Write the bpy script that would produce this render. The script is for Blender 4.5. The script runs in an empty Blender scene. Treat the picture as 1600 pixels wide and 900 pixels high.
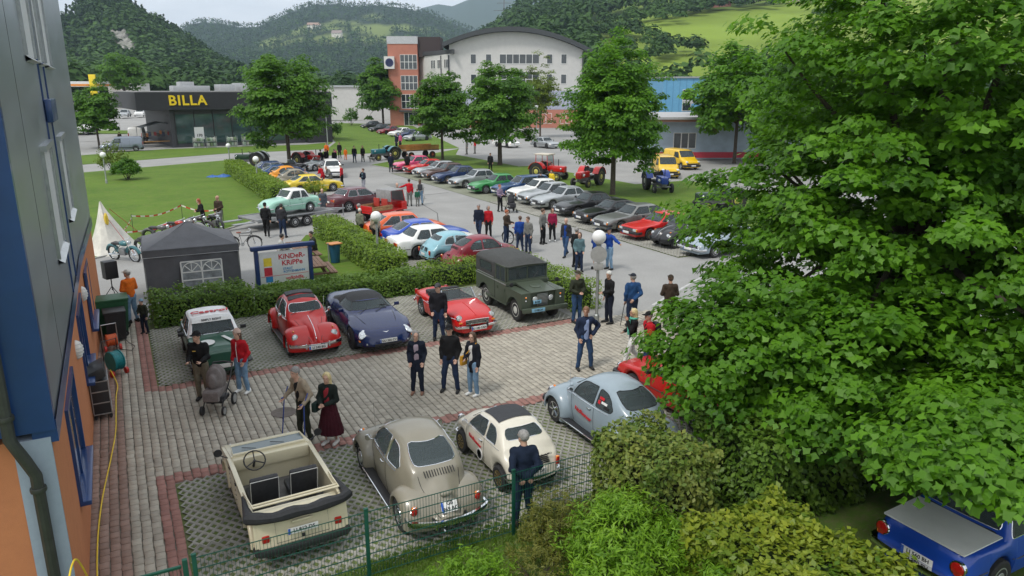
import bpy, bmesh, math, random
import numpy as np
from mathutils import Vector, Matrix
R = math.radians
SC = bpy.context.scene
COL = SC.collection
# ------------------------------------------------------------------ camera
YAW = R(28)                      # the site axes are turned 28 degrees against the view
cam_d = bpy.data.cameras.new('camera'); cam = bpy.data.objects.new('camera', cam_d); COL.objects.link(cam)
cam.location = (0, 0, 7.55)
cam.rotation_euler = (math.pi / 2 - math.atan(311 / 1160), 0, -YAW)
cam_d.sensor_width = 36; cam_d.lens = 36 * 1160 / 1600
cam_d.clip_start = 0.1; cam_d.clip_end = 30000
SC.camera = cam
# ------------------------------------------------------------------ sky: high overcast
SUN_EL, SUN_AZ = R(56), R(250)
w = bpy.data.worlds.new('World'); SC.world = w; w.use_nodes = True
nt = w.node_tree; nt.nodes.clear()
out = nt.nodes.new('ShaderNodeOutputWorld'); bg = nt.nodes.new('ShaderNodeBackground')
sky = nt.nodes.new('ShaderNodeTexSky'); sky.sky_type = 'NISHITA'; sky.sun_disc = False
sky.sun_elevation = SUN_EL; sky.sun_rotation = SUN_AZ; sky.air_density = 1.5; sky.dust_density = 3.0
tc = nt.nodes.new('ShaderNodeTexCoord'); mp = nt.nodes.new('ShaderNodeMapping'); mp.inputs['Scale'].default_value = (1, 1, 3.5)
nz = nt.nodes.new('ShaderNodeTexNoise'); nz.inputs['Scale'].default_value = 2.6; nz.inputs['Detail'].default_value = 7; nz.inputs['Roughness'].default_value = .58
cr = nt.nodes.new('ShaderNodeValToRGB')
cr.color_ramp.elements[0].position = .33; cr.color_ramp.elements[0].color = (5.5, 5.9, 6.3, 1)
cr.color_ramp.elements[1].position = .68; cr.color_ramp.elements[1].color = (8.4, 8.5, 8.6, 1)
mx = nt.nodes.new('ShaderNodeMix'); mx.data_type = 'RGBA'; mx.inputs['Factor'].default_value = .92
nt.links.new(tc.outputs['Generated'], mp.inputs['Vector']); nt.links.new(mp.outputs[0], nz.inputs['Vector'])
nt.links.new(nz.outputs['Fac'], cr.inputs[0])
nt.links.new(sky.outputs[0], mx.inputs[6]); nt.links.new(cr.outputs[0], mx.inputs[7])
nt.links.new(mx.outputs[2], bg.inputs[0]); bg.inputs[1].default_value = 0.1
nt.links.new(bg.outputs[0], out.inputs[0])
sl = bpy.data.lights.new('sun', 'SUN'); sl.energy = 1.5; sl.angle = R(12); sl.color = (1, .96, .9)
so = bpy.data.objects.new('sun', sl); COL.objects.link(so)
# light comes from azimuth SUN_AZ (clockwise from +Y), elevation SUN_EL
dv = Vector((math.sin(SUN_AZ) * math.cos(SUN_EL), math.cos(SUN_AZ) * math.cos(SUN_EL), math.sin(SUN_EL)))
so.rotation_euler = dv.to_track_quat('Z', 'Y').to_euler(); so.location = (0, 0, 60)
SC.view_settings.view_transform = 'Standard'; SC.view_settings.look = 'None'
SC.view_settings.exposure = 0.7; SC.view_settings.gamma = 1.0
SC.render.engine = 'CYCLES'
SC.cycles.max_bounces = 6; SC.cycles.diffuse_bounces = 3; SC.cycles.glossy_bounces = 3
SC.cycles.transparent_max_bounces = 10; SC.cycles.transmission_bounces = 2; SC.cycles.volume_bounces = 0
SC.cycles.use_denoising = True
rnd = random.Random(7); NR = np.random.default_rng(7)
# ------------------------------------------------------------------ materials
MATS = {}
def mat(name, col, rough=.6, metal=0., var=.12, scale=6., bump=0., coat=0., spec=.5, hue=None, detail=4., bscale=None, trans=0.):
    """procedural principled material: colour wanders by noise between col*(1-var) and col*(1+var) (or to hue)"""
    if name in MATS: return MATS[name]
    m = bpy.data.materials.new(name); m.use_nodes = True; MATS[name] = m
    n = m.node_tree; b = n.nodes['Principled BSDF']
    b.inputs['Roughness'].default_value = rough; b.inputs['Metallic'].default_value = metal
    b.inputs['Specular IOR Level'].default_value = spec
    if coat: b.inputs['Coat Weight'].default_value = coat; b.inputs['Coat Roughness'].default_value = .06
    t = n.nodes.new('ShaderNodeTexCoord'); z = n.nodes.new('ShaderNodeTexNoise')
    z.inputs['Scale'].default_value = scale; z.inputs['Detail'].default_value = detail; z.inputs['Roughness'].default_value = .62
    n.links.new(t.outputs['Object'], z.inputs['Vector'])
    r = n.nodes.new('ShaderNodeValToRGB'); e = r.color_ramp.elements
    c2 = hue if hue else [min(1, k * (1 + var)) for k in col]; c1 = [k * (1 - var) for k in col]
    e[0].position = .32; e[0].color = (*c1[:3], 1); e[1].position = .68; e[1].color = (*c2[:3], 1)
    n.links.new(z.outputs['Fac'], r.inputs[0]); n.links.new(r.outputs[0], b.inputs['Base Color'])
    if bump:
        bp = n.nodes.new('ShaderNodeBump'); bp.inputs['Strength'].default_value = bump; bp.inputs['Distance'].default_value = .02
        z2 = n.nodes.new('ShaderNodeTexNoise'); z2.inputs['Scale'].default_value = bscale or scale * 6; z2.inputs['Detail'].default_value = 3
        n.links.new(t.outputs['Object'], z2.inputs['Vector']); n.links.new(z2.outputs['Fac'], bp.inputs['Height']); n.links.new(bp.outputs[0], b.inputs['Normal'])
    return m
def paint(name, col, rough=.3, metal=0., coat=.35):
    return mat('paint_' + name, col, rough, metal, .05, 2.2, coat=coat)
def glassmat(name, tint=(.03, .04, .045), clear=.55):
    """window glass: see-through share + mirror by fresnel"""
    if name in MATS: return MATS[name]
    m = bpy.data.materials.new(name); m.use_nodes = True; MATS[name] = m; n = m.node_tree; n.nodes.clear()
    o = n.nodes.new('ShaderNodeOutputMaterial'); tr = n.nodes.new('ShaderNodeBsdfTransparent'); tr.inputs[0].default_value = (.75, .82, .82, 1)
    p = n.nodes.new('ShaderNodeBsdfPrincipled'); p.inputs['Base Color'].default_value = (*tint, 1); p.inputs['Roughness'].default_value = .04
    t = n.nodes.new('ShaderNodeTexCoord'); z = n.nodes.new('ShaderNodeTexNoise'); z.inputs['Scale'].default_value = 3
    mr = n.nodes.new('ShaderNodeMapRange'); mr.inputs[3].default_value = .02; mr.inputs[4].default_value = .07
    n.links.new(t.outputs['Object'], z.inputs['Vector']); n.links.new(z.outputs[0], mr.inputs[0]); n.links.new(mr.outputs[0], p.inputs['Roughness'])
    f = n.nodes.new('ShaderNodeFresnel'); f.inputs[0].default_value = 1.5
    a = n.nodes.new('ShaderNodeMath'); a.operation = 'MULTIPLY_ADD'; a.inputs[1].default_value = 1.; a.inputs[2].default_value = 1 - clear; a.use_clamp = True
    n.links.new(f.outputs[0], a.inputs[0])
    mx = n.nodes.new('ShaderNodeMixShader'); n.links.new(a.outputs[0], mx.inputs[0]); n.links.new(tr.outputs[0], mx.inputs[1]); n.links.new(p.outputs[0], mx.inputs[2])
    n.links.new(mx.outputs[0], o.inputs[0]); return m
def leafmat(name, c1, c2, scale=.8, trans=.35, rough=.5, attr=False):
    """foliage: colour from noise over the crown plus per-leaf tint, some light through the leaf"""
    if name in MATS: return MATS[name]
    m = bpy.data.materials.new(name); m.use_nodes = True; MATS[name] = m; n = m.node_tree; b = n.nodes['Principled BSDF']
    t = n.nodes.new('ShaderNodeTexCoord'); z = n.nodes.new('ShaderNodeTexNoise'); z.inputs['Scale'].default_value = scale; z.inputs['Detail'].default_value = 3
    n.links.new(t.outputs['Object'], z.inputs['Vector'])
    at = n.nodes.new('ShaderNodeAttribute'); at.attribute_name = 'tint'
    ad = n.nodes.new('ShaderNodeMath'); ad.operation = 'MULTIPLY_ADD'; ad.inputs[1].default_value = .55; n.links.new(z.outputs['Fac'], ad.inputs[0])
    sb = n.nodes.new('ShaderNodeMath'); sb.operation = 'MULTIPLY'; sb.inputs[1].default_value = .5; n.links.new(at.outputs['Fac'], sb.inputs[0]); n.links.new(sb.outputs[0], ad.inputs[2])
    r = n.nodes.new('ShaderNodeValToRGB'); e = r.color_ramp.elements
    e[0].position = .2; e[0].color = (*c1, 1); e[1].position = .8; e[1].color = (*c2, 1)
    n.links.new(ad.outputs[0], r.inputs[0]); n.links.new(r.outputs[0], b.inputs['Base Color'])
    b.inputs['Roughness'].default_value = rough; b.inputs['Specular IOR Level'].default_value = .35
    tl = n.nodes.new('ShaderNodeBsdfTranslucent'); ms = n.nodes.new('ShaderNodeMixShader'); ms.inputs[0].default_value = trans
    hs = n.nodes.new('ShaderNodeHueSaturation'); hs.inputs['Value'].default_value = 1.5; hs.inputs['Hue'].default_value = .495; n.links.new(r.outputs[0], hs.inputs['Color'])
    n.links.new(hs.outputs[0], tl.inputs[0]); o = n.nodes['Material Output']
    n.links.new(b.outputs[0], ms.inputs[1]); n.links.new(tl.outputs[0], ms.inputs[2]); n.links.new(ms.outputs[0], o.inputs[0])
    return m
# ------------------------------------------------------------------ objects
def tag(o, label=None, cat=None, group=None, kind=None):
    if label: o['label'] = label
    if cat: o['category'] = cat
    if group: o['group'] = group
    if kind: o['kind'] = kind
    return o
def empty(name, loc=(0, 0, 0), rz=0., label=None, cat=None, group=None, scale=None):
    o = bpy.data.objects.new(name, None); COL.objects.link(o); o.location = loc; o.rotation_euler = (0, 0, rz)
    o.empty_display_size = .2
    if scale: o.scale = scale if hasattr(scale, '__len__') else (scale,) * 3
    return tag(o, label, cat, group)
def link(name, me, m=None, parent=None, smooth=None, angle=None):
    o = bpy.data.objects.new(name, me); COL.objects.link(o)
    if m is not None:
        for k in (m if isinstance(m, (list, tuple)) else [m]): me.materials.append(k)
    if parent: o.parent = parent
    if smooth:
        me.shade_smooth()
        if angle: me.set_sharp_from_angle(angle=R(angle))
    return o
def npmesh(name, V, F, mi=None, tint=None):
    """fast mesh: V (n,3); F (m,k) same-size polygons or list of such arrays"""
    me = bpy.data.meshes.new(name); V = np.asarray(V, np.float32)
    Fs = F if isinstance(F, list) else [F]; Fs = [np.asarray(f, np.int32) for f in Fs if len(f)]
    nl = sum(f.size for f in Fs); npoly = sum(len(f) for f in Fs)
    me.vertices.add(len(V)); me.vertices.foreach_set('co', V.ravel())
    me.loops.add(nl); me.loops.foreach_set('vertex_index', np.concatenate([f.ravel() for f in Fs]))
    me.polygons.add(npoly); ls = []; s = 0
    for f in Fs: ls.append(s + np.arange(len(f), dtype=np.int32) * f.shape[1]); s += f.size
    me.polygons.foreach_set('loop_start', np.concatenate(ls))
    if mi is not None: me.polygons.foreach_set('material_index', np.asarray(mi, np.int32))
    if tint is not None:
        a = me.attributes.new('tint', 'FLOAT', 'POINT'); a.data.foreach_set('value', np.asarray(tint, np.float32))
    me.update(calc_edges=True); return me
class MB:
    """collects simple shapes into one mesh"""
    def __init__(s): s.v = []; s.f = []; s.m = []; s.M = Matrix(); s.k = 0
    def at(s, loc=(0, 0, 0), rz=0, rx=0, ry=0): s.M = Matrix.Translation(loc) @ Matrix.Rotation(rz, 4, 'Z') @ Matrix.Rotation(ry, 4, 'Y') @ Matrix.Rotation(rx, 4, 'X'); return s
    def add(s, vs, fs):
        o = len(s.v); s.v += [tuple(s.M @ Vector(v)) for v in vs]; s.f += [tuple(i + o for i in f) for f in fs]; s.m += [s.k] * len(fs); return s
    def box(s, x0, x1, y0, y1, z0, z1, b=0.):
        if b <= 0:
            vs = [(x, y, z) for z in (z0, z1) for y in (y0, y1) for x in (x0, x1)]
            return s.add(vs, [(0, 2, 3, 1), (4, 5, 7, 6), (0, 1, 5, 4), (2, 6, 7, 3), (0, 4, 6, 2), (1, 3, 7, 5)])
        bm = bmesh.new(); bmesh.ops.create_cube(bm, size=1)
        bmesh.ops.scale(bm, vec=(x1 - x0, y1 - y0, z1 - z0), verts=bm.verts); bmesh.ops.translate(bm, vec=((x0 + x1) / 2, (y0 + y1) / 2, (z0 + z1) / 2), verts=bm.verts)
        bmesh.ops.bevel(bm, geom=bm.edges[:], offset=min(b, .45 * min(x1 - x0, y1 - y0, z1 - z0)), segments=2, affect='EDGES', profile=.6)
        bm.verts.index_update(); s.add([v.co[:] for v in bm.verts], [[v.index for v in f.verts] for f in bm.faces]); bm.free(); return s
    def cbox(s, c, d, b=0.): return s.box(c[0] - d[0] / 2, c[0] + d[0] / 2, c[1] - d[1] / 2, c[1] + d[1] / 2, c[2] - d[2] / 2, c[2] + d[2] / 2, b)
    def tube(s, pts, r, n=8, closed=False, cap=True, sx=1.):
        P = [Vector(p) for p in pts]; N = len(P); rr = r if hasattr(r, '__len__') else [r] * N; vs = []; up = None
        for i in range(N):
            a = P[i - 1] if (i > 0 or closed) else P[i]; c = P[(i + 1) % N] if (i < N - 1 or closed) else P[i]
            t = (c - a); t = t.normalized() if t.length > 1e-9 else Vector((0, 0, 1))
            if up is None: up = t.orthogonal().normalized() if abs(t.z) > .95 else Vector((0, 0, 1))
            x = t.cross(up)
            if x.length < 1e-6: x = t.orthogonal()
            x.normalize(); u = x.cross(t).normalized(); up = u
            for k in range(n):
                A = 2 * math.pi * k / n; vs.append(P[i] + (x * math.cos(A) * sx + u * math.sin(A)) * rr[i])
        fs = []
        for i in range(N if closed else N - 1):
            j = (i + 1) % N
            for k in range(n): l = (k + 1) % n; fs.append((i * n + k, i * n + l, j * n + l, j * n + k))
        if cap and not closed: fs += [tuple(range(n))[::-1], tuple((N - 1) * n + k for k in range(n))]
        return s.add(vs, fs)
    def lathe(s, prof, n=20, axis='z'):
        """prof: (radius, height) pairs, revolved"""
        vs = []; fs = []
        for r, h in prof:
            for k in range(n):
                A = 2 * math.pi * k / n; a, b = r * math.cos(A), r * math.sin(A)
                vs.append({'z': (a, b, h), 'y': (a, h, b), 'x': (h, a, b)}[axis])
        for i in range(len(prof) - 1):
            for k in range(n): l = (k + 1) % n; fs.append((i * n + k, i * n + l, (i + 1) * n + l, (i + 1) * n + k))
        if prof[0][0] > 1e-4: fs.append(tuple(range(n))[::-1])
        if prof[-1][0] > 1e-4: fs.append(tuple((len(prof) - 1) * n + k for k in range(n)))
        return s.add(vs, fs)
    def ball(s, c, r, n=12, m=8):
        rx, ry, rz = r if hasattr(r, '__len__') else (r, r, r); vs = [(c[0], c[1], c[2] - rz)]; fs = []
        for i in range(1, m):
            t = math.pi * i / m
            for k in range(n): A = 2 * math.pi * k / n; vs.append((c[0] + rx * math.sin(t) * math.cos(A), c[1] + ry * math.sin(t) * math.sin(A), c[2] - rz * math.cos(t)))
        vs.append((c[0], c[1], c[2] + rz)); L = len(vs) - 1
        for k in range(n):
            l = (k + 1) % n; fs.append((0, 1 + l, 1 + k)); fs.append((L, L - n + k, L - n + l))
            for i in range(m - 2): fs.append((1 + i * n + k, 1 + i * n + l, 1 + (i + 1) * n + l, 1 + (i + 1) * n + k))
        return s.add(vs, fs)
    def prism(s, poly, a, b, axis='z'):
        """polygon (2D) extruded from a to b along an axis; for 'y' poly is (x,z), for 'x' poly is (y,z)"""
        mk = {'z': lambda p, h: (p[0], p[1], h), 'y': lambda p, h: (p[0], h, p[1]), 'x': lambda p, h: (h, p[0], p[1])}[axis]
        n = len(poly); vs = [mk(p, a) for p in poly] + [mk(p, b) for p in poly]
        return s.add(vs, [tuple(range(n))[::-1], tuple(range(n, 2 * n))] + [(i, (i + 1) % n, n + (i + 1) % n, n + i) for i in range(n)])
    def quad(s, *p): return s.add(p, [tuple(range(len(p)))])
    def mesh(s, name):
        me = bpy.data.meshes.new(name); me.from_pydata(s.v, [], s.f)
        if any(s.m): me.polygons.foreach_set('material_index', s.m)
        bm = bmesh.new(); bm.from_mesh(me); bmesh.ops.recalc_face_normals(bm, faces=bm.faces[:]); bm.to_mesh(me); bm.free(); return me
    def build(s, name, m, parent=None, smooth=True, angle=32):
        return link(name, s.mesh(name), m, parent, smooth, angle)
def copy_tree(o, parent=None, paints=None):
    c = o.copy(); COL.objects.link(c)
    if parent is not None: c.parent = parent
    if paints and o.type == 'MESH':
        for i, sl_ in enumerate(c.material_slots):
            if sl_.material and sl_.material.name in paints:
                pm = paints[sl_.material.name]; sl_.link = 'OBJECT'; sl_.material = pm
    for ch in o.children: copy_tree(ch, c, paints)
    return c
def del_tree(o):
    for ch in list(o.children): del_tree(ch)
    bpy.data.objects.remove(o)
def text_mesh(body, size, ext=.004, bold=False, shear=0., spacing=1.):
    """flat lettering as a mesh in the xy plane, centred"""
    cu = bpy.data.curves.new('txt', 'FONT'); cu.body = body; cu.size = size; cu.extrude = ext; cu.align_x = 'CENTER'; cu.align_y = 'CENTER'
    cu.shear = shear; cu.space_character = spacing; cu.resolution_u = 3
    if bold: cu.offset = size * .022
    o = bpy.data.objects.new('txt', cu); COL.objects.link(o); dg = bpy.context.evaluated_depsgraph_get()
    me = bpy.data.meshes.new_from_object(o.evaluated_get(dg)); bpy.data.objects.remove(o); bpy.data.curves.remove(cu); me.materials.clear(); return me
def lettering(name, body, size, m, parent, mw, ext=.004, bold=True, shear=0., spacing=1.):
    me = text_mesh(body, size, ext, bold, shear, spacing); me.transform(mw); return link(name, me, m, parent)
def frame3(o, x, n=None, y=None):
    """matrix with origin o, local x axis along x, local y along y (text up)"""
    x = Vector(x).normalized(); y = Vector(y).normalized(); y = (y - x * y.dot(x)).normalized(); z = x.cross(y)
    M = Matrix((x, y, z)).transposed().to_4x4(); M.translation = Vector(o); return M
# ------------------------------------------------------------------ vehicles: lofted shells with cut windows
PB = paint('body', (.3, .3, .3)); PR = paint('roof', (.5, .5, .5))
CHROME = mat('chrome', (.72, .73, .75), .12, 1., .04, 9); BLACKP = mat('black_plastic', (.018, .018, .02), .5, var=.2, scale=20)
RUBBER = mat('tyre_rubber', (.022, .022, .023), .8, var=.25, scale=18, bump=.15); STEEL = mat('wheel_steel', (.45, .46, .47), .35, .7, .1, 12)
GLASS = glassmat('car_glass', (.15, .19, .2), clear=.72); GLASSD = glassmat('car_glass_dark', (.1, .125, .135), clear=.6)  # grey-teal base colour stands in for sky reflected in the panes
LAMP = mat('lamp_glass', (.62, .66, .68), .08, .3, .1, 30, coat=1.); REDL = mat('tail_red', (.42, .012, .01), .15, var=.2, scale=25, coat=1.); AMBER = mat('amber_lens', (.75, .22, .02), .15, var=.15, scale=25, coat=1.)
SEATB = mat('seat_black', (.03, .03, .032), .6, var=.25, scale=14, bump=.2); INTER = mat('cabin_dark', (.13, .125, .12), .8, var=.2, scale=10)
SEAM = mat('seam_dark', (.02, .02, .02), .7); PLATEW = mat('plate_white', (.72, .72, .7), .4, var=.05, scale=20); PLATEB = mat('plate_blue', (.02, .09, .42), .4); INK = mat('ink_black', (.015, .015, .016), .5)
def lerp_list(L, x, sm=False):
    xs = np.array([p[0] for p in L][::-1] if L[0][0] > L[-1][0] else [p[0] for p in L], float)
    zs = np.array([p[1] for p in L][::-1] if L[0][0] > L[-1][0] else [p[1] for p in L], float)
    x = np.asarray(x, float)
    if not sm or len(xs) < 3: return np.interp(x, xs, zs)
    h = np.diff(xs); d = np.diff(zs) / h; m = np.zeros(len(xs))          # monotone cubic
    for i in range(1, len(xs) - 1):
        m[i] = 0 if d[i - 1] * d[i] <= 0 else 2 * d[i - 1] * d[i] / (d[i - 1] + d[i])
        if d[i - 1] * d[i] <= 0: m[i] = 0
    m[0] = d[0]; m[-1] = d[-1]
    x = np.clip(x, xs[0], xs[-1]); k = np.clip(np.searchsorted(xs, x) - 1, 0, len(h) - 1); t = (x - xs[k]) / h[k]
    return (2 * t**3 - 3 * t**2 + 1) * zs[k] + (t**3 - 2 * t**2 + t) * h[k] * m[k] + (-2 * t**3 + 3 * t**2) * zs[k + 1] + (t**3 - t**2) * h[k] * m[k + 1]
def round_poly(pts, rad, n=3):
    out = [pts[0]]
    for i in range(1, len(pts) - 1):
        p = np.array(pts[i]); a = np.array(pts[i - 1]) - p; b = np.array(pts[i + 1]) - p
        la, lb = np.hypot(*a) + 1e-9, np.hypot(*b) + 1e-9; r = rad[i]
        A = p + a / la * min(r, la * .45); B = p + b / lb * min(r, lb * .45)
        for k in range(n + 1):
            t = k / n; out.append(tuple((1 - t)**2 * A + 2 * t * (1 - t) * p + t * t * B))
    out.append(pts[-1]); return out
class Shell:
    def __init__(s, P): s.P = P
    def sec(s, x):
        P = s.P; sm = P.get('sm', False)
        top = float(lerp_list(P['top'], x, sm)); W = float(lerp_list(P['w'], x, True)); zs = float(lerp_list(P['sill'], x)) if isinstance(P['sill'], list) else P['sill']
        belt = min(float(lerp_list(P['belt'], x, sm)), top - P.get('bgap', .035)); zb = zs
        if P.get('arch'):
            for xc in P['xw']:
                q = P['arch']**2 - (x - xc)**2
                if q > 0: zb = max(zb, P['rw'] + math.sqrt(q))
        belt = max(belt, zb + .03)
        xa, xb, xc, xd = P['cab']; wo = P.get('wbo', .05); hb = max(.05, W - wo)
        hood = P.get('hoodw', .8) * hb; base = hb - P.get('tum', .06)
        wr = float(np.interp(x, [xd - .12, xd, xc, xb, xa, xa + .12], [P.get('deckw', P.get('hoodw', .8)) * hb, base, min(P['wroof2'] if 'wroof2' in P else P['wroof'], base), min(P['wroof'], base), base, hood]))
        wr = min(wr, hb - .015); cr_ = float(np.interp(x, [xd - .1, xd, xc, xb, xa, xa + .1], [P.get('ch', .04), .05, P.get('cr', .06), P.get('cr', .06), .05, P.get('ch', .04)]))
        ze = max(top - cr_, belt + .012); top = max(top, ze + .008); zm = zb + (belt - zb) * P.get('zm', .55)
        pts = [(0, zb), (W - P.get('tuck', .06), zb), (W, zm), (hb, belt), (wr, ze), (wr * .5, ze + (top - ze) * .78), (0, top)]
        return round_poly(pts, [0, .04, P.get('rs', .2), P.get('rb', .04), P.get('rr', .07), .3, 0], P.get('n', 3))
    def side_y(s, x, z):
        q = s.sec(x); ys = 0
        for (a, b), (c, d) in zip(q[4:-1], q[5:]):
            if min(b, d) - 1e-6 <= z <= max(b, d) + 1e-6:
                t = 0 if abs(d - b) < 1e-9 else (z - b) / (d - b); ys = max(ys, a + (c - a) * t)
        return ys
    def grid(s):
        P = s.P; xs = list(np.linspace(P['x0'], P['x1'], P.get('nx', 46)))
        xs += [P['x0'] + .02, P['x0'] + .05, P['x1'] - .02, P['x1'] - .05] + list(P['cab'])
        if P.get('arch'):
            for xc in P['xw']: xs += [xc + P['arch'] * math.cos(a) for a in np.linspace(0, math.pi, 15)] + [xc - P['arch'] - .004, xc + P['arch'] + .004]
        xs = sorted(x for x in xs if P['x0'] <= x <= P['x1']); ux = [xs[0]]
        for x in xs[1:]:
            if x - ux[-1] > .004: ux.append(x)
        bm = bmesh.new(); rows = []; nose = P.get('nose')
        for x in ux:
            h = s.sec(x); full = [(y, z) for y, z in h] + [(-y, z) for y, z in h[-2:0:-1]]
            sh = (lambda z: 0) if not nose else (lambda z: nose(x, z))
            rows.append([bm.verts.new((x + sh(z), y, z)) for y, z in full])
        m = len(rows[0])
        for i in range(len(rows) - 1):
            for k in range(m):
                l = (k + 1) % m; bm.faces.new((rows[i][k], rows[i + 1][k], rows[i + 1][l], rows[i][l]))
        bm.faces.new(rows[0]); bm.faces.new(rows[-1][::-1]); bmesh.ops.recalc_face_normals(bm, faces=bm.faces[:]); return bm
def inside(p, poly):
    s = 0
    for i in range(len(poly)):
        a, b = poly[i], poly[(i + 1) % len(poly)]; c = (b[0] - a[0]) * (p[1] - a[1]) - (b[1] - a[1]) * (p[0] - a[0])
        if abs(c) < 1e-12: continue
        if s == 0: s = 1 if c > 0 else -1
        elif (c > 0) != (s > 0): return False
    return True
def roundcorners(poly, r=.05, n=2):
    N = len(poly); out = []
    for i in range(N):
        q = round_poly([poly[i - 1], poly[i], poly[(i + 1) % N]], [0, r, 0], n); out += q[1:-1]
    return out
def cut(bm, poly, ax, sel):
    """split faces along a polygon seen along axis ax (0,1,2) and return the faces inside"""
    ia, ib = [k for k in (0, 1, 2) if k != ax]; u = [p[0] for p in poly]; v = [p[1] for p in poly]; bb = (min(u) - .02, max(u) + .02, min(v) - .02, max(v) + .02)
    def near(f):
        if not sel(f): return False
        c = [q.co for q in f.verts]
        return max(q[ia] for q in c) > bb[0] and min(q[ia] for q in c) < bb[1] and max(q[ib] for q in c) > bb[2] and min(q[ib] for q in c) < bb[3]
    for i in range(len(poly)):
        a, b = poly[i], poly[(i + 1) % len(poly)]; d = (b[0] - a[0], b[1] - a[1])
        if math.hypot(*d) < 1e-5: continue
        co = [0, 0, 0]; no = [0, 0, 0]; co[ia], co[ib] = a; no[ia], no[ib] = -d[1], d[0]
        fs = [f for f in bm.faces if near(f)]; es = {e for f in fs for e in f.edges}; vs = {q for f in fs for q in f.verts}
        bmesh.ops.bisect_plane(bm, geom=fs + list(es) + list(vs), plane_co=co, plane_no=no, dist=1e-5)
    out = []
    for f in bm.faces:
        if sel(f):
            c = f.calc_center_median()
            if inside((c[ia], c[ib]), poly): out.append(f)
    return out
def lift(bm, faces, off):
    """copy faces to a mesh (pushed along normals), return mesh and ordered boundary loop points; faces are removed from bm"""
    bm.normal_update(); idx = {}; V = []; F = []; fs = set(faces)
    for f in faces:
        r = []
        for q in f.verts:
            if q not in idx: idx[q] = len(V); V.append(tuple(q.co + q.normal * off))
            r.append(idx[q])
        F.append(r)
    nxt = {}
    for f in faces:
        for lp in f.loops:
            if sum(1 for g_ in lp.edge.link_faces if g_ in fs) == 1: nxt[lp.vert] = lp.link_loop_next.vert
    loop = []
    if nxt:
        st = next(iter(nxt)); q = st
        while True:
            loop.append(tuple(q.co)); q = nxt.get(q)
            if q is None or q is st or len(loop) > 900: break
    me = bpy.data.meshes.new('pane'); me.from_pydata(V, [], F); bmesh.ops.delete(bm, geom=faces, context='FACES'); return me, loop
def thin_loop(loop, d=.025):
    out = [loop[0]]
    for p in loop[1:]:
        if (Vector(p) - Vector(out[-1])).length > d: out.append(p)
    if len(out) > 3 and (Vector(out[-1]) - Vector(out[0])).length < d * .6: out.pop()
    return out
def pane(bm, root, name, poly, ax, sel, gm=None, trim=None, tr=.009, r=.05):
    fs = cut(bm, roundcorners(poly, r) if r else poly, ax, sel)
    if not fs: return None
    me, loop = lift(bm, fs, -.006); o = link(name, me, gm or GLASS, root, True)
    if trim and len(loop) > 5: MB().tube(thin_loop(loop), tr, 5, closed=True).build('window_trim', trim, o)
    return o
def wheel(root, x, y, r, w=.16, style='disc', rim=None, hub=True, rr=.62):
    """tyre with a rim as its sub-part; y>0 is the left side of the car"""
    s = 1 if y > 0 else -1; ri = r * rr; b = MB().at((0, 0, 0))
    b.lathe([(ri, -w / 2 + .01), (ri + .03, -w / 2), (r - .03, -w / 2 + .004), (r - .006, -w / 2 + .025), (r, 0), (r - .006, w / 2 - .025), (r - .03, w / 2 - .004), (ri + .03, w / 2), (ri, w / 2 - .01)], 26, 'y')
    o = b.build('wheel', RUBBER, root); o.location = (x, y, r)
    d = MB(); f = s * (w / 2 - .012)
    if style == 'disc':
        d.lathe([(ri + .006, f), (ri - .02, f + s * .006), (ri - .035, f - s * .03), (ri * .62, f - s * .025), (ri * .5, f + s * .008), (ri * .2, f + s * .02), (0, f + s * .024)], 22, 'y')
    elif style == 'cap':
        d.lathe([(ri + .006, f), (ri - .02, f + s * .008), (ri - .04, f - s * .02), (ri * .66, f - s * .012)], 22, 'y')
        c = MB(); c.lathe([(ri * .66, f - s * .012), (ri * .6, f + s * .012), (ri * .35, f + s * .035), (0, f + s * .042)], 20, 'y'); c.build('hubcap', CHROME, o)
    else:
        d.lathe([(ri + .006, f), (ri - .018, f + s * .006), (ri - .03, f - s * .05), (ri - .03, -f)], 22, 'y')
        d.lathe([(.06, f - s * .02), (.05, f), (0, f)], 12, 'y'); n = 5 if style == 'spoke5' else 10
        for k in range(n):
            a = 2 * math.pi * k / n; ww = .035 if n == 5 else .018
            d.tube([(math.cos(a) * .03, f - s * .012, math.sin(a) * .03), (math.cos(a) * (ri - .015), f - s * .006, math.sin(a) * (ri - .015))], ww, 5)
        k = MB(); k.lathe([(ri - .035, f - s * .07), (0, f - s * .07)], 16, 'y'); k.build('brake_disc', BLACKP, o)
    d.build('rim', rim or STEEL, o); return o
def wheels(root, P, style='disc', rim=None, w=.16, track=None):
    tr = track or (P['wheel_y'])
    for x in P['xw']:
        for s in (1, -1): wheel(root, x, s * tr, P['rw'], w, style, rim)
def lamp_round(root, name, c, r, d=(1, 0, 0), m=None, ring=CHROME, depth=.05):
    d = Vector(d).normalized(); q = d.to_track_quat('X', 'Z').to_matrix().to_4x4(); q.translation = Vector(c)
    b = MB(); b.M = q; b.lathe([(r * .93, -depth), (r * .93, 0), (r * .8, .018), (r * .4, .032), (0, .036)], 16, 'x'); o = b.build(name, m or LAMP, root)
    if ring: g_ = MB(); g_.M = q; g_.lathe([(r * 1.05, -depth), (r * 1.1, 0), (r * 1.02, .014), (r * .92, .012), (r * .9, 0)], 16, 'x'); g_.build('bezel', ring, o)
    return o
def lamp_box(root, name, c, d, m, b=.012): return MB().cbox(c, d, b).build(name, m, root)
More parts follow.
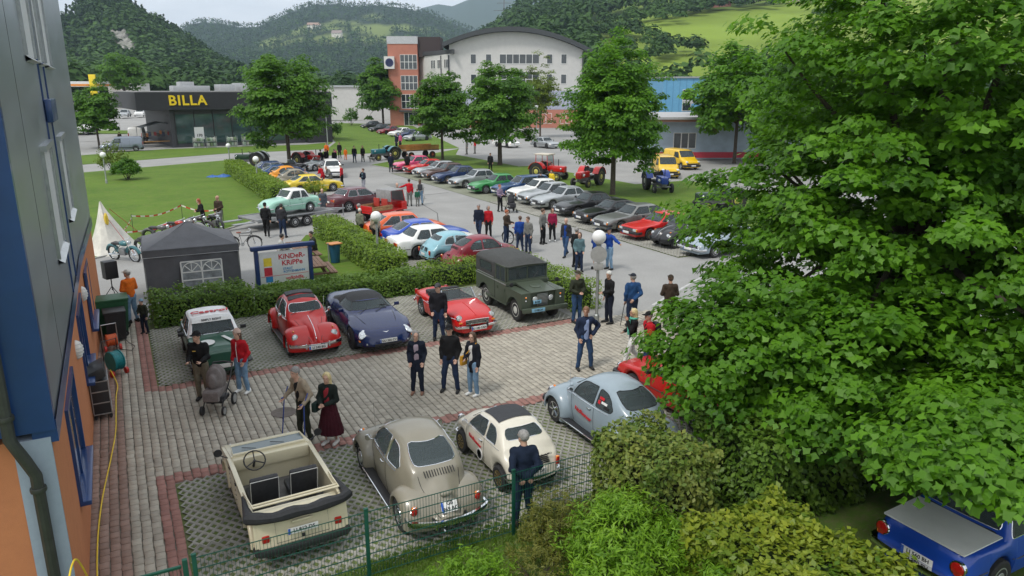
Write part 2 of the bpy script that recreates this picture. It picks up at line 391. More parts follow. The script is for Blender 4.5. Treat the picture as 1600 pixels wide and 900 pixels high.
def plate(root, x, z, face=1, txt=None, w=.52, h=.115, y=0., tilt=0., lines=None):
    """number plate facing forward (face=1) or back (face=-1)"""
    b = MB().cbox((0, 0, 0), (.012, w, h), .003); o = b.build('number_plate', PLATEW, root); o.location = (x, y, z); o.rotation_euler = (0, tilt, 0)
    MB().cbox((face * .0075, -face * (w / 2 - .024), 0), (.004, .04, h * .94)).build('country_band', PLATEB, o)
    if txt:
        for i, t in enumerate(lines or [txt]):
            n = len(lines or [1]); zz = 0 if n == 1 else (h * .24 if i == 0 else -h * .24)
            M = frame3((face * .0075, face * .018, zz), (0, face, 0), y=(0, 0, 1)); lettering('lettering', t, h * (.8 if n == 1 else .45), INK, o, M, .002, bold=True)
    return o
def bumper(root, x, W, z, m, face=1, h=.09, d=.07, wrap=.35, curve=.06, name='bumper', over=None):
    pts = []; y0 = W
    pts.append((x - face * wrap, y0, z)); pts.append((x - face * (curve + .05), y0, z))
    for t in np.linspace(1, -1, 9): pts.append((x - face * curve * t * t, (y0 - .05) * t, z))
    pts += [(x - face * (curve + .05), -y0, z), (x - face * wrap, -y0, z)]
    b = MB(); N = len(pts); vs = []; fs = []
    for i, p in enumerate(pts):
        a, c = Vector(pts[max(i - 1, 0)]), Vector(pts[min(i + 1, N - 1)]); t = (c - a).normalized(); n = Vector((t.y, -t.x, 0)) * face * -1
        for u, v in ((-.5, -.5), (.35, -.5), (.5, -.2), (.5, .2), (.35, .5), (-.5, .5)): vs.append(Vector(p) + n * u * d + Vector((0, 0, v * h)))
    for i in range(N - 1):
        for k in range(6): l = (k + 1) % 6; fs.append((i * 6 + k, i * 6 + l, i * 6 + 6 + l, i * 6 + 6 + k))
    fs += [tuple(range(6)), tuple((N - 1) * 6 + k for k in range(6))]; b.add(vs, fs); return b.build(name, m, root)
def seam(root, S, pts, r=.005, name='panel_gap', m=None, both=True, off=0.):
    """thin line lying on the flank of the shell: pts are (x,z)"""
    for s in ((1, -1) if both else (1,)):
        q = []
        for (a, b), (c, d) in zip(pts[:-1], pts[1:]):
            n = max(2, int(math.hypot(c - a, d - b) / .09))
            for k in range(n): t = k / n; q.append((a + (c - a) * t, b + (d - b) * t))
        q.append(pts[-1]); path = [(x, s * (S.side_y(x, z) + off), z) for x, z in q]
        MB().tube(path, r, 4).build(name, m or SEAM, root)
def cabin(root, P, S, seat=SEATB, rear=True, wheel_side=1, z0=.32):
    """dark tub, seats and steering wheel behind the glass"""
    xa, xb, xc, xd = P['cab']; W = float(lerp_list(P['w'], (xb + xc) / 2)) - .16; zb = float(lerp_list(P['belt'], (xb + xc) / 2))
    MB().box(xd + .1, xa - .05, -W, W, z0 - .03, zb - .42, .03).build('cabin_floor', INTER, root)
    MB().box(xa - .32, xa - .02, -W, W, zb - .3, zb - .04, .05).build('dashboard', INTER, root)
    sx = (xb + xa) / 2 - .75
    for s in (1, -1):
        b = MB(); b.box(sx - .1, sx + .42, s * W * .52 - .24, s * W * .52 + .24, zb - .5, zb - .3, .06); b.at((sx - .12, s * W * .52, zb - .42), 0, 0, -.28).box(-.07, .07, -.24, .24, 0, .62, .05)
        b.at().build('seat', seat, root)
    if rear:
        b = MB(); b.box(xc - .1, xc + .45, -W * .9, W * .9, zb - .5, zb - .28, .06); b.at((xc - .1, 0, zb - .42), 0, 0, -.3).box(-.08, .06, -W * .9, W * .9, 0, .52, .05); b.at().build('rear_seat', seat, root)
    steer(root, (xa - .42, wheel_side * W * .52, zb + .0))
def steer(root, c, r=.18, tilt=-.9):
    b = MB().at(c, 0, 0, tilt)
    b.tube([(r * math.cos(a), r * math.sin(a), 0) for a in np.linspace(0, 2 * math.pi, 19)[:-1]], .014, 6, closed=True)
    for a in (0, 2.1, 4.2): b.tube([(0, 0, -.02), (r * math.cos(a), r * math.sin(a), 0)], .012, 5)
    b.tube([(0, 0, 0), (0, 0, -.3)], .025, 6); return b.at().build('steering_wheel', BLACKP, root)
def mirror(root, S, x, z, m, sides=(1, -1), round_=False):
    for s in sides:
        y = S.side_y(x, z); b = MB().tube([(x, s * (y - .02), z), (x - .02, s * (y + .1), z + .05)], .012, 5)
        if round_: b.at((x - .02, s * (y + .13), z + .09)).lathe([(.065, -.012), (.06, .02), (0, .03)], 14, 'x')
        else: b.cbox((x - .03, s * (y + .14), z + .08), (.07, .16, .11), .025)
        b.at().build('wing_mirror', m, root)
def wipers(root, S, P, zoff=.012):
    xa, xb = P['cab'][:2]; zt = lambda x: float(lerp_list(P['top'], x, P.get('sm', False)))
    for y0 in (.1, -.45):
        x1 = xa - .02; x2 = xa - (xa - xb) * .22
        b = MB().tube([(x1 + .02, y0 - .02, zt(x1) + zoff), (x2, y0 + .22, zt(x2) - .01 + zoff), (x2 - .02, y0 + .38, zt(x2) + zoff - .02)], .008, 4); b.build('wiper', BLACKP, root)
def handles(root, S, xs, z, m):
    for x in xs:
        for s in (1, -1): y = S.side_y(x, z); MB().tube([(x - .07, s * (y + .004), z), (x - .06, s * (y + .028), z), (x + .06, s * (y + .028), z), (x + .07, s * (y + .004), z)], .011, 5).build('door_handle', m, root)
def build_shell(P, root, windows, trim=None, two_tone=None, gm=None, tr=.009, ws=None, rw_=None, skip_glass=False, rcut=None):
    """the painted shell with its panes; windows = [polygons in (x,z)] on both flanks"""
    S = Shell(P); bm = S.grid(); xa, xb, xc, xd = P['cab']; z = lambda x: float(lerp_list(P['top'], x, P.get('sm', False)))
    for poly in windows:
        for s in (1, -1):
            pane(bm, root, 'side_window', poly, 1, (lambda f, s=s: s * f.calc_center_median().y > .15 and s * f.normal.y > .25 and f.normal.x < .75), gm, trim, tr, .045)
    W = lambda x: float(lerp_list(P['w'], x, True)) - P.get('wbo', .05) - P.get('tum', .06)
    def scr(x_lo, x_hi, wl, wh, face, name, ma=.05, mb=.05):
        zl, zh = z(x_lo) + ma, z(x_hi) - mb; poly = [(-wl, zl), (wl, zl), (wh, zh), (-wh, zh)]
        x_min, x_max = min(x_lo, x_hi) - .15, max(x_lo, x_hi) + .15
        return pane(bm, root, name, poly, 0, lambda f: f.normal.x * face > .12 and f.normal.z > -.2 and x_min < f.calc_center_median().x < x_max and abs(f.normal.y) < .8, gm, trim, tr, P.get('wr_', .06))
    w1 = ws or (W(xa) - .07, P['wroof'] - .05, .05, .07); scr(xa, xb, w1[0], w1[1], 1, 'windscreen', w1[2], w1[3])
    if not P.get('no_rear'):
        w2 = rw_ or (W(xd) - .08, P.get('wroof2', P['wroof']) - .06, .05, .07); scr(xd, xc, w2[0], w2[1], -1, 'rear_window', w2[2], w2[3])
    if two_tone:
        fs = [f for f in bm.faces if two_tone(f.calc_center_median(), f.normal)]
        if fs:
            me, _ = lift(bm, fs, .0); link('roof', me, PR, root, True, 40)
    me = bpy.data.meshes.new('body'); bm.to_mesh(me); bm.free(); link('body', me, PB, root, True, P.get('sharp', 38)); return S
def fender(root, xc, zc, r, x_in, y_out, hf, hr, top, name='fender', side=1, a0=-25, a1=205, m=None, lip=.0):
    """bulging wing round a wheel: swept quarter-ellipse sections from the body side (y = x_in(angle)) out to the arch lip"""
    vs = []; fs = []; A = np.linspace(R(a0), R(a1), 26); n = 8
    for a in A:
        ca_, sa_ = math.cos(a), math.sin(a); h = hf * max(ca_, 0)**2 + hr * max(-ca_, 0)**2 + top * max(sa_, 0)**2 + .02
        ro = r + h; yi = x_in
        for k in range(n + 1):
            t = k / n * math.pi / 2; rr_ = r + h * math.cos(t)**.8 if k < n else r; y = yi + (y_out - yi) * math.sin(t)**.9
            vs.append((xc + ca_ * rr_, side * y, zc + sa_ * rr_))
        vs.append((xc + ca_ * r, side * (y_out - .05), zc + sa_ * r))
    q = n + 2
    for i in range(len(A) - 1):
        for k in range(q - 1): fs.append((i * q + k, i * q + k + 1, (i + 1) * q + k + 1, (i + 1) * q + k))
    b = MB().add(vs, fs); return b.build(name, m or PB, root, True, 50)
def m_beetle(sunroof=False, trim=CHROME, bump=CHROME, style='cap', oval=False, rtxt=None, ftxt=None, rlines=None, rim=None, stickers=False, bumpers=True):
    root = empty('rounded_car')
    P = dict(x0=-1.9, x1=1.8, xw=(1.2, -1.2), rw=.315, wheel_y=.655, sill=[(1.8, .42), (1.5, .34), (.7, .24), (-1.0, .24), (-1.5, .34), (-1.9, .42)], sm=True, nx=56,
             top=[(1.8, .5), (1.76, .62), (1.66, .76), (1.45, .88), (1.1, .985), (.76, 1.06), (.62, 1.17), (.42, 1.34), (.22, 1.445), (-.1, 1.495), (-.4, 1.49), (-.75, 1.405), (-1.05, 1.25), (-1.35, 1.05), (-1.62, .8), (-1.8, .58), (-1.9, .43)],
             belt=[(1.8, .46), (1.6, .68), (1.2, .84), (.76, .95), (-.8, .96), (-1.2, .88), (-1.6, .62), (-1.9, .38)],
             w=[(1.8, .17), (1.6, .33), (1.2, .46), (.76, .60), (.3, .67), (-.5, .68), (-1.0, .62), (-1.4, .5), (-1.7, .36), (-1.9, .2)], wroof=.5, wroof2=.46, wbo=.035, tum=.05, hoodw=.55, deckw=.6, cab=(.74, .26, -.64, -1.27), rb=.07, rr=.16, rs=.25, cr=.1, ch=.12, bgap=.03, wr_=.1, sharp=60)
    S = build_shell(P, root, [[(-.26, .985), (.56, .985), (.43, 1.17), (.27, 1.315), (.1, 1.35), (-.26, 1.365)], [(-.34, .985), (-.84, .99), (-.9, 1.06), (-.76, 1.22), (-.56, 1.32), (-.34, 1.355)]], trim, ws=(.5, .44, .06, .09), rw_=(.42, .37, .03, .05) if not oval else (.36, .3, .1, .07))
    for s in (1, -1):
        fender(root, 1.2, .315, .345, .15, .775, .2, .16, .2, 'front_fender', s, -8, 205); fender(root, -1.2, .315, .345, .22, .77, .14, .22, .17, 'rear_fender', s, -25, 190)
        MB().box(-.86, .86, s * .6 if s > 0 else -.78, s * .78 if s > 0 else -.6, .235, .275, .012).build('running_board', BLACKP, root)
        MB().tube([(-.86, s * .785, .262), (.86, s * .785, .262)], .012, 5).build('running_board_trim', CHROME, root)
        lamp_round(root, 'headlight', (1.6, s * .56, .645), .092, (1, 0, .2)); MB().ball((1.43, s * .57, .79), (.055, .028, .03), 8, 6).build('indicator', AMBER, root)
        t = MB().at((-1.668, s * .59, .575), 0, 0, -.45).ball((0, 0, 0), (.05, .062, .12), 10, 8).at(); o = t.build('tail_light', REDL, root)
        MB().at((-1.665, s * .59, .62), 0, 0, -.45).ball((0, 0, .02), (.051, .06, .06), 10, 6).at().build('indicator', AMBER, o); MB().at((-1.64, s * .59, .57), 0, 0, -.45).ball((0, 0, 0), (.045, .075, .14), 10, 8).at().build('bezel', CHROME, o)
    seam(root, S, [(.66, .94), (.62, .6), (.55, .3)], .006); seam(root, S, [(-.3, .96), (-.32, .6), (-.3, .3)], .006); seam(root, S, [(.7, .935), (-.8, .945)], .009, 'side_moulding', CHROME, off=.002)
    zt = lambda x: float(lerp_list(P['top'], x, True))
    MB().tube([(x, 0, zt(x) + .006) for x in np.linspace(1.74, .84, 9)], .011, 5).build('bonnet_moulding', CHROME, root)
    MB().tube([(1.775, 0, .56), (1.79, 0, .6), (1.76, 0, .64)], .016, 6).build('bonnet_handle', CHROME, root)
    # bonnet and engine lid gaps
    for xs_, f, nm in ((np.linspace(1.76, .86, 12), .7, 'bonnet_gap'), (np.linspace(-1.3, -1.84, 12), .72, 'engine_lid_gap')):
        for s in (1, -1):
            pts = []
            for x in xs_:
                q = S.sec(x); hw = max(p_[0] for p_ in q) * f; pz = max(np.interp(hw, [p_[0] for p_ in q[::-1]][:14], [p_[1] for p_ in q[::-1]][:14]), 0); pts.append((x, s * hw, pz + .002))
            MB().tube(pts, .006, 4).build(nm, SEAM, root)
    for k in range(12):
        y = -.27 + k * .049; x = -1.3; MB().tube([(x, y, zt(x) + .002), (x - .1, y, zt(x - .1) + .002)], .009, 4).build('air_slot', SEAM, root)
    o = MB().ball((-1.67, 0, .79), (.05, .12, .05), 10, 6).build('plate_light_hood', PB, root)
    if bumpers:
        for face, x in ((1, 1.93), (-1, -2.02)):
            bumper(root, x, .73, .44, bump, face, .1, .05, .42, .2, 'bumper')
            for s in (1, -1): MB().box(x - .03, x + .03, s * .33 - .02, s * .33 + .02, .37, .53, .012).build('overrider', bump, root); MB().tube([(x - face * .05, s * .3, .44), (x - face * .4, s * .3, .42)], .02, 6).build('bumper_bracket', BLACKP, root)
    if ftxt: plate(root, 1.965, .40, 1, ftxt)
    if rtxt: plate(root, -1.79, .61, -1, rtxt, .3, .2, lines=rlines, tilt=.55) if rlines else plate(root, -1.79, .61, -1, rtxt, tilt=.55)
    wheels(root, P, style, rim, .155); mirror(root, S, .52, .97, CHROME, (1, -1), True); handles(root, S, (-.14,), .86, CHROME); wipers(root, S, P); cabin(root, P, S)
    for s in (1, -1): MB().tube([(-1.98, s * .17, .3), (-2.08, s * .17, .29)], .022, 8).build('exhaust_pipe', CHROME, root)
    MB().tube([(.95, .45, .98), (.85, .5, 1.6)], .004, 4).build('aerial', CHROME, root)
    if sunroof:
        b = MB(); n = 9
        for i, (x0, x1, dz) in enumerate(((.22, .05, .03), (-.12, -.42, .06))):
            for k in range(n - 1):
                y0, y1 = -.4 + .1 * k, -.3 + .1 * k; za = lambda x, y: zt(x) - .25 * y * y + dz
                b.add([(x0, y0, za(x0, y0) - .03), (x1, y0, za(x1, y0)), (x1, y1, za(x1, y1)), (x0, y1, za(x0, y1) - .03), (x0, y0, za(x0, y0) - .07), (x1, y0, za(x1, y0) - .07), (x1, y1, za(x1, y1) - .07), (x0, y1, za(x0, y1) - .07)], [(0, 1, 2, 3), (4, 7, 6, 5), (0, 4, 5, 1), (1, 5, 6, 2), (2, 6, 7, 3), (3, 7, 4, 0)])
        b.build('folding_sunroof', mat('canvas_grey', (.06, .065, .07), .8, var=.2, scale=20, bump=.2), root)
    return root, S, P
def m_mini(roofcloth=True, txt=None):
    """tiny rear-engined two-door"""
    root = empty('tiny_car')
    P = dict(x0=-1.42, x1=1.42, xw=(.93, -.91), rw=.262, wheel_y=.57, arch=.30, sill=[(1.42, .36), (1.2, .24), (-1.2, .24), (-1.42, .34)], sm=True, nx=50,
             top=[(1.42, .5), (1.4, .64), (1.3, .76), (1.05, .86), (.72, .92), (.58, 1.02), (.36, 1.2), (.18, 1.285), (-.2, 1.325), (-.55, 1.29), (-.72, 1.21), (-.98, 1.0), (-1.12, .9), (-1.3, .78), (-1.4, .62), (-1.42, .4)],
             belt=[(1.42, .45), (1.2, .68), (.72, .82), (-.9, .84), (-1.25, .7), (-1.42, .36)], w=[(1.42, .4), (1.3, .54), (1.0, .63), (.4, .66), (-.6, .66), (-1.1, .64), (-1.3, .56), (-1.42, .42)],
             wroof=.46, wbo=.04, tum=.05, hoodw=.66, deckw=.72, cab=(.7, .22, -.62, -1.02), rb=.09, rr=.12, rs=.2, cr=.07, ch=.09, wr_=.08, sharp=60)
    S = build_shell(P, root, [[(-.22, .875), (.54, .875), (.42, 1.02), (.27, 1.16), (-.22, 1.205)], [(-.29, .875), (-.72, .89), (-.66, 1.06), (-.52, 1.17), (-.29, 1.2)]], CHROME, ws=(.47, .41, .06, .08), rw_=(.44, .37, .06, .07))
    zt = lambda x: float(lerp_list(P['top'], x, True))
    if roofcloth:
        b = MB(); xs = np.linspace(.2, -.5, 9); vs = []; fs = []
        for x in xs:
            for k in range(9): y = -.4 + .1 * k; vs.append((x, y, zt(x) - .36 * y * y + .014))
        for i in range(8):
            for k in range(8): fs.append((i * 9 + k, i * 9 + k + 1, i * 9 + 10 + k, i * 9 + 9 + k))
        b.add(vs, fs); b.add([(v[0], v[1], v[2] - .03) for v in vs], [f[::-1] for f in fs]); b.build('folding_roof', mat('canvas_dark', (.035, .037, .042), .75, var=.2, scale=20, bump=.2), root)
    seam(root, S, [(.6, .82), (.6, .5), (.5, .26)], .006); seam(root, S, [(-.25, .85), (-.28, .5), (-.25, .26)], .006); seam(root, S, [(.62, .84), (-.9, .855)], .006, 'side_moulding', CHROME, off=.003)
    for s in (1, -1):
        lamp_round(root, 'headlight', (1.3, s * .45, .665), .085, (1, s * .15, .1)); t = lamp_box(root, 'tail_light', (-1.355, s * .51, .6), (.06, .07, .17), REDL, .02); lamp_box(t, 'indicator', (-1.35, s * .51, .66), (.064, .074, .07), AMBER, .02)
    for i in range(5):
        for s in (1, -1): MB().cbox((-1.38 + .012 * i, s * .17, .64 + i * .032), (.03, .26 - .01 * i, .012)).build('engine_vent', SEAM, root)
    for face, x in ((1, 1.45), (-1, -1.46)): bumper(root, x, .6, .38, CHROME, face, .07, .04, .3, .14, 'bumper')
    plate(root, -1.43, .5, -1, txt or None, .42, .11)
    wheels(root, P, 'spoke10', mat('gold_rim', (.36, .27, .1), .35, .8), .15); handles(root, S, (-.12,), .77, CHROME); mirror(root, S, .5, .86, CHROME, (1, -1), True); cabin(root, P, S); wipers(root, S, P)
    return root, S, P
def m_saloon(L=4.35, H=1.38, W=.83, hood=.86, belt=.88, trunk=.92, xw=(1.32, -1.25), cab=(.72, .12, -.95, -1.42), x0=None, x1=None, rw=.3, trim=BLACKP, bump=BLACKP, lights='rect', grille=True, rear=True, doors=4, style='spoke5', wagon=False, nosez=.62, tailz=.72, wedge=0., rb=.045, rr=.08, sm=False, two=None, wroof=.56, pillar=None, gm=None, bh=.11, chromeline=False, ftxt=None, rtxt=None, taillw=.34, hoodscoop=False, lightsr=.075, spoiler=False, tum=.07, rimm=None):
    """three-box or two-box car of the seventies to nineties; all sizes as arguments"""
    root = empty('saloon_car'); x1 = x1 or L / 2; x0 = x0 or -L / 2; xa, xb, xc, xd = cab
    if wagon: deck = [(xd, belt + .1), (x0 + .02, belt + .04), (x0, tailz)]
    else: deck = [(xd, trunk), (x0 + .06, trunk - .03), (x0, tailz)]
    P = dict(x0=x0, x1=x1, xw=xw, rw=rw, wheel_y=W - .1, arch=rw + .045, sill=.22, sm=sm, nx=44,
             top=[(x1, nosez), (x1 - .05, nosez + .06), (x1 - .5, hood - .05), (xa, hood + .03), (xb, H - .015), ((xb + xc) / 2, H), (xc, H - .03)] + deck,
             belt=[(x1, nosez - .06), (x1 - .4, hood - .1), (xa, belt), (xd, belt + .01), (x0 + .3, (trunk if not wagon else belt) - .07), (x0, tailz - .08)],
             w=[(x1, W - .12), (x1 - .12, W - .05), (x1 - .6, W - .01), (0, W), (x0 + .6, W - .01), (x0 + .1, W - .05), (x0, W - .1)], wroof=wroof, wbo=.045, tum=tum, hoodw=.86, deckw=.86, cab=cab, rb=rb, rr=rr, rs=.25, cr=.045, ch=.03)
    zu = H - .115; zl = belt + .035; pf = (xa - xb); px = pillar or (xb + xc) / 2 - .1
    wins = [[(px + .035, zl), (xa - .22, zl), (xb - .05 + .02, zu), (px + .035, zu)]]
    if doors == 4: wins.append([(px - .035, zl), (px - .035, zu), (xc + .02, zu), (xc + (xd - xc) * .45, zl + .03), (xc - .12, zl)])
    elif wagon: wins.append([(px - .035, zl), (px - .035, zu), (xc + .1, zu), (xc + (xd - xc) * .3, zl)])
    else: wins.append([(px - .035, zl), (px - .035, zu), (xc + .05, zu), (xc + (xd - xc) * .5, zl)])
    if wagon and doors == 4: wins[1] = [(px - .035, zl), (px - .035, zu), (px - .72, zu), (px - .8, zl)]; wins.append([(px - .87, zl), (px - .8, zu), (xc + .08, zu), (xc - .05, zl)])
    tw = None
    if two: tw = lambda c, n: xd - .02 < c.x < xa - .05 and c.z > belt + .02
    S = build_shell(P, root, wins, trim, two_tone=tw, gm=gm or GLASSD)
    f, g_ = x1 + .0, x0
    seam(root, S, [(xa - .18, belt - .02), (xa - .2, .5), (xa - .3, .25)], .005); seam(root, S, [(px, belt - .01), (px - .02, .5), (px, .25)], .005)
    if doors == 4: seam(root, S, [(xc - .08, belt - .02), (xw[1] + .42, .62), (xw[1] + .4, .4)], .005)
    seam(root, S, [(x1 - .45, .52), (x0 + .3, .54)], .012, 'side_moulding', CHROME if chromeline else BLACKP, off=.004)
    y1 = W - .12
    if grille:
        g1 = MB().cbox((f + .004, 0, nosez - .1), (.03, 2 * y1 - .02, .15), .01).build('grille', BLACKP, root)
        for k in range(3): MB().cbox((f + .02, 0, nosez - .145 + .045 * k), (.012, 2 * y1 - .5, .008)).build('grille_bar', CHROME, g1)
    for s in (1, -1):
        if lights == 'rect': lamp_box(root, 'headlight', (f + .012, s * (y1 - .14), nosez - .1), (.05, .24, .13), LAMP); lamp_box(root, 'indicator', (f + .004, s * (y1 + .025), nosez - .1), (.06, .07, .12), AMBER)
        elif lights == 'round4':
            for dy in (.1, .27): lamp_round(root, 'headlight', (f + .01, s * (y1 - dy), nosez - .1), .07)
        elif lights == 'round': lamp_round(root, 'headlight', (f + .005, s * (y1 - .1), nosez - .08), .09)
        lamp_box(root, 'tail_light', (g_ - .006, s * (W - .12 - taillw / 2), tailz - .08), (.05, taillw, .15), REDL); lamp_box(root, 'indicator', (g_ + .002, s * (W - .13), tailz - .08), (.06, .06, .14), AMBER)
    for face, x in ((1, f + .09), (-1, g_ - .09)): bumper(root, x, W - .01, .42, bump, face, bh, .1, .35, .07)
    plate(root, f + .148, .42, 1, ftxt); plate(root, g_ - .02, tailz - .19, -1, rtxt)
    if spoiler: MB().box(x0 - .04, x0 + .1, -W + .16, W - .16, trunk + .0, trunk + .05, .02).build('spoiler', BLACKP, root)
    wheels(root, P, style, rimm, .18); mirror(root, S, xa - .25, belt + .01, BLACKP); handles(root, S, (px + .12,) + ((xc + .1,) if doors == 4 else ()), belt - .07, BLACKP); cabin(root, P, S); wipers(root, S, P)
    return root, S, P
CANVAS = mat('soft_top_black', (.02, .021, .024), .75, var=.25, scale=18, bump=.3)
def m_roadster(txt=None):
    root = empty('roadster')
    P = dict(x0=-1.95, x1=1.92, xw=(1.2, -1.11), rw=.3, wheel_y=.645, arch=.335, sill=.2, sm=True, nx=50, no_rear=True,
             top=[(1.92, .6), (1.85, .69), (1.5, .78), (.9, .86), (.5, .9), (-.5, .86), (-1.1, .87), (-1.6, .83), (-1.9, .74), (-1.95, .6)],
             belt=[(1.92, .55), (1.5, .72), (.9, .8), (.5, .82), (-.5, .8), (-1.1, .82), (-1.6, .77), (-1.95, .55)],
             w=[(1.92, .55), (1.75, .67), (1.2, .74), (.2, .755), (-1.0, .75), (-1.6, .7), (-1.95, .55)], wroof=.6, wbo=.05, tum=.03, hoodw=.85, cab=(.5, .45, -.9, -.95), rb=.1, rr=.1, rs=.25, cr=.04, ch=.05, sharp=60)
    S = Shell(P); bm = S.grid(); fs = cut(bm, roundcorners([(.36, -.58), (.36, .58), (-.78, .6), (-.78, -.6)], .12, 3), 2, lambda f: f.normal.z > .5 and f.calc_center_median().z > .5); me, loop = lift(bm, fs, 0); bpy.data.meshes.remove(me)
    me = bpy.data.meshes.new('body'); bm.to_mesh(me); bm.free(); link('body', me, PB, root, True, 50)
    MB().tube(thin_loop(loop), .022, 6, closed=True).build('cockpit_rim', SEATB, root)
    MB().box(-.85, .5, -.6, .6, .24, .3).box(-.9, -.84, -.6, .6, .24, .84).box(.4, .5, -.62, .62, .5, .84, .03).box(-.85, .5, .58, .64, .24, .8).box(-.85, .5, -.64, -.58, .24, .8).build('cockpit', INTER, root)
    for s in (1, -1):
        b = MB().box(-.5, 0, s * .3 - .22, s * .3 + .22, .32, .5, .06).at((-.55, s * .3, .42), 0, 0, -.25).box(-.06, .07, -.22, .22, 0, .6, .06).at(); b.build('seat', SEATB, root)
        lamp_round(root, 'headlight', (1.8, s * .56, .66), .09, (1, 0, .15)); lamp_box(root, 'indicator', (1.9, s * .56, .53), (.05, .1, .05), AMBER); lamp_box(root, 'tail_light', (-1.9, s * .56, .66), (.08, .1, .18), REDL)
        MB().tube([(.52, s * .6, .88), (.3, s * .53, 1.2)], .018, 6).build('windscreen_pillar', CHROME, root)
    steer(root, (.2, .3, .85)); MB().box(-1.0, -.62, -.58, .58, .82, .96, .07).build('folded_hood', CANVAS, root)
    w = MB().add([(.51, -.59, .89), (.51, .59, .89), (.3, .52, 1.2), (.3, -.52, 1.2)], [(0, 1, 2, 3)]).build('windscreen', GLASS, root); MB().tube([(.51, -.6, .885), (.55, 0, .9), (.51, .6, .885)], .014, 6).tube([(.3, -.53, 1.2), (.3, .53, 1.2)], .014, 6).build('windscreen_frame', CHROME, w)
    g_ = MB().cbox((1.9, 0, .53), (.06, .8, .13), .03).build('grille', BLACKP, root); MB().tube([(1.94, -.4, .47), (1.94, .4, .47), (1.93, .4, .6), (1.95, 0, .62), (1.93, -.4, .6)], .012, 5, closed=True).build('grille_surround', CHROME, g_)
    for k in range(17): MB().cbox((1.935, -.36 + .045 * k, .535), (.012, .01, .11)).build('grille_slat', CHROME, g_)
    for face, x in ((1, 2.02), (-1, -2.03)):
        bumper(root, x, .68, .4, CHROME, face, .08, .05, .25, .1)
        for s in (1, -1): MB().box(x - .03, x + .04, s * .3 - .025, s * .3 + .025, .34, .5, .015).build('overrider', BLACKP, root)
    plate(root, 2.06, .36, 1, txt); wheels(root, P, 'spoke10', CHROME, .16); mirror(root, S, .45, .8, CHROME, (1, -1), True); handles(root, S, (-.35,), .7, CHROME)
    seam(root, S, [(.42, .79), (.4, .5), (.42, .24)], .005); seam(root, S, [(-.55, .78), (-.56, .4), (-.5, .24)], .005); seam(root, S, [(1.7, .62), (-1.8, .64)], .008, 'side_moulding', CHROME, off=.003)
    MB().tube([(1.84, 0, .71), (1.4, 0, .805), (.8, 0, .875)], .012, 5).build('bonnet_moulding', PB, root)
    return root, S, P
def m_sports(txt=None):
    """low wide sports convertible with its soft top up"""
    root = empty('sports_car')
    P = dict(x0=-2.2, x1=2.22, xw=(1.32, -1.36), rw=.335, wheel_y=.79, arch=.37, sill=[(2.22, .26), (1.8, .2), (-1.9, .2), (-2.2, .32)], sm=True, nx=56,
             top=[(2.22, .42), (2.12, .56), (1.8, .70), (1.2, .82), (.72, .89), (.5, .97), (.0, 1.19), (-.3, 1.24), (-.7, 1.22), (-1.1, 1.06), (-1.35, .96), (-2.0, .93), (-2.17, .88), (-2.2, .6)],
             belt=[(2.22, .38), (1.9, .62), (1.3, .78), (.72, .84), (-.7, .87), (-1.4, .9), (-2.0, .86), (-2.2, .55)],
             w=[(2.22, .52), (2.05, .74), (1.7, .88), (1.2, .92), (.2, .89), (-.7, .9), (-1.3, .93), (-1.9, .89), (-2.2, .78)], wroof=.52, wroof2=.5, wbo=.1, tum=.1, hoodw=.8, deckw=.8, cab=(.74, .05, -.72, -1.2), rb=.14, rr=.14, rs=.25, cr=.05, ch=.0, sharp=60)
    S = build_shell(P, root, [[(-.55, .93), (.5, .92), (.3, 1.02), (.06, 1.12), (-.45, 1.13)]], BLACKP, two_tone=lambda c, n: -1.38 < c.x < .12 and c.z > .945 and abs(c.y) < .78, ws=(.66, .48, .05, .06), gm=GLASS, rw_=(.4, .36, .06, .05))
    for s in (1, -1):
        b = MB().at((1.86, s * .66, .6), s * .5, 0, .32).ball((0, 0, 0), (.27, .12, .06), 14, 8).at(); o = b.build('headlight', LAMP, root)
        for dx in (-.05, .1): MB().at((1.86, s * .66, .635), s * .5, 0, .32).ball((dx, 0, .008), (.06, .06, .03), 10, 6).at().build('projector_lens', CHROME, o)
        for dy in (.42, .64): lamp_round(root, 'tail_light', (-2.19, s * dy, .74), .075, (-1, 0, 0), REDL, BLACKP)
        lamp_box(root, 'indicator', (1.98, s * .8, .42), (.12, .05, .04), AMBER); lamp_box(root, 'fog_light', (2.12, s * .58, .34), (.06, .12, .05), LAMP)
    MB().box(2.12, 2.225, -.42, .42, .26, .34, .02).build('air_intake', BLACKP, root); plate(root, 2.235, .42, 1, txt)
    MB().add([(2.06, 0, .615), (1.99, .1, .64), (2.03, .0, .632), (1.99, -.1, .64)], [(0, 1, 2), (0, 2, 3)]).build('bonnet_badge', CHROME, root)
    wheels(root, P, 'spoke5', mat('dark_rim', (.09, .09, .1), .35, .8), .26); mirror(root, S, .35, .86, PB); cabin(root, P, S, rear=False)
    seam(root, S, [(.62, .84), (.75, .5), (.7, .24)], .006); seam(root, S, [(-.62, .87), (-.72, .5), (-.62, .24)], .006)
    for s in (1, -1): MB().tube([(2.0, s * .3, .63), (1.4, s * .5, .80), (.8, s * .6, .875)], .006, 4).build('bonnet_gap', SEAM, root)
    wipers(root, S, P); return root, S, P
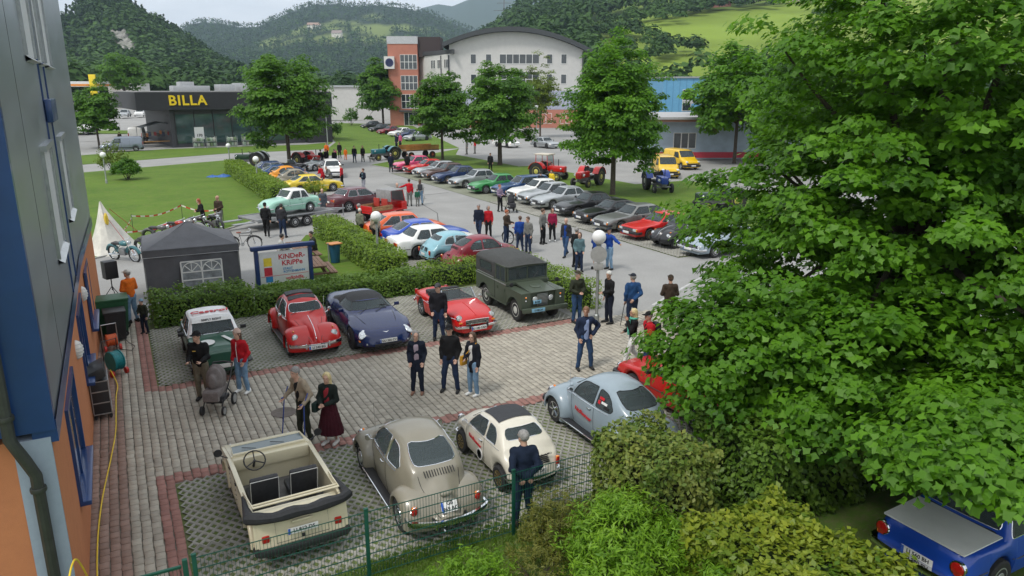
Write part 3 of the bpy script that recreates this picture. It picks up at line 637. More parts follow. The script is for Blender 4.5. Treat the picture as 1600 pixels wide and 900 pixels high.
def m_tub(txt='LI 812 DS'):
    """open utility car with flat ribbed panels, folded hood at the back"""
    root = empty('open_utility_car'); b = MB(); SX = .8
    prof = [(1.86, .4), (1.9, .62), (1.78, .78), (.82, .98), (.74, 1.0), (.7, .92), (-1.66, .92), (-1.74, .9), (-1.84, .5), (-1.8, .36)]
    def side(s):
        o = [(-1.8, .36)]
        for xc in (-1.2,): o += [(xc + .38 * math.cos(a), .33 + .38 * math.sin(a)) for a in np.linspace(math.pi - .1, .1, 9)]
        o += [(-.8, .3), (.78, .3)] + [(1.2 + .38 * math.cos(a), .33 + .38 * math.sin(a)) for a in np.linspace(math.pi - .1, .1, 9)] + [(1.7, .4), (1.86, .46), (1.88, .62), (1.76, .78), (.82, .96), (.72, .93), (-1.68, .93), (-1.76, .88), (-1.86, .48)]
        return o
    for s in (1, -1): MB().prism(side(s), s * .74, s * .8, 'y').build('side_panel', PB, root)
    for s in (1, -1):
        for k, z in enumerate((.42, .52, .62, .72)):
            MB().box(-.72, .0, s * .8 - .008, s * .8 + .012, z, z + .035, .008).box(.06, .72, s * .8 - .008, s * .8 + .012, z, z + .035, .008).build('panel_rib', PB, root)
        MB().box(.02, .035, s * .8 - .004, s * .8 + .004, .34, .9).box(.735, .75, s * .8 - .004, s * .8 + .004, .34, .9).box(-.76, -.745, s * .8 - .004, s * .8 + .004, .34, .9).build('door_gap', SEAM, root)
        fender(root, 1.2, .33, .375, .7, .84, .03, .03, .03, 'front_fender', s, 0, 180); fender(root, -1.2, .33, .375, .7, .84, .03, .03, .03, 'rear_fender', s, 0, 180)
        lamp_round(root, 'headlight', (1.88, s * .6, .66), .09); o = MB().at((-1.835, s * .62, .6)).cbox((0, 0, 0), (.06, .13, .13), .03).at().build('tail_light', REDL, root)
        MB().box(-1.8, .82, s * .77 - .045, s * .77 + .045, .925, .955, .012).build('door_top_rail', PB, root)
        for x in (-.1, .62): MB().tube([(x - .05, s * .815, .84), (x + .05, s * .815, .84)], .012, 5).build('door_handle', BLACKP, root)
    MB().prism([(1.88, .44), (1.9, .62), (1.78, .79), (.82, .985), (.76, .985), (.76, .9), (1.7, .44)], -.74, .74, 'y').build('bonnet', PB, root)
    MB().add([(-1.78, -.745, .92), (-1.78, .745, .92), (-1.87, .745, .44), (-1.87, -.745, .44), (-1.72, -.745, .92), (-1.72, .745, .92), (-1.8, .745, .44), (-1.8, -.745, .44)], [(0, 1, 2, 3), (4, 7, 6, 5), (0, 4, 5, 1), (3, 2, 6, 7)]).build('rear_panel', PB, root)
    MB().tube([(-1.815, -.45, .86), (-1.815, .45, .86), (-1.89, .45, .5), (-1.89, -.45, .5)], .006, 4, closed=True).build('engine_lid_gap', SEAM, root)
    MB().box(-1.86, -1.81, -.18, .18, .78, .83, .02).build('engine_lid_handle', PB, root); MB().cbox((-1.88, 0, .53), (.03, .05, .06), .01).build('lid_lock', BLACKP, root)
    MB().box(-1.75, .8, -.75, .75, .3, .35).build('floor', INTER, root); MB().box(.7, .79, -.74, .74, .3, .75).build('bulkhead', PB, root, False); MB().box(.62, .8, -.74, .74, .72, .97, .04).build('dashboard', PB, root)
    piping = mat('piping_white', (.6, .59, .55), .6)
    for s in (1, -1):
        o = MB().box(-.35, .2, s * .36 - .26, s * .36 + .26, .42, .58, .06).at((-.4, s * .36, .5), 0, 0, -.2).box(-.05, .06, -.26, .26, 0, .58, .05).at().build('seat', SEATB, root)
        MB().at((-.4, s * .36, .5), 0, 0, -.2).tube([(-.055, -.25, .06), (-.055, -.25, .55), (-.055, .25, .55), (-.055, .25, .06)], .01, 5).at().build('piping', piping, o)
    MB().box(-1.3, -.85, -.66, .66, .42, .58, .06).at((-1.28, 0, .5), 0, 0, -.15).box(-.06, .06, -.66, .66, 0, .36, .04).at().build('rear_seat', SEATB, root)
    MB().box(-1.72, -1.3, -.72, .72, .5, .88, .03).build('luggage_shelf', PB, root)
    steer(root, (.42, .36, .98), .2, -.75)
    # windscreen with frame, wipers
    q = [(.8, -.7, 1.0), (.8, .7, 1.0), (1.22, .68, 1.0), (1.22, -.68, 1.0)]
    o = MB().tube(q, .028, 6, closed=True).build('windscreen_frame', PB, root); MB().add(q, [(0, 1, 2, 3)]).build('windscreen', GLASS, o)
    for y in (.25, -.3): MB().tube([(.86, y, 1.02), (1.0, y + .25, 1.03)], .008, 4).build('wiper', BLACKP, root)
    # folded hood: padded roll round the tail, hood irons
    h = []
    for i, t in enumerate(np.linspace(-1, 1, 15)): h.append((-1.72 - .14 * (1 - t**4), .84 * t, .99 + .012 * math.sin(9 * t)))
    MB().tube([(-.9, -.8, .97)] + [(-1.35, -.83, .98)] + h + [(-1.35, .83, .98), (-.9, .8, .97)], [.03, .06] + [.1 + .012 * math.sin(5 * i) for i in range(15)] + [.06, .03], 9).build('folded_hood', CANVAS, root)
    for dz, dx in ((.06, .0), (.03, .14)): MB().tube([(-.9 + dx, -.77, .99), (-1.55 + dx, -.74, 1.03 + dz), (-1.58 + dx, .74, 1.03 + dz), (-.9 + dx, .77, .99)], .02, 6).build('hood_iron', PB, root)
    for face, x in ((1, 1.95), (-1, -1.96)): bumper(root, x, .78, .4, BLACKP, face, .12, .09, .22, .03)
    plate(root, -1.89, .66, -1, txt); P = dict(xw=(1.2, -1.2), rw=.335, wheel_y=.68); wheels(root, P, 'disc', PB, .17)
    for s in (1, -1): MB().tube([(.78, s * .8, .98), (.8, s * .95, 1.06)], .012, 5).at((.79, s * .97, 1.12)).lathe([(.08, -.015), (.075, .01), (0, .02)], 14, 'x').at().build('wing_mirror', BLACKP, root)
    MB().tube([(-1.75, -.5, .3), (-1.7, .5, .3)], .06, 8).build('silencer', STEEL, root); return root, None, P
def m_offroad():
    """flat-panelled off-road car with a canvas roof"""
    root = empty('off_road_car'); DG = mat('canvas_grey_green', (.045, .047, .045), .8, var=.2, scale=9, bump=.3); GALV = mat('galvanised', (.36, .38, .38), .4, .6)
    def sidep(x0, x1, z0, z1, xc, r=.45):
        o = [(x0, z1), (x0, z0)]; a = [(xc + r * math.cos(t), .4 + r * math.sin(t)) for t in np.linspace(math.pi - .02, .02, 9)]
        return [(x0, z0)] + [p_ for p_ in a if p_[1] > z0] + [(x1, z0), (x1, z1), (x0, z1)]
    for s in (1, -1):
        y0, y1 = (.48, .83) if s > 0 else (-.83, -.48); MB().prism(sidep(.62, 1.7, .52, 1.08, 1.12), y0, y1, 'y').build('front_wing', PB, root)
        a, c = (.78, .83) if s > 0 else (-.83, -.78); MB().prism(sidep(-1.75, -.25, .52, 1.2, -1.1), a, c, 'y').build('rear_side', PB, root)
        MB().box(-.23, .6, a, c, .5, 1.2, .01).build('door', PB, root); MB().box(-.25, -.235, s * .83 - .004, s * .83 + .004, .5, 1.2).build('door_gap', SEAM, root)
        f = MB(); f.box(-.22, -.17, s * .8 - .015, s * .8 + .015, 1.2, 1.75).box(.5, .55, s * .8 - .015, s * .8 + .015, 1.2, 1.72).box(-.22, .55, s * .8 - .015, s * .8 + .015, 1.7, 1.75).box(.13, .17, s * .8 - .015, s * .8 + .015, 1.2, 1.72); o = f.build('door_top', PB, root)
        MB().box(-.2, .52, s * .8 - .004, s * .8 + .004, 1.21, 1.72).build('door_window', GLASSD, o)
        MB().box(-1.75, .6, s * .835 - .006, s * .835 + .008, 1.12, 1.16, .004).build('waist_cap', GALV, root); MB().box(-1.0, .6, s * .8 - .02, s * .8 + .02, .42, .5).build('sill', PB, root)
        lamp_round(root, 'headlight', (1.66, s * .3, .84), .095); lamp_round(root, 'indicator', (1.7, s * .66, .93), .035, m=AMBER, ring=None); lamp_round(root, 'side_light', (1.7, s * .66, .82), .03, ring=None)
        MB().box(-1.65, -.35, s * .815 - .012, s * .815 + .012, 1.2, 1.22).build('roof_seam', GALV, root)
        for x in (-.02, .5): MB().cbox((x, s * .84, .95), (.06, .02, .1), .005).build('door_hinge', PB, root)
        MB().tube([(.66, s * .8, 1.12), (1.1, s * .86, 1.2)], .012, 5).at((1.12, s * .88, 1.26)).lathe([(.08, -.02), (.075, 0), (0, .01)], 12, 'x').at().build('wing_mirror', BLACKP, root)
    MB().prism([(1.66, 1.03), (1.7, 1.08), (.62, 1.2), (.6, 1.14)], -.48, .48, 'y').build('bonnet', PB, root)
    for y in (-.49, .49): MB().tube([(1.68, y, 1.085), (.62, y, 1.19)], .006, 4).build('bonnet_gap', SEAM, root)
    MB().box(1.55, 1.62, -.5, .5, .5, 1.05, .01).build('front_panel', PB, root); g_ = MB().box(1.62, 1.66, -.2, .2, .58, 1.0, .02).build('grille', GALV, root)
    for k in range(9): MB().box(1.66, 1.67, -.19, .19, .6 + .045 * k, .61 + .045 * k).build('grille_bar', BLACKP, g_)
    MB().at((1.15, 0, 1.16), 0, 0, .1).lathe([(.2, -.02), (.2, .0), (.16, .012), (0, .012)], 20).at().build('spare_wheel_mount', PB, root)
    MB().box(1.78, 1.9, -.85, .85, .46, .6, .01).build('bumper', PB, root); MB().box(.58, .66, -.8, .8, 1.1, 1.24, .015).build('bulkhead', PB, root)
    o = MB().box(.58, .62, -.78, .78, 1.24, 1.28).box(.56, .6, -.78, .78, 1.7, 1.76).box(.57, .61, -.78, -.73, 1.26, 1.74).box(.57, .61, .73, .78, 1.26, 1.74).box(.57, .61, -.02, .02, 1.26, 1.74).build('windscreen_frame', PB, root)
    for s in (1, -1): MB().box(.585, .595, min(s * .02, s * .73), max(s * .02, s * .73), 1.28, 1.7).build('windscreen', GLASS, o); MB().tube([(.63, s * .2, 1.27), (.62, s * .42, 1.5)], .008, 4).build('wiper', BLACKP, o)
    P = dict(x0=-1.78, x1=.66, xw=(9, 9), rw=.3, sill=1.2, sm=False, nx=24, top=[(.66, 1.78), (.6, 1.8), (.3, 1.93), (-.6, 1.96), (-1.6, 1.94), (-1.78, 1.88)], belt=[(.66, 1.74), (-1.78, 1.74)], w=[(.66, .8), (0, .815), (-1.78, .81)], wroof=.62, wbo=.0, tum=.1, hoodw=.9, cab=(.65, .4, -1.6, -1.77), rb=.05, rr=.1, cr=.05, ch=.05, tuck=.0)
    S = Shell(P); bm = S.grid(); ds = [f for f in bm.faces if (f.calc_center_median().x > -.2 and f.calc_center_median().z < 1.74) or f.normal.z < -.8]; bmesh.ops.delete(bm, geom=ds, context='FACES')
    pane(bm, root, 'side_window', [(-1.45, 1.34), (-.5, 1.34), (-.5, 1.66), (-1.45, 1.66)], 1, lambda f: f.normal.y > .4, GLASSD, BLACKP); pane(bm, root, 'side_window', [(-1.45, 1.34), (-.5, 1.34), (-.5, 1.66), (-1.45, 1.66)], 1, lambda f: f.normal.y < -.4, GLASSD, BLACKP)
    me = bpy.data.meshes.new('canvas_top'); bm.to_mesh(me); bm.free(); link('canvas_top', me, DG, root, True, 40)
    MB().box(-1.76, -1.7, -.8, .8, .52, 1.22, .01).build('tailgate', PB, root); MB().box(-1.7, .6, -.78, .78, .5, .56).build('floor', INTER, root)
    for s in (1, -1): MB().box(-.3, .15, s * .4 - .26, s * .4 + .26, .8, .95, .05).box(-.34, -.24, s * .4 - .26, s * .4 + .26, .9, 1.4, .04).build('seat', SEATB, root)
    steer(root, (.3, .4, 1.25)); blue = mat('plate_pale_blue', (.22, .45, .62), .4)
    for z, w_ in ((.74, .3), (.53, .5)):
        o = MB().cbox((1.69 if z > .6 else 1.91, -.22 if z > .6 else -.3, z), (.014, w_, .12), .003).build('number_plate', blue, root)
        lettering('lettering', 'S108124' if z < .6 else 'B108', .09, INK, o, frame3((1.7 if z > .6 else 1.92, -.22 if z > .6 else -.3, z), (0, 1, 0), y=(0, 0, 1)), .002)
    Pw = dict(xw=(1.12, -1.1), rw=.39, wheel_y=.66); wheels(root, Pw, 'disc', mat('wheel_pale', (.55, .56, .52), .5), .19); return root, None, Pw
def m_van(L=4.4, H=1.85, W=.9, panel=True, letters=None, high=False, gm=None, nose=.95):
    root = empty('van'); x1, x0 = L / 2, -L / 2; xa, xb = x1 - nose, x1 - nose - .62
    P = dict(x0=x0, x1=x1, xw=(x1 - .85, x0 + .8), rw=.33, wheel_y=W - .12, arch=.37, sill=.24, sm=False, nx=36, top=[(x1, .7), (x1 - .08, .88), (xa, 1.12), (xb, H - .04), (xb - .6, H), (x0 + .15, H - .01), (x0, H - .2)],
             belt=[(x1, .62), (xa, 1.02), (0, 1.06), (x0, 1.06)], w=[(x1, W - .16), (x1 - .2, W - .03), (0, W), (x0 + .1, W - .01), (x0, W - .05)], wroof=W - .16, wbo=.03, tum=.06, hoodw=.86, cab=(xa, xb, x0 + .18, x0 + .02), rb=.08, rr=.12, cr=.05, ch=.06, no_rear=panel)
    wins = [[(xb - .62, 1.1), (xa - .3, 1.1), (xb + .02, H - .24), (xb - .62, H - .24)]]
    if not panel: wins += [[(xb - .7, 1.12), (xb - .7, H - .24), (xb - 1.55, H - .24), (xb - 1.55, 1.12)], [(xb - 1.63, 1.12), (xb - 1.63, H - .24), (x0 + .35, H - .24), (x0 + .25, 1.12)]]
    S = build_shell(P, root, wins, BLACKP, gm=gm or GLASSD)
    for s in (1, -1):
        b = MB().at((x1 - .05, s * (W - .26), .78), s * .2, 0, .5).cbox((0, 0, 0), (.22, .22, .08), .03).at(); b.build('headlight', LAMP, root); lamp_box(root, 'tail_light', (x0 + .0, s * (W - .13), 1.0), (.06, .1, .4), REDL)
        MB().box(x0 + .6, x1 - .9, s * W - .006 if s > 0 else -W - .012, s * W + .012 if s > 0 else -W + .006, .48, .56, .005).build('side_moulding', BLACKP, root)
    MB().box(x1 - .06, x1 + .03, -W + .25, W - .25, .52, .64, .02).build('grille', BLACKP, root); bumper(root, x1 + .04, W - .02, .4, BLACKP, 1, .2, .1, .35, .1); bumper(root, x0 - .03, W - .02, .4, BLACKP, -1, .2, .1, .3, .05)
    plate(root, x1 + .1, .42, 1); plate(root, x0 - .09, .5, -1); wheels(root, P, 'spoke5', None, .19); mirror(root, S, xa - .32, 1.08, BLACKP)
    seam(root, S, [(xb - .66, 1.7), (xb - .66, .3)], .006); seam(root, S, [(xa - .15, 1.0), (xa - .2, .4)], .006); seam(root, S, [(xb - 1.6, 1.7), (xb - 1.6, .3)], .006); cabin(root, P, S, rear=False); return root, S, P
def m_tractor(cabd=False, small=False, rimc=(.5, .45, .1), loader=False, k=1.):
    root = empty('tractor'); rimm = mat('tractor_rim_%d' % int(rimc[0] * 100 + rimc[1] * 10), rimc, .5); GREYM = mat('tractor_grey', (.16, .16, .16), .6, .3)
    MB().box(.1, 1.65, -.27, .27, .72, 1.22, .1).build('bonnet', PB, root); o = MB().box(1.63, 1.7, -.23, .23, .7, 1.18, .04).build('grille', PB, root)
    for i in range(6): MB().box(1.7, 1.712, -.19, .19, .74 + .065 * i, .755 + .065 * i).build('grille_bar', BLACKP, o)
    MB().box(-.9, 1.55, -.2, .2, .48, .78, .05).box(1.1, 1.4, -.62, .62, .4, .5, .03).build('chassis', GREYM, root); MB().tube([(-.7, -.75, .72), (-.7, .75, .72)], .12, 10).build('rear_axle', GREYM, root)
    for s in (1, -1):
        wheel(root, -.7, s * .72, .72, .36, 'disc', rimm, rr=.55); wheel(root, 1.25, s * .66, .36, .18, 'disc', rimm)
        vs = []; fs = []
        for i, a in enumerate(np.linspace(R(20), R(170), 12)):
            for y in (.42, .94): vs += [(-.7 + .8 * math.cos(a), s * y, .72 + .8 * math.sin(a)), (-.7 + .77 * math.cos(a), s * y, .72 + .77 * math.sin(a))]
        for i in range(11): q = 4 * i; fs += [(q, q + 2, q + 6, q + 4), (q + 1, q + 5, q + 7, q + 3), (q, q + 4, q + 5, q + 1), (q + 2, q + 3, q + 7, q + 6)]
        MB().add(vs, fs).build('mudguard', PB, root); lamp_round(root, 'headlight', (1.5, s * .4, 1.0), .09)
    MB().box(-.55, -.1, -.22, .22, 1.02, 1.12, .04).box(-.62, -.52, -.22, .22, 1.05, 1.4, .04).build('seat', SEATB, root); steer(root, (.2, 0, 1.4), .2, -.5); MB().tube([(.9, .2, 1.2), (.9, .2, 1.75)], .035, 8).build('exhaust_pipe', BLACKP, root)
    MB().box(-.3, .3, -.6, .6, .5, .55).build('footplate', GREYM, root)
    if cabd:
        f = MB()
        for s in (1, -1):
            for x in (.25, -.95): f.tube([(x, s * .55, .9), (x - (.1 if x > 0 else 0), s * .5, 2.1)], .03, 6)
        f.build('cab_frame', PB, root); MB().box(-1.1, .3, -.58, .58, 2.08, 2.2, .05).build('cab_roof', mat('cab_cream', (.55, .5, .42), .6), root); MB().add([(.25, -.52, 1.25), (.25, .52, 1.25), (.16, .48, 2.08), (.16, -.48, 2.08)], [(0, 1, 2, 3)]).build('windscreen', GLASS, root)
    if loader:
        for s in (1, -1): MB().tube([(.2, s * .4, 1.3), (1.3, s * .42, 1.35), (2.0, s * .42, .7)], .05, 6).build('loader_arm', PB, root)
    return root, None, None
def m_flatbed(L=5.2, W=1.05):
    """two-axle car trailer"""
    root = empty('car_trailer'); G = mat('trailer_galv', (.3, .31, .32), .5, .5); MB().box(-L / 2, L / 2, -W, W, .58, .66, .01).build('deck', mat('trailer_deck', (.2, .2, .2), .6, .2, .25, 8), root)
    for s in (1, -1): MB().box(-L / 2, L / 2, s * W - .04, s * W + .04, .5, .7, .01).build('side_rail', G, root); MB().box(-.95, .85, s * (W + .02) - .12 + (.1 if s > 0 else -.1), s * (W + .02) + .12 + (.1 if s > 0 else -.1), .62, .66, .01).build('mudguard', BLACKP, root)
    for x in (-.42, .36):
        for s in (1, -1): wheel(root, x, s * (W + .12), .31, .17, 'disc')
    MB().tube([(L / 2, -.7, .55), (L / 2 + 1.2, 0, .5), (L / 2, .7, .55)], .05, 6).build('drawbar', G, root); MB().tube([(L / 2 + 1.1, 0, .05), (L / 2 + 1.1, 0, .75)], .035, 6).build('jockey_leg', G, root)
    for s in (1, -1): MB().box(-L / 2 - 1.2, -L / 2, s * .65 - .18, s * .65 + .18, .5, .54).build('ramp', G, root)
    return root, None, None
def m_minitruck():
    """tiny open forward-control truck with canvas roof and wooden-sided bed"""
    root = empty('small_truck'); WOOD = mat('truck_wood', (.32, .18, .08), .7, var=.3, scale=5, bump=.2); TARP = mat('truck_tarp', (.25, .25, .25), .7, var=.2, scale=6, bump=.3)
    MB().box(-1.4, 1.4, -.68, .68, .55, .66, .02).build('platform', PB, root); MB().box(.95, 1.42, -.66, .66, .6, 1.05, .08).build('front_panel', PB, root)
    for s in (1, -1):
        for k in range(2): MB().box(-1.4, .2, s * .66 - .02, s * .66 + .02, .68 + .15 * k, .81 + .15 * k, .006).build('side_board', WOOD, root)
        MB().tube([(1.3, s * .6, 1.0), (1.15, s * .58, 1.72), (.2, s * .58, 1.74), (.15, s * .6, .7)], .03, 6).build('roof_bow', PB, root); lamp_round(root, 'headlight', (1.42, s * .45, .82), .08); lamp_box(root, 'tail_light', (-1.42, s * .55, .6), (.05, .12, .1), REDL)
        MB().box(-.1, .4, s * .34 - .24, s * .34 + .24, .7, .88, .05).box(-.16, -.06, s * .34 - .24, s * .34 + .24, .8, 1.3, .04).build('seat', mat('seat_red', (.35, .03, .02), .6), root)
    MB().box(-1.42, -1.38, -.68, .68, .68, 1.0, .01).build('tailboard', PB, root); MB().box(-1.36, .2, -.62, .62, .67, .7).build('bed_floor', WOOD, root); MB().box(.15, 1.2, -.62, .62, 1.72, 1.78, .03).box(.12, .18, -.62, .62, 1.1, 1.76, .02).build('canvas_roof', TARP, root)
    MB().add([(1.31, -.58, 1.05), (1.31, .58, 1.05), (1.17, .56, 1.7), (1.17, -.56, 1.7)], [(0, 1, 2, 3)]).build('windscreen', GLASS, root); steer(root, (.85, .34, 1.1), .18)
    wheels(root, dict(xw=(.85, -.75), rw=.33, wheel_y=.6), 'disc', PB, .16); return root, None, None
# ------------------------------------------------------------------ people: smooth distance-field bodies
def surfnet(f, lo, hi, h):
    lo = np.array(lo, float); n = np.maximum(np.ceil((np.array(hi) - lo) / h).astype(int) + 1, 3)
    ax = [lo[i] + h * np.arange(n[i]) for i in range(3)]; G = np.stack(np.meshgrid(*ax, indexing='ij'), -1); D = f(G.reshape(-1, 3)).reshape(n); D[[0, -1]] = np.maximum(D[[0, -1]], 1e-4); D[:, [0, -1]] = np.maximum(D[:, [0, -1]], 1e-4); D[:, :, [0, -1]] = np.maximum(D[:, :, [0, -1]], 1e-4)
    s = D < 0; c = np.zeros(n - 1, int)
    for a in (0, 1):
        for b in (0, 1):
            for d in (0, 1): c += s[a:n[0] - 1 + a, b:n[1] - 1 + b, d:n[2] - 1 + d]
    m = (c > 0) & (c < 8); I = np.argwhere(m)
    if len(I) == 0: return np.zeros((0, 3)), np.zeros((0, 4), int)
    idx = -np.ones(n - 1, int); idx[m] = np.arange(len(I)); acc = np.zeros((len(I), 3)); cnt = np.zeros(len(I))
    for ed in range(3):
        o1, o2 = [k for k in range(3) if k != ed]
        for a in (0, 1):
            for b in (0, 1):
                p0 = I.copy(); p0[:, o1] += a; p0[:, o2] += b; p1 = p0.copy(); p1[:, ed] += 1
                d0 = D[tuple(p0.T)]; d1 = D[tuple(p1.T)]; k = (d0 < 0) != (d1 < 0); t = d0[k] / (d0[k] - d1[k]); q = p0[k].astype(float); q[:, ed] += t; acc[k] += q; cnt[k] += 1
    V = lo + h * acc / cnt[:, None]; F = []
    for ed in range(3):
        o1, o2 = (ed + 1) % 3, (ed + 2) % 3; sl0 = [slice(None)] * 3; sl1 = [slice(None)] * 3; sl0[ed] = slice(0, -1); sl1[ed] = slice(1, None); ch = s[tuple(sl0)] != s[tuple(sl1)]
        E = np.argwhere(ch); ok = (E[:, o1] > 0) & (E[:, o2] > 0) & (E[:, o1] < n[o1] - 1) & (E[:, o2] < n[o2] - 1); E = E[ok]; fl = s[tuple(E.T)]
        q = []
        for a, b in ((-1, -1), (0, -1), (0, 0), (-1, 0)): c_ = E.copy(); c_[:, o1] += a; c_[:, o2] += b; q.append(idx[tuple(c_.T)])
        Q = np.stack(q, 1); Q[~fl] = Q[~fl][:, ::-1]; F.append(Q)
    return V, np.concatenate(F)
def cap(a, b, r1, r2, sc=None):
    a = np.array(a, float); b = np.array(b, float); sc_ = np.array(sc if sc else (1, 1, 1), float)
    def f(p):
        q = p / sc_; A = a / sc_; B = b / sc_; d = B - A; t = np.clip(((q - A) @ d) / max(d @ d, 1e-9), 0, 1); return (np.linalg.norm(q - A - t[:, None] * d, axis=1) - (r1 + (r2 - r1) * t)) * sc_.min()
    return f
def smin(fs, k=.03):
    def f(p):
        d = fs[0](p)
        for g_ in fs[1:]: e = g_(p); h = np.clip(.5 + .5 * (e - d) / k, 0, 1); d = e + (d - e) * h - k * h * (1 - h)
        return d
    return f
ARMS = dict(down=((-.02, .05, -.28), (.04, .05, -.53)), pocket=((-.06, .06, -.28), (.08, .02, -.48)), hips=((-.1, .23, -.22), (.05, .02, -.42)), behind=((-.12, .07, -.26), (-.17, -.16, -.44)), front=((.03, .07, -.27), (.25, -.1, -.33)),
            push=((.05, .04, -.28), (.34, -.02, -.3)), chin=((.12, .03, -.25), (.2, -.1, .0)), walkf=((.08, .04, -.27), (.25, .02, -.46)), walkb=((-.13, .06, -.25), (-.15, .05, -.51)), point=((.22, .1, -.12), (.46, .1, -.1)), side=((.03, .24, -.13), (.08, .48, -.2)), crutch=((-.05, .13, -.25), (.16, .15, -.4)), table=((.12, .08, -.25), (.36, -.02, -.28)), crossed=((.05, .1, -.26), (.2, -.18, -.2)))
SKIN = mat('skin', (.5, .3, .22), .5, var=.1, scale=14); SKIN2 = mat('skin_tan', (.42, .24, .165), .5, var=.1, scale=14); EYE = mat('eye_dark', (.03, .025, .02), .3); LIP = mat('lip', (.38, .13, .1), .5)
def hand_mesh(h):
    fs = [cap((0, 0, .0), (0, 0, -.07), .026, .034, (.62, 1, 1))]
    for k, (y, L) in enumerate(((-.03, .062), (-.01, .075), (.01, .07), (.028, .055))): fs += [cap((0, y, -.085), (.006, y * 1.05, -.085 - L * .55), .0095, .009), cap((.006, y * 1.05, -.085 - L * .55), (.03, y * 1.02, -.085 - L * .95), .009, .0075)]
    fs += [cap((.004, -.03, -.03), (.024, -.052, -.065), .012, .0105), cap((.024, -.052, -.065), (.034, -.05, -.095), .0105, .0085)]
    return surfnet(smin(fs, .006), (-.05, -.075, -.18), (.06, .06, .05), h)
def head_mesh(h):
    e = lambda c, r: (lambda p: (np.linalg.norm((p - np.array(c)) / np.array(r), axis=1) - 1) * min(r))
    fs = [e((-.012, 0, .03), (.096, .077, .098)), e((.022, 0, -.045), (.066, .056, .07)), e((.092, 0, -.012), (.02, .014, .028)), e((.072, 0, .03), (.03, .05, .016)), e((.07, 0, -.062), (.022, .03, .014)), e((.068, 0, -.095), (.022, .026, .018)), e((-.01, .08, -.005), (.022, .01, .034)), e((-.01, -.08, -.005), (.022, .01, .034)), cap((-.015, 0, -.06), (-.03, 0, -.2), .055, .058)]
    return surfnet(smin(fs, .018), (-.14, -.12, -.23), (.15, .12, .16), h)
HM = {1: hand_mesh(.009), 0: hand_mesh(.019)}; HD = {1: head_mesh(.013), 0: head_mesh(.022)}
def cloth(name, col, k=0): return mat('cloth_' + name, col, .85, var=.18, scale=9, bump=.35, bscale=30, spec=.2)
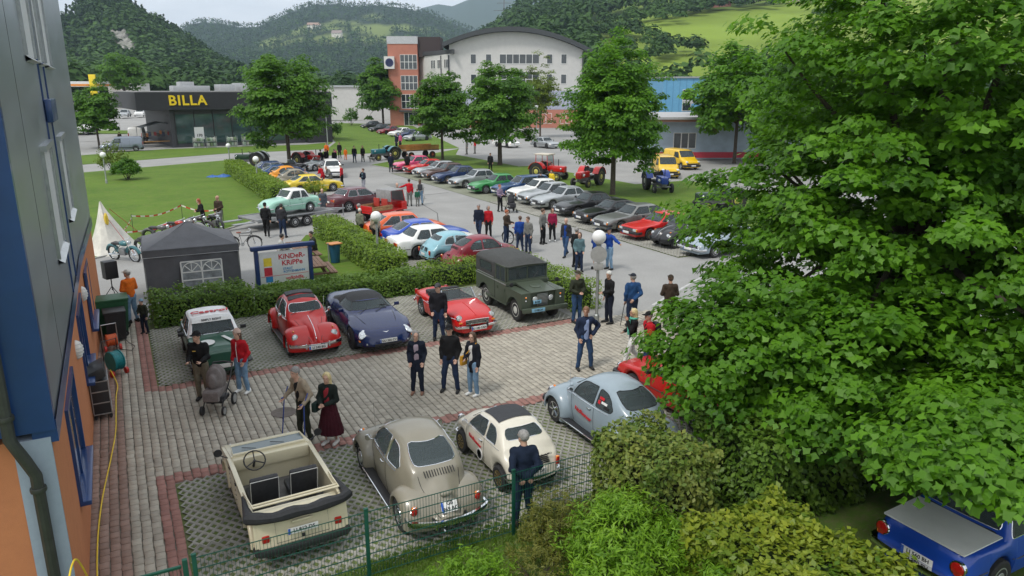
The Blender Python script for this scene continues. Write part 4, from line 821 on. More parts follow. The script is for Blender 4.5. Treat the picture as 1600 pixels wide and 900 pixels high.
def person(x, y, face, label, top, bottom, hair=('short', (.08, .05, .03)), h=1.75, arms=('down', 'down'), legs='stand', shoes=(.03, .03, .03), near=1, extras=(), sit=False, lean=0., z0=0., group=None, skin=None, head=0., coat=0., shirt=None, female=False):
    """face: heading in degrees (0 = +x). top=(name,colour), bottom=(kind,name,colour)"""
    rg = random.Random(int(x * 131 + y * 977)); head = head or rg.uniform(-.55, .55); lean = lean + rg.uniform(-.03, .06); sk = skin or rg.choice((SKIN, SKIN, SKIN2)); g = .026 if near else (.038 if y < 60 else .05); k = h / 1.75
    fem = .92 if female else 1.; sw = .172 * fem
    hz = .5 if sit else .93; up = Vector((math.sin(lean), 0, math.cos(lean)))
    P0 = Vector((0, 0, hz)); J = lambda d, y_=0., x_=0.: P0 + up * d + Vector((x_, y_, 0))
    chest = J(.33); neck = J(.53); hd = J(.71, 0, .025 + lean * .1)
    A = {}
    for s, nm in ((1, arms[0]), (-1, arms[1])):
        e, w_ = ARMS[nm]; jt = lambda v: Vector((v[0], s * v[1], v[2])); sh = J(.48, s * sw); A[s] = (sh, sh + jt(e), sh + jt(w_))
    Lg = {}
    for s in (1, -1):
        hip = Vector((0, s * .09, hz - .02))
        if sit: kn, an = Vector((.42, s * .12, .5)), Vector((.38, s * .13, .09))
        elif legs == 'walk': kn, an = (Vector((.17, s * .085, .5)), Vector((.26, s * .08, .1))) if s > 0 else (Vector((-.03, s * .085, .5)), Vector((-.3, s * .08, .16)))
        elif legs == 'wide': kn, an = Vector((.03, s * .15, .5)), Vector((0, s * .19, .09))
        elif legs == 'kneel': kn, an = (Vector((.3, s * .1, .5)), Vector((.28, s * .1, .09))) if s > 0 else (Vector((.05, s * .1, .5)), Vector((-.3, s * .1, .3)))
        else: o = rg.uniform(-.05, .06) * s; kn, an = Vector((.03 + o * .4, s * .1, .5)), Vector((o, s * (.11 + rg.uniform(0, .04)), .09))
        Lg[s] = (hip, kn, an)
    tz = (.66, 1.0, 1.0)
    def torso(i): return [cap(J(-.02), J(.14), .135 * fem + i, .14 * fem + i, tz), cap(J(.14), J(.38), .137 * fem + i, .158 * fem + i, (.68, 1, 1)), cap(J(.45, .13 * fem), J(.45, -.13 * fem), .07 + i, .07 + i)]
    def armf(s, i, w_=1.): sh, el, wr = A[s]; el_, wr_ = el, el + (wr - el) * w_; return [cap(sh, el, .058 * fem + i, .046 * fem + i), cap(el, wr_, .046 * fem + i, .033 + i)]
    def legf(s, i, t=1.): hip, kn, an = Lg[s]; return [cap(hip, kn, .09 + i, .06 + i), cap(kn, kn + (an - kn) * t, .06 + i, .042 + i)]
    def fold(f, a=.009, q=26): return lambda p: f(p) + a * np.sin(p[:, 2] * q + 3 * np.sin(p[:, 0] * 14 + x) + 2 * np.sin(p[:, 1] * 17 + y)) * np.sin(p[:, 1] * 11 + p[:, 0] * 9 + x)
    def bb(pts, r): q = np.array([list(v) for v in pts]); return q.min(0) - r, q.max(0) + r
    root_pts = [v for s in (1, -1) for v in A[s] + Lg[s]] + [neck, hd]
    # body: one continuous skin, head and hands welded in
    fs = torso(-.012) + armf(1, -.008) + armf(-1, -.008) + legf(1, -.012) + legf(-1, -.012) + [cap(neck - up * .06, hd, .055, .055)]
    lo, hi = bb(root_pts, .16); V, F = surfnet(smin(fs, .03), lo, hi, g * 1.8); VV = [V]; FF = [F]; mi = [0] * len(F); off = len(V)
    hv, hf = HD[near]; ch, sh_ = math.cos(head), math.sin(head); Hm = np.array([[ch, -sh_, 0], [sh_, ch, 0], [0, 0, 1]]); VV.append(hv @ Hm.T + np.array(hd)); FF.append(hf + off); off += len(hv); mi += [0] * len(hf)
    for s in (1, -1):
        el, wr = A[s][1], A[s][2]; d = (wr - el).normalized(); M = Vector((0, 0, -1)).rotation_difference(d).to_matrix(); v, f_ = HM[near]; v = v * np.array((1, s, 1)); VV.append(v @ np.array(M).T + np.array(wr + d * .01)); FF.append((f_ if s > 0 else f_[:, ::-1]) + off); off += len(v); mi += [0] * len(f_)
    for s in (1, -1):
        b = MB().ball((.076, s * .03, .012), (.012, .014, .008), 6, 4); v = np.array(b.v) @ Hm.T + np.array(hd)
        for f_ in b.f: q = list(f_) + [f_[-1]] * (4 - len(f_)); 
        tri = [f_ for f_ in b.f if len(f_) == 3]; qd = [f_ for f_ in b.f if len(f_) == 4]; VV.append(v); FF.append(np.array(qd) + off); mi += [1] * len(qd); off += len(v)
    me = npmesh('person', np.concatenate(VV), np.concatenate(FF), mi); o = link('person', me, [sk, EYE], None, True)
    o.location = (x, y, z0); o.rotation_euler = (0, 0, R(face)); o.scale = (k, k, k); tag(o, label, 'person', group or 'visitors at the car meet')
    def part(nm, f, lo, hi, m, res=1.): V, F = surfnet(f, lo, hi, g * res); return link(nm, npmesh(nm, V, F), m, o, True) if len(F) else None
    # trousers / skirt
    kind, bn, bc = bottom; bm_ = cloth(bn, bc); lp = [v for s in (1, -1) for v in Lg[s]] + [J(.12)]
    if kind == 'skirt':
        f = lambda p: np.maximum(np.maximum(np.hypot(p[:, 0] * 1.25, p[:, 1]) - (.15 + .17 * np.clip((hz + .1 - p[:, 2]) / .75, 0, 1)) + .012 * np.sin(18 * np.arctan2(p[:, 1], p[:, 0])), .28 - p[:, 2]), p[:, 2] - hz - .14); part('skirt', f, (-.38, -.38, .24), (.38, .38, hz + .2), bm_)
    else:
        t = 1. if kind == 'trousers' else .1; f0 = smin([cap(J(-.03), J(.08), .138 * fem, .136 * fem, tz)] + legf(1, .012, t) + legf(-1, .012, t), .025); lo, hi = bb(lp, .15); zc = .06 if kind == 'trousers' else (.46 if not sit else .3); ww = J(.1).z
        ft = fold(f0, .009, 20); part('trousers' if kind == 'trousers' else 'shorts', lambda p: np.maximum(np.maximum(ft(p), zc - p[:, 2]), p[:, 2] - ww - .02), lo, hi, bm_)
    # upper garment
    tm = cloth(*top); hem = J(-.06).z - coat; fj = fold(smin(torso(.022) + armf(1, .017, .97) + armf(-1, .017, .97) + ([cap(J(.0), J(-.02 - coat), .15 * fem, .165 * fem, (.74, 1, 1))] if coat > .02 else []) + [cap(neck - up * .05, neck + up * .035, .07, .066)], .03), .011, 24)
    lo, hi = bb([v for s in (1, -1) for v in A[s]] + [neck, J(-.1 - coat), J(.3, .2), J(.3, -.2)], .14); part('jacket', lambda p: np.maximum(np.maximum(fj(p), hem - p[:, 2]), p[:, 2] - neck.z - .045), lo, hi, tm)
    if shirt:
        sm_ = cloth(*shirt); fs_ = smin(torso(.03), .03); part('shirt', lambda p: np.maximum.reduce([fs_(p), np.abs(p[:, 1]) - .07 - .1 * np.clip((1.0 - p[:, 2]) * .6, 0, .5), .03 - p[:, 0], hem + .0 - p[:, 2], p[:, 2] - neck.z + .02]), (-.05, -.2, hem - .05), (.25, .2, neck.z + .1), sm_)
    # shoes
    for s in (1, -1):
        an = Lg[s][2]; a = Vector((an.x - .04, an.y, max(an.z - .045, .045))); b = Vector((an.x + .15, an.y * 1.08, max(an.z - .06, .035)))
        if legs in ('walk', 'kneel') and s < 0: b.z = .05; a.z = an.z - .03
        f = smin([cap(a, b, .05, .04), cap(a, a + Vector((0, 0, .05)), .05, .046)], .02); part('shoe', lambda p: np.maximum(f(p), .0 - p[:, 2]), np.array(a) - .1, np.array(b) + .12, cloth('shoe_%d' % int(shoes[0] * 100), shoes), .75)
    # hair and headgear
    ht, hc = hair[0], hair[1]; hm = mat('hair_%d_%d_%d' % tuple(int(c * 100) for c in hc), hc, .55, var=.3, scale=30, bump=.4); Hc = np.array(hd); inv = Hm
    def loc(p): return (p - Hc) @ Hm
    ell = lambda c, r: (lambda p: (np.linalg.norm((loc(p) - np.array(c)) / np.array(r), axis=1) - 1) * min(r))
    if ht != 'bald':
        cut_ = lambda p: (loc(p)[:, 0] * .75 - loc(p)[:, 2] * .95 - .012)
        fh = ell((-.016, 0, .036), (.108, .09, .108))
        if ht == 'long': fh = smin([fh, cap(hd + Vector((-.06, 0, -.02)), hd + Vector((-.07, 0, -.24)), .085, .09, (.75, 1.05, 1))], .03); cut_ = lambda p: np.maximum(loc(p)[:, 0] * .75 - np.maximum(loc(p)[:, 2], -.0) * .95 - .02, loc(p)[:, 0] - .06)
        if ht == 'bob': fh = smin([fh, ell((-.025, 0, -.03), (.1, .1, .1))], .03); cut_ = lambda p: np.maximum(loc(p)[:, 0] * .75 - np.maximum(loc(p)[:, 2], 0) * .95 - .02, loc(p)[:, 0] - .055)
        wob = lambda p: .004 * np.sin(p[:, 0] * 130) * np.sin(p[:, 1] * 120 + p[:, 2] * 60)
        part('hair', lambda p: np.maximum(fh(p) + wob(p), cut_(p)), Hc - np.array((.2, .15, .4)), Hc + .17, hm, .65)
    if len(hair) > 2:
        cm = cloth(*hair[2]); fc = ell((-.012, 0, .04), (.112, .095, .11)); br = ell((.115, 0, .06), (.08, .075, .014)); beanie = hair[3] if len(hair) > 3 else 'cap'
        if beanie == 'beanie': part('woolly_hat', lambda p: np.maximum(ell((-.014, 0, .04), (.116, .1, .13))(p), .035 - loc(p)[:, 2] + loc(p)[:, 0] * .15), Hc - .2, Hc + .22, cm, .65)
        else: part('cap', smin([lambda p: np.maximum(fc(p), .05 - loc(p)[:, 2]), br], .008), Hc - .2, Hc + .24, cm, .6)
    for ex in extras: ex(o, dict(J=J, A=A, L=Lg, hd=hd, neck=neck))
    return o
# small things a person wears
def x_bag(col, side=-1, strap=True, z=.98, size=(.12, .3, .22)):
    def f(o, S):
        m = cloth('bag_%d' % int(col[0] * 100 + col[1] * 1000), col); b = MB().cbox((.1, side * .26, z), (size[1], size[0], size[2]), .03).build('shoulder_bag', m, o)
        if strap: MB().tube([(.1, side * .26, z + .1), (.16, side * .08, 1.2), (.02, -side * .14, 1.5), (-.14, side * .05, 1.2), (.08, side * .24, z + .1)], .013, 5).build('bag_strap', m, b)
    return f
def x_pack(col):
    def f(o, S): MB().cbox((-.2, 0, 1.25), (.16, .3, .42), .06).build('backpack', cloth('pack_%d' % int(col[0] * 100), col), o)
    return f
def x_scarf(col, n=.0):
    def f(o, S): MB().tube([(S['neck'].x + .1 * math.cos(a), .085 * math.sin(a), S['neck'].z + .03) for a in np.linspace(0, 2 * math.pi, 13)[:-1]], .035, 6, closed=True).tube([(.12, .03, 1.45), (.15, .05, 1.25), (.15, .05, 1.02)], [.03, .045, .04], 6).build('scarf', cloth('scarf_%d' % int(col[1] * 100), col), o)
    return f
def x_zip(col, z0=.9):
    def f(o, S): MB().tube([(.135, 0, z0), (.142, 0, 1.1), (.15, 0, 1.28), (.12, 0, 1.44)], .008, 4).build('zip', cloth('zip_%d' % int(col[0] * 100), col), o)
    return f
# ------------------------------------------------------------------ ground, paving, lawns
def surfmat(name, c1, c2, c3, s1=.35, s2=9., rough=.9, bump=.25, bs=60, attr=False):
    """large blotches + fine grain"""
    if name in MATS: return MATS[name]
    m = bpy.data.materials.new(name); m.use_nodes = True; MATS[name] = m; n = m.node_tree; b = n.nodes['Principled BSDF']; b.inputs['Roughness'].default_value = rough; b.inputs['Specular IOR Level'].default_value = .25
    t = n.nodes.new('ShaderNodeTexCoord'); a = n.nodes.new('ShaderNodeTexNoise'); a.inputs['Scale'].default_value = s1; a.inputs['Detail'].default_value = 6; a.inputs['Roughness'].default_value = .65
    z = n.nodes.new('ShaderNodeTexNoise'); z.inputs['Scale'].default_value = s2; z.inputs['Detail'].default_value = 5; z.inputs['Roughness'].default_value = .7
    for q in (a, z): n.links.new(t.outputs['Object'], q.inputs['Vector'])
    r = n.nodes.new('ShaderNodeValToRGB'); e = r.color_ramp.elements; e[0].position = .3; e[0].color = (*c1, 1); e[1].position = .7; e[1].color = (*c2, 1); n.links.new(a.outputs['Fac'], r.inputs[0])
    x = n.nodes.new('ShaderNodeMix'); x.data_type = 'RGBA'; x.inputs[7].default_value = (*c3, 1); rr = n.nodes.new('ShaderNodeMapRange'); rr.inputs[1].default_value = .42; rr.inputs[2].default_value = .72; rr.inputs[4].default_value = .75; n.links.new(z.outputs['Fac'], rr.inputs[0])
    n.links.new(rr.outputs[0], x.inputs[0]); n.links.new(r.outputs[0], x.inputs[6]); col = x.outputs[2]
    if attr:   # per-piece shade: attribute on joined pieces, object random on single ones
        at = n.nodes.new('ShaderNodeAttribute'); at.attribute_name = 'tint'; oi = n.nodes.new('ShaderNodeObjectInfo'); ad = n.nodes.new('ShaderNodeMath'); ad.operation = 'ADD'; n.links.new(at.outputs['Fac'], ad.inputs[0]); n.links.new(oi.outputs['Random'], ad.inputs[1])
        fr = n.nodes.new('ShaderNodeMath'); fr.operation = 'FRACT'; n.links.new(ad.outputs[0], fr.inputs[0]); mr = n.nodes.new('ShaderNodeMapRange'); mr.inputs[3].default_value = .84; mr.inputs[4].default_value = 1.1; n.links.new(fr.outputs[0], mr.inputs[0])
        v = n.nodes.new('ShaderNodeVectorMath'); v.operation = 'SCALE'; n.links.new(col, v.inputs[0]); n.links.new(mr.outputs[0], v.inputs['Scale']); col = v.outputs[0]
    n.links.new(col, b.inputs['Base Color'])
    bp = n.nodes.new('ShaderNodeBump'); bp.inputs['Strength'].default_value = bump; bp.inputs['Distance'].default_value = .02; z2 = n.nodes.new('ShaderNodeTexNoise'); z2.inputs['Scale'].default_value = bs; z2.inputs['Detail'].default_value = 3; n.links.new(t.outputs['Object'], z2.inputs['Vector']); n.links.new(z2.outputs['Fac'], bp.inputs['Height']); n.links.new(bp.outputs[0], b.inputs['Normal'])
    return m
ASPH = surfmat('asphalt_pale', (.25, .248, .24), (.335, .332, .32), (.215, .213, .206), .3, 14); GRASSM = surfmat('lawn_grass', (.055, .12, .01), (.105, .185, .018), (.13, .155, .035), .3, 2.2, .95, .8, 25)
SOIL = surfmat('cell_soil', (.12, .135, .055), (.1, .16, .03), (.16, .15, .11), .9, 11., .95, .6, 30); CONC = surfmat('grid_concrete', (.27, .265, .235), (.36, .35, .315), (.22, .225, .19), .6, 8., attr=True)
PAVE = surfmat('paver_sand', (.37, .34, .28), (.44, .405, .34), (.33, .305, .26), .5, 10., attr=True); PRED = surfmat('paver_red', (.3, .155, .13), (.36, .2, .17), (.25, .14, .12), .7, 10., attr=True); PBRN = surfmat('paver_brown', (.25, .17, .14), (.3, .21, .17), (.21, .15, .125), .7, 10., attr=True)
BED = mat('joint_sand', (.19, .175, .145), .95, var=.3, scale=5); KERB = surfmat('kerb_stone', (.3, .295, .28), (.38, .375, .36), (.24, .24, .22), 1., 12.); FIELD = surfmat('far_field', (.085, .15, .025), (.13, .2, .035), (.07, .12, .03), .012, .15, .95, .2, 2)
def sheet(name, poly, z, m, kind='structure'):
    o = MB().add([(x, y, z) for x, y in poly], [tuple(range(len(poly)))]).build(name, m, None, False); return tag(o, kind=kind)
def rect(x0, x1, y0, y1): return [(x0, y0), (x1, y0), (x1, y1), (x0, y1)]
sheet('ground', rect(-1490, 4290, -590, 5590), -.16, FIELD)
for i, r_ in enumerate((rect(-40, 8.9, 27.05, 100), rect(8.9, 10.45, 39.8, 100), rect(10.45, 16.2, 39.2, 100), rect(16.2, 22.55, 19.9, 100), rect(13.25, 16.2, 19.9, 27.7), rect(22.55, 28.5, 66.3, 100), rect(17.1, 60, 2, 19.9), rect(22.55, 60, 19.9, 26.0), rect(28.5, 150, 26.0, 100), rect(-60, 150, 100, 185))): sheet('asphalt', r_, -.0005 * i, ASPH)
def slab(name, poly, z, m, kerb=None, h=.12, kw=.12):
    o = MB().prism(poly, z - .2, z).build(name, m, None, False); tag(o, kind='structure')
    for (a, b) in (kerb or []):
        a, b = Vector((*a, 0)), Vector((*b, 0)); d = (b - a); n = max(1, int(d.length / 1.0)); ang = math.atan2(d.y, d.x)
        for k in range(n): c = a + d * ((k + .5) / n); MB().at((c.x, c.y, 0), ang).box(-d.length / n / 2 + .006, d.length / n / 2 - .006, -kw / 2, kw / 2, -.1, z + .035, .012).at().build('kerbstone', KERB, o)
    return o
LAWN = slab('lawn', [(-40, 36.2), (-1.5, 38.3), (.1, 39.5), (4.7, 42.9), (7.0, 45.6), (8.9, 49), (10.3, 52), (10.6, 74), (11.1, 87.2), (-2.9, 80.2), (-40, 60)], .03, GRASSM, [((-1.5, 38.3), (.1, 39.5)), ((.1, 39.5), (4.7, 42.9)), ((4.7, 42.9), (7.0, 45.6)), ((7., 45.6), (8.9, 49))])
slab('lawn', [(3.9, 27.2), (10.4, 27.2), (10.4, 39.6), (8.6, 39.6), (7.2, 36.2), (4.7, 31.8)], .025, GRASSM)
slab('lawn', [(-40, 68), (-3.2, 88.9), (12.3, 96.6), (24, 97.5), (28.8, 110.3), (24, 106.8), (6.2, 107.2), (-3.4, 101.6), (-40, 84)], .03, GRASSM)
slab('lawn', [(20.9, 87.5), (40.5, 91), (58, 156), (47, 172), (37.4, 152), (29.2, 110), (24.5, 97)], .03, GRASSM)
slab('lawn', [(23.2, 74.6), (24.2, 68.2), (28.4, 66.4), (36, 66.4), (36, 82), (40, 90)], .03, GRASSM, [((23.2, 74.6), (24.2, 68.2)), ((24.2, 68.2), (28.4, 66.4))])
slab('lawn', rect(28.55, 37.5, 26.1, 66.2), .03, GRASSM, [((28.6, 26.1), (28.6, 66.2))]); slab('lawn', rect(37.5, 43, 30, 49), .03, GRASSM)
# strip of rough grass by the fence and under the shrubs
slab('rough_grass', [(-3, 2), (17.1, 2), (17.1, 10.3), (6.4, 10.65), (3.4, 10.55), (.3, 10.3), (.3, 9.6), (-3, 9.6)], .0, surfmat('rough_grass', (.055, .11, .015), (.085, .15, .022), (.12, .1, .06), .8, 6., .95, .8, 30))
# --- block paving: waisted blocks with sunk joints
def paver_shape(a, b, h=.06, g=.0075):
    x, y = a / 2 - g, b / 2 - g; o = [(-x, -y), (x, -y), (x + g * .9, -y * .45), (x + g * .9, y * .45), (x, y), (-x, y), (-x - g * .9 + .012, y * .45), (-x - g * .9 + .012, -y * .45)]
    e = .007; V = [(p_[0] * .94, p_[1] * .95, 0) for p_ in o] + [(p_[0], p_[1], -e) for p_ in o] + [(p_[0], p_[1], -h) for p_ in o]
    F4 = [(i + 8 * k, (i + 1) % 8 + 8 * k, (i + 1) % 8 + 8 + 8 * k, i + 8 + 8 * k) for k in (0, 1) for i in range(8)]; return np.array(V), np.array(F4)[:, ::-1], np.arange(8)[None]
PX, PY = .165, .205
cells = []
def pave_area(x0, x1, y0, y1, kind):
    nx, ny = int(round((x1 - x0) / PX)), int(round((y1 - y0) / PY))
    for i in range(nx):
        for j in range(ny): cells.append((x0 + (i + .5) * (x1 - x0) / nx, y0 + (j + .5 + (.0 if i % 2 else .35)) * (y1 - y0) / ny, kind))
pave_area(-1.18, -.52, 9.7, 27.0, 2); pave_area(-.52, -.02, 9.7, 27.0, 0); pave_area(-.02, .31, 9.7, 15.2, 1); pave_area(-.02, .31, 15.2, 20.1, 0); pave_area(-.02, .31, 20.1, 27.0, 1)
pave_area(.31, 17.05, 15.2, 19.95, 0); pave_area(.31, 13.2, 19.95, 20.35, 1); pave_area(.31, 17.05, 14.8, 15.2, 1)
tag(sheet('plaza', rect(-1.3, 17.1, 9.6, 27.05), -.035, BED)); PLAZA = [o for o in bpy.data.objects if o.name == 'plaza'][0]
cells = np.array(cells); cells[:, 1] = np.minimum(cells[:, 1], 26.95)
CY, SY = math.cos(YAW), math.sin(YAW)
def viewxy(x, y): return x * CY - y * SY, x * SY + y * CY
vx, vy = viewxy(cells[:, 0], cells[:, 1]); dep = vy * .966 + 7.55 * .259; pxx = vx / dep * 1160; pyy = -(vy * .259 - 7.55 * .966) / dep * 1160
vis = (np.abs(pxx) < 790) & (pyy < 440); order = np.argsort(np.where(vis, dep, 1e6)); pick = set(order[:290].tolist())
pv, pf4, pf8 = paver_shape(PX, PY); pmats = [PAVE, PRED, PBRN]; pme = {}
for k in range(3): pme[k] = npmesh('paver', pv, [pf8, pf4]); pme[k].materials.append(pmats[k])
for i in pick:
    o = bpy.data.objects.new('paver', pme[int(cells[i, 2])]); COL.objects.link(o); o.location = (cells[i, 0], cells[i, 1], NR.normal(0, .002)); o.rotation_euler = (NR.normal(0, .008), NR.normal(0, .008), NR.normal(0, .012) + (math.pi if NR.random() < .5 else 0)); o.parent = PLAZA
for k in range(3):
    ii = [i for i in range(len(cells)) if i not in pick and int(cells[i, 2]) == k]; N = len(ii); c = cells[ii]
    V = pv[None] + np.stack([c[:, 0], c[:, 1], NR.normal(0, .002, N)], 1)[:, None]; tilt = NR.normal(0, .006, (N, 2)); V[:, :, 2] += pv[None, :, 0] * tilt[:, :1] + pv[None, :, 1] * tilt[:, 1:]
    off = (np.arange(N) * len(pv))[:, None, None]; me = npmesh('paving_blocks', V.reshape(-1, 3), [(pf8[None] + off).reshape(-1, 8), (pf4[None, :8] + off).reshape(-1, 4)], tint=np.repeat(NR.random(N), len(pv)))
    tag(link('paving_blocks', me, pmats[k], PLAZA), kind='stuff')
# --- grass grid stones: rhombic cells in concrete
GA, GB = .095, .115
def cell_block(n, m, inner=.74):
    V = []; F = []
    for i in range(n):
        for j in range(m):
            for ox, oy in ((0, 0), (GA, GB)):
                cx, cy = i * 2 * GA + ox, j * 2 * GB + oy; o = len(V); R4 = [(GA, 0), (0, GB), (-GA, 0), (0, -GB)]
                for a, b in R4: V.append((cx + a, cy + b, 0))
                for a, b in R4: V.append((cx + a * inner, cy + b * inner, -.002))
                for a, b in R4: V.append((cx + a * (inner - .06), cy + b * (inner - .06), -.03))
                for k in range(4): l = (k + 1) % 4; F += [(o + k, o + l, o + 4 + l, o + 4 + k), (o + 4 + k, o + 4 + l, o + 8 + l, o + 8 + k)]
    return np.array(V), np.array(F)
bv, bf = cell_block(3, 2); bme = npmesh('grid_stone', bv - np.array((GA * 2, GB * 1.5, 0)), bf); bme.materials.append(CONC)
def grid_area(base, x0, x1, y0, y1, single=False):
    nx, ny = int((x1 - x0) / (6 * GA)), int((y1 - y0) / (4 * GB)); sx, sy = (x1 - x0) / nx / (6 * GA), (y1 - y0) / ny / (4 * GB); pts = [(x0 + (i + .5) * 6 * GA * sx, y0 + (j + .5) * 4 * GB * sy) for i in range(nx) for j in range(ny)]
    if single:
        pts.sort(key=lambda q: viewxy(*q)[1]); one, pts = pts[:295], pts[295:]
        for q in one:
            o = bpy.data.objects.new('grid_stone', bme); COL.objects.link(o); o.location = (*q, .004 + NR.normal(0, .0025)); o.rotation_euler = (NR.normal(0, .006), NR.normal(0, .006), NR.normal(0, .006)); o.scale = (sx * .993, sy * .993, 1); o.parent = base
    if pts:
        c = np.array(pts); N = len(c); V = (bv - np.array((GA * 2, GB * 1.5, 0)))[None] * np.array((sx * .993, sy * .993, 1)) + np.stack([c[:, 0], c[:, 1], .004 + NR.normal(0, .0025, N)], 1)[:, None]
        me = npmesh('grid_stones', V.reshape(-1, 3), (bf[None] + (np.arange(N) * len(bv))[:, None, None]).reshape(-1, 4), tint=np.repeat(NR.random(N), len(bv))); tag(link('grid_stones', me, CONC, base), kind='stuff')
LOWBAY = sheet('parking_bay', rect(.31, 17.1, 10.3, 14.8), -.026, SOIL); grid_area(LOWBAY, .32, 17.0, 10.35, 14.78, True)
UPBAY = sheet('parking_bay', rect(.31, 13.25, 20.35, 27.0), -.026, SOIL); grid_area(UPBAY, .32, 13.2, 20.38, 25.8)
MIDBAY = sheet('parking_bay', rect(10.45, 16.2, 27.75, 39.15), -.026, SOIL); grid_area(MIDBAY, 10.5, 15.6, 27.8, 39.1)
ROWBAY = sheet('parking_bay', rect(22.55, 28.45, 26.1, 66.2), -.026, SOIL); grid_area(ROWBAY, 22.6, 27.5, 26.2, 46)
sheet('asphalt', rect(15.65, 16.2, 27.75, 39.15), -.004, ASPH)
far_ = sheet('parking_bay', rect(22.6, 27.5, 46, 66.1), .002, surfmat('grid_far', (.2, .21, .16), (.25, .255, .2), (.14, .16, .09), .8, 6.))
# faint painted line and repaired patches on the asphalt
MB().at((18.9, 21.6, 0), R(28)).box(-2.6, 2.6, -.05, .05, -.01, .004).at().build('road_marking', mat('old_white_paint', (.42, .42, .41), .8, var=.25, scale=4), None, False)['kind'] = 'structure'
for x, y, a, b in ((19.5, 33, 1.6, .9), (17, 50, 2.4, .7), (20.5, 57, 1.1, 1.9)): tag(MB().box(x - a, x + a, y - b, y + b, -.01, .003).build('asphalt_patch', surfmat('asphalt_patch', (.19, .19, .185), (.24, .24, .23), (.17, .17, .165), .5, 12.), None, False), kind='structure')
TAR = mat('tar_seam', (.09, .09, .088), .7, var=.3, scale=6)
for pts in ([(16.4, 40), (17.6, 43.2), (18.1, 47), (19.6, 50.5), (19.8, 56)], [(12, 50.5), (15, 51.1), (18.5, 51), (22, 51.6)]): tag(MB().tube([(x + .05 * math.sin(7 * y), y, -.006) for (x, y) in pts], .022, 4, sx=1.6).build('tar_seam', TAR, None, False), kind='structure')
# drain cover in the paving
mh = MB().lathe([(.3, -.02), (.3, .004), (.26, .006), (.25, .001), (.0, .002)], 24).build('manhole_cover', mat('cast_iron', (.12, .1, .085), .6, .5, .25, 12), None); mh.location = (2.9, 17.2, .004); tag(mh, 'round rusty manhole cover set in the sandy block paving', 'manhole cover')
# ------------------------------------------------------------------ plants
MAPLE = np.array([(.05, -.45), (.52, -.12), (.2, .14), (.02, .62), (-.24, .16), (-.5, -.05)]); OVAL = np.array([(0, -.5), (.24, -.2), (.26, .12), (0, .55), (-.26, .12), (-.24, -.2)]); RHOMB = np.array([(0, -.5), (.3, 0), (0, .5), (-.3, 0)]); LANCE = np.array([(0, -.5), (.12, -.1), (.1, .2), (0, .55), (-.1, .2), (-.12, -.1)])
def leaf_mesh(name, C, Nn, S, shape, rg, curl=.18, tint=None):
    """one polygon per leaf, lying across normal Nn, bent along its midrib"""
    n = len(C); Nn = Nn / (np.linalg.norm(Nn, axis=1, keepdims=True) + 1e-9); t = rg.normal(size=(n, 3)); t -= (t * Nn).sum(1, keepdims=True) * Nn; t /= np.linalg.norm(t, axis=1, keepdims=True) + 1e-9; b = np.cross(Nn, t); k = len(shape)
    cz = -curl * (shape[:, 0]**2 * 2 + shape[:, 1]**2 * .7)
    V = C[:, None] + S[:, None, None] * (shape[None, :, :1] * t[:, None] + shape[None, :, 1:] * b[:, None] + cz[None, :, None] * Nn[:, None])
    ti = rg.random(n) if tint is None else tint
    return npmesh(name, V.reshape(-1, 3), np.arange(n * k).reshape(n, k), tint=np.repeat(ti, k))
BARK = mat('bark', (.075, .06, .045), .9, var=.35, scale=7, bump=.8, bscale=18)
def tufts_crown(rg, c, rad, ntuft, nleaf, tr, flat=.5, bottom=-.8, power=.45, jitter=.16, asym=None):
    """tuft centres fill an uneven ellipsoid; leaves sit on the upper side of each tuft"""
    T = []
    while len(T) < ntuft:
        d = rg.normal(size=3); d /= np.linalg.norm(d)
        if d[2] < bottom: continue
        r = rg.random()**power; lump = 1 + jitter * math.sin(3.1 * d[0] + 5 * d[2] + c[0]) * math.cos(4.3 * d[1] + 2.2 * d[2] + c[1]) + rg.normal(0, .05); T.append(np.array(c) + d * np.array(rad) * r * lump)
    T = np.array(T); sc = rg.uniform(.65, 1.25, ntuft); n = ntuft * nleaf; ti = np.repeat(np.arange(ntuft), nleaf)
    d = rg.normal(size=(n, 3)); d /= np.linalg.norm(d, axis=1, keepdims=True); d[:, 2] = np.abs(d[:, 2]) * 1.0 - .25; rr = rg.random(n)**.4
    C = T[ti] + d * rr[:, None] * (tr * sc[ti])[:, None] * np.array((1, 1, flat)); out = T[ti] - np.array(c); out /= np.linalg.norm(out, axis=1, keepdims=True) + 1e-6
    N = d * .5 + np.array((0, 0, .75)) + out * .45 + rg.normal(0, .33, (n, 3)); tt = np.clip(rg.normal(.5, .16, ntuft)[ti] + rg.normal(0, .13, n), 0, 1); return T, C, N, tt
def limb(b, p0, p1, r0, r1, rg, n=6, wob=.06):
    p0, p1 = np.array(p0, float), np.array(p1, float); L = np.linalg.norm(p1 - p0); pts = []
    for i in range(n + 1): t = i / n; q = p0 + (p1 - p0) * t; q[2] += .12 * L * math.sin(math.pi * t) * (.4 if i else 0); pts.append(tuple(q + (rg.normal(0, wob * L / n, 3) if 0 < i < n else 0)))
    b.tube(pts, [r0 + (r1 - r0) * (i / n) for i in range(n + 1)], 7)
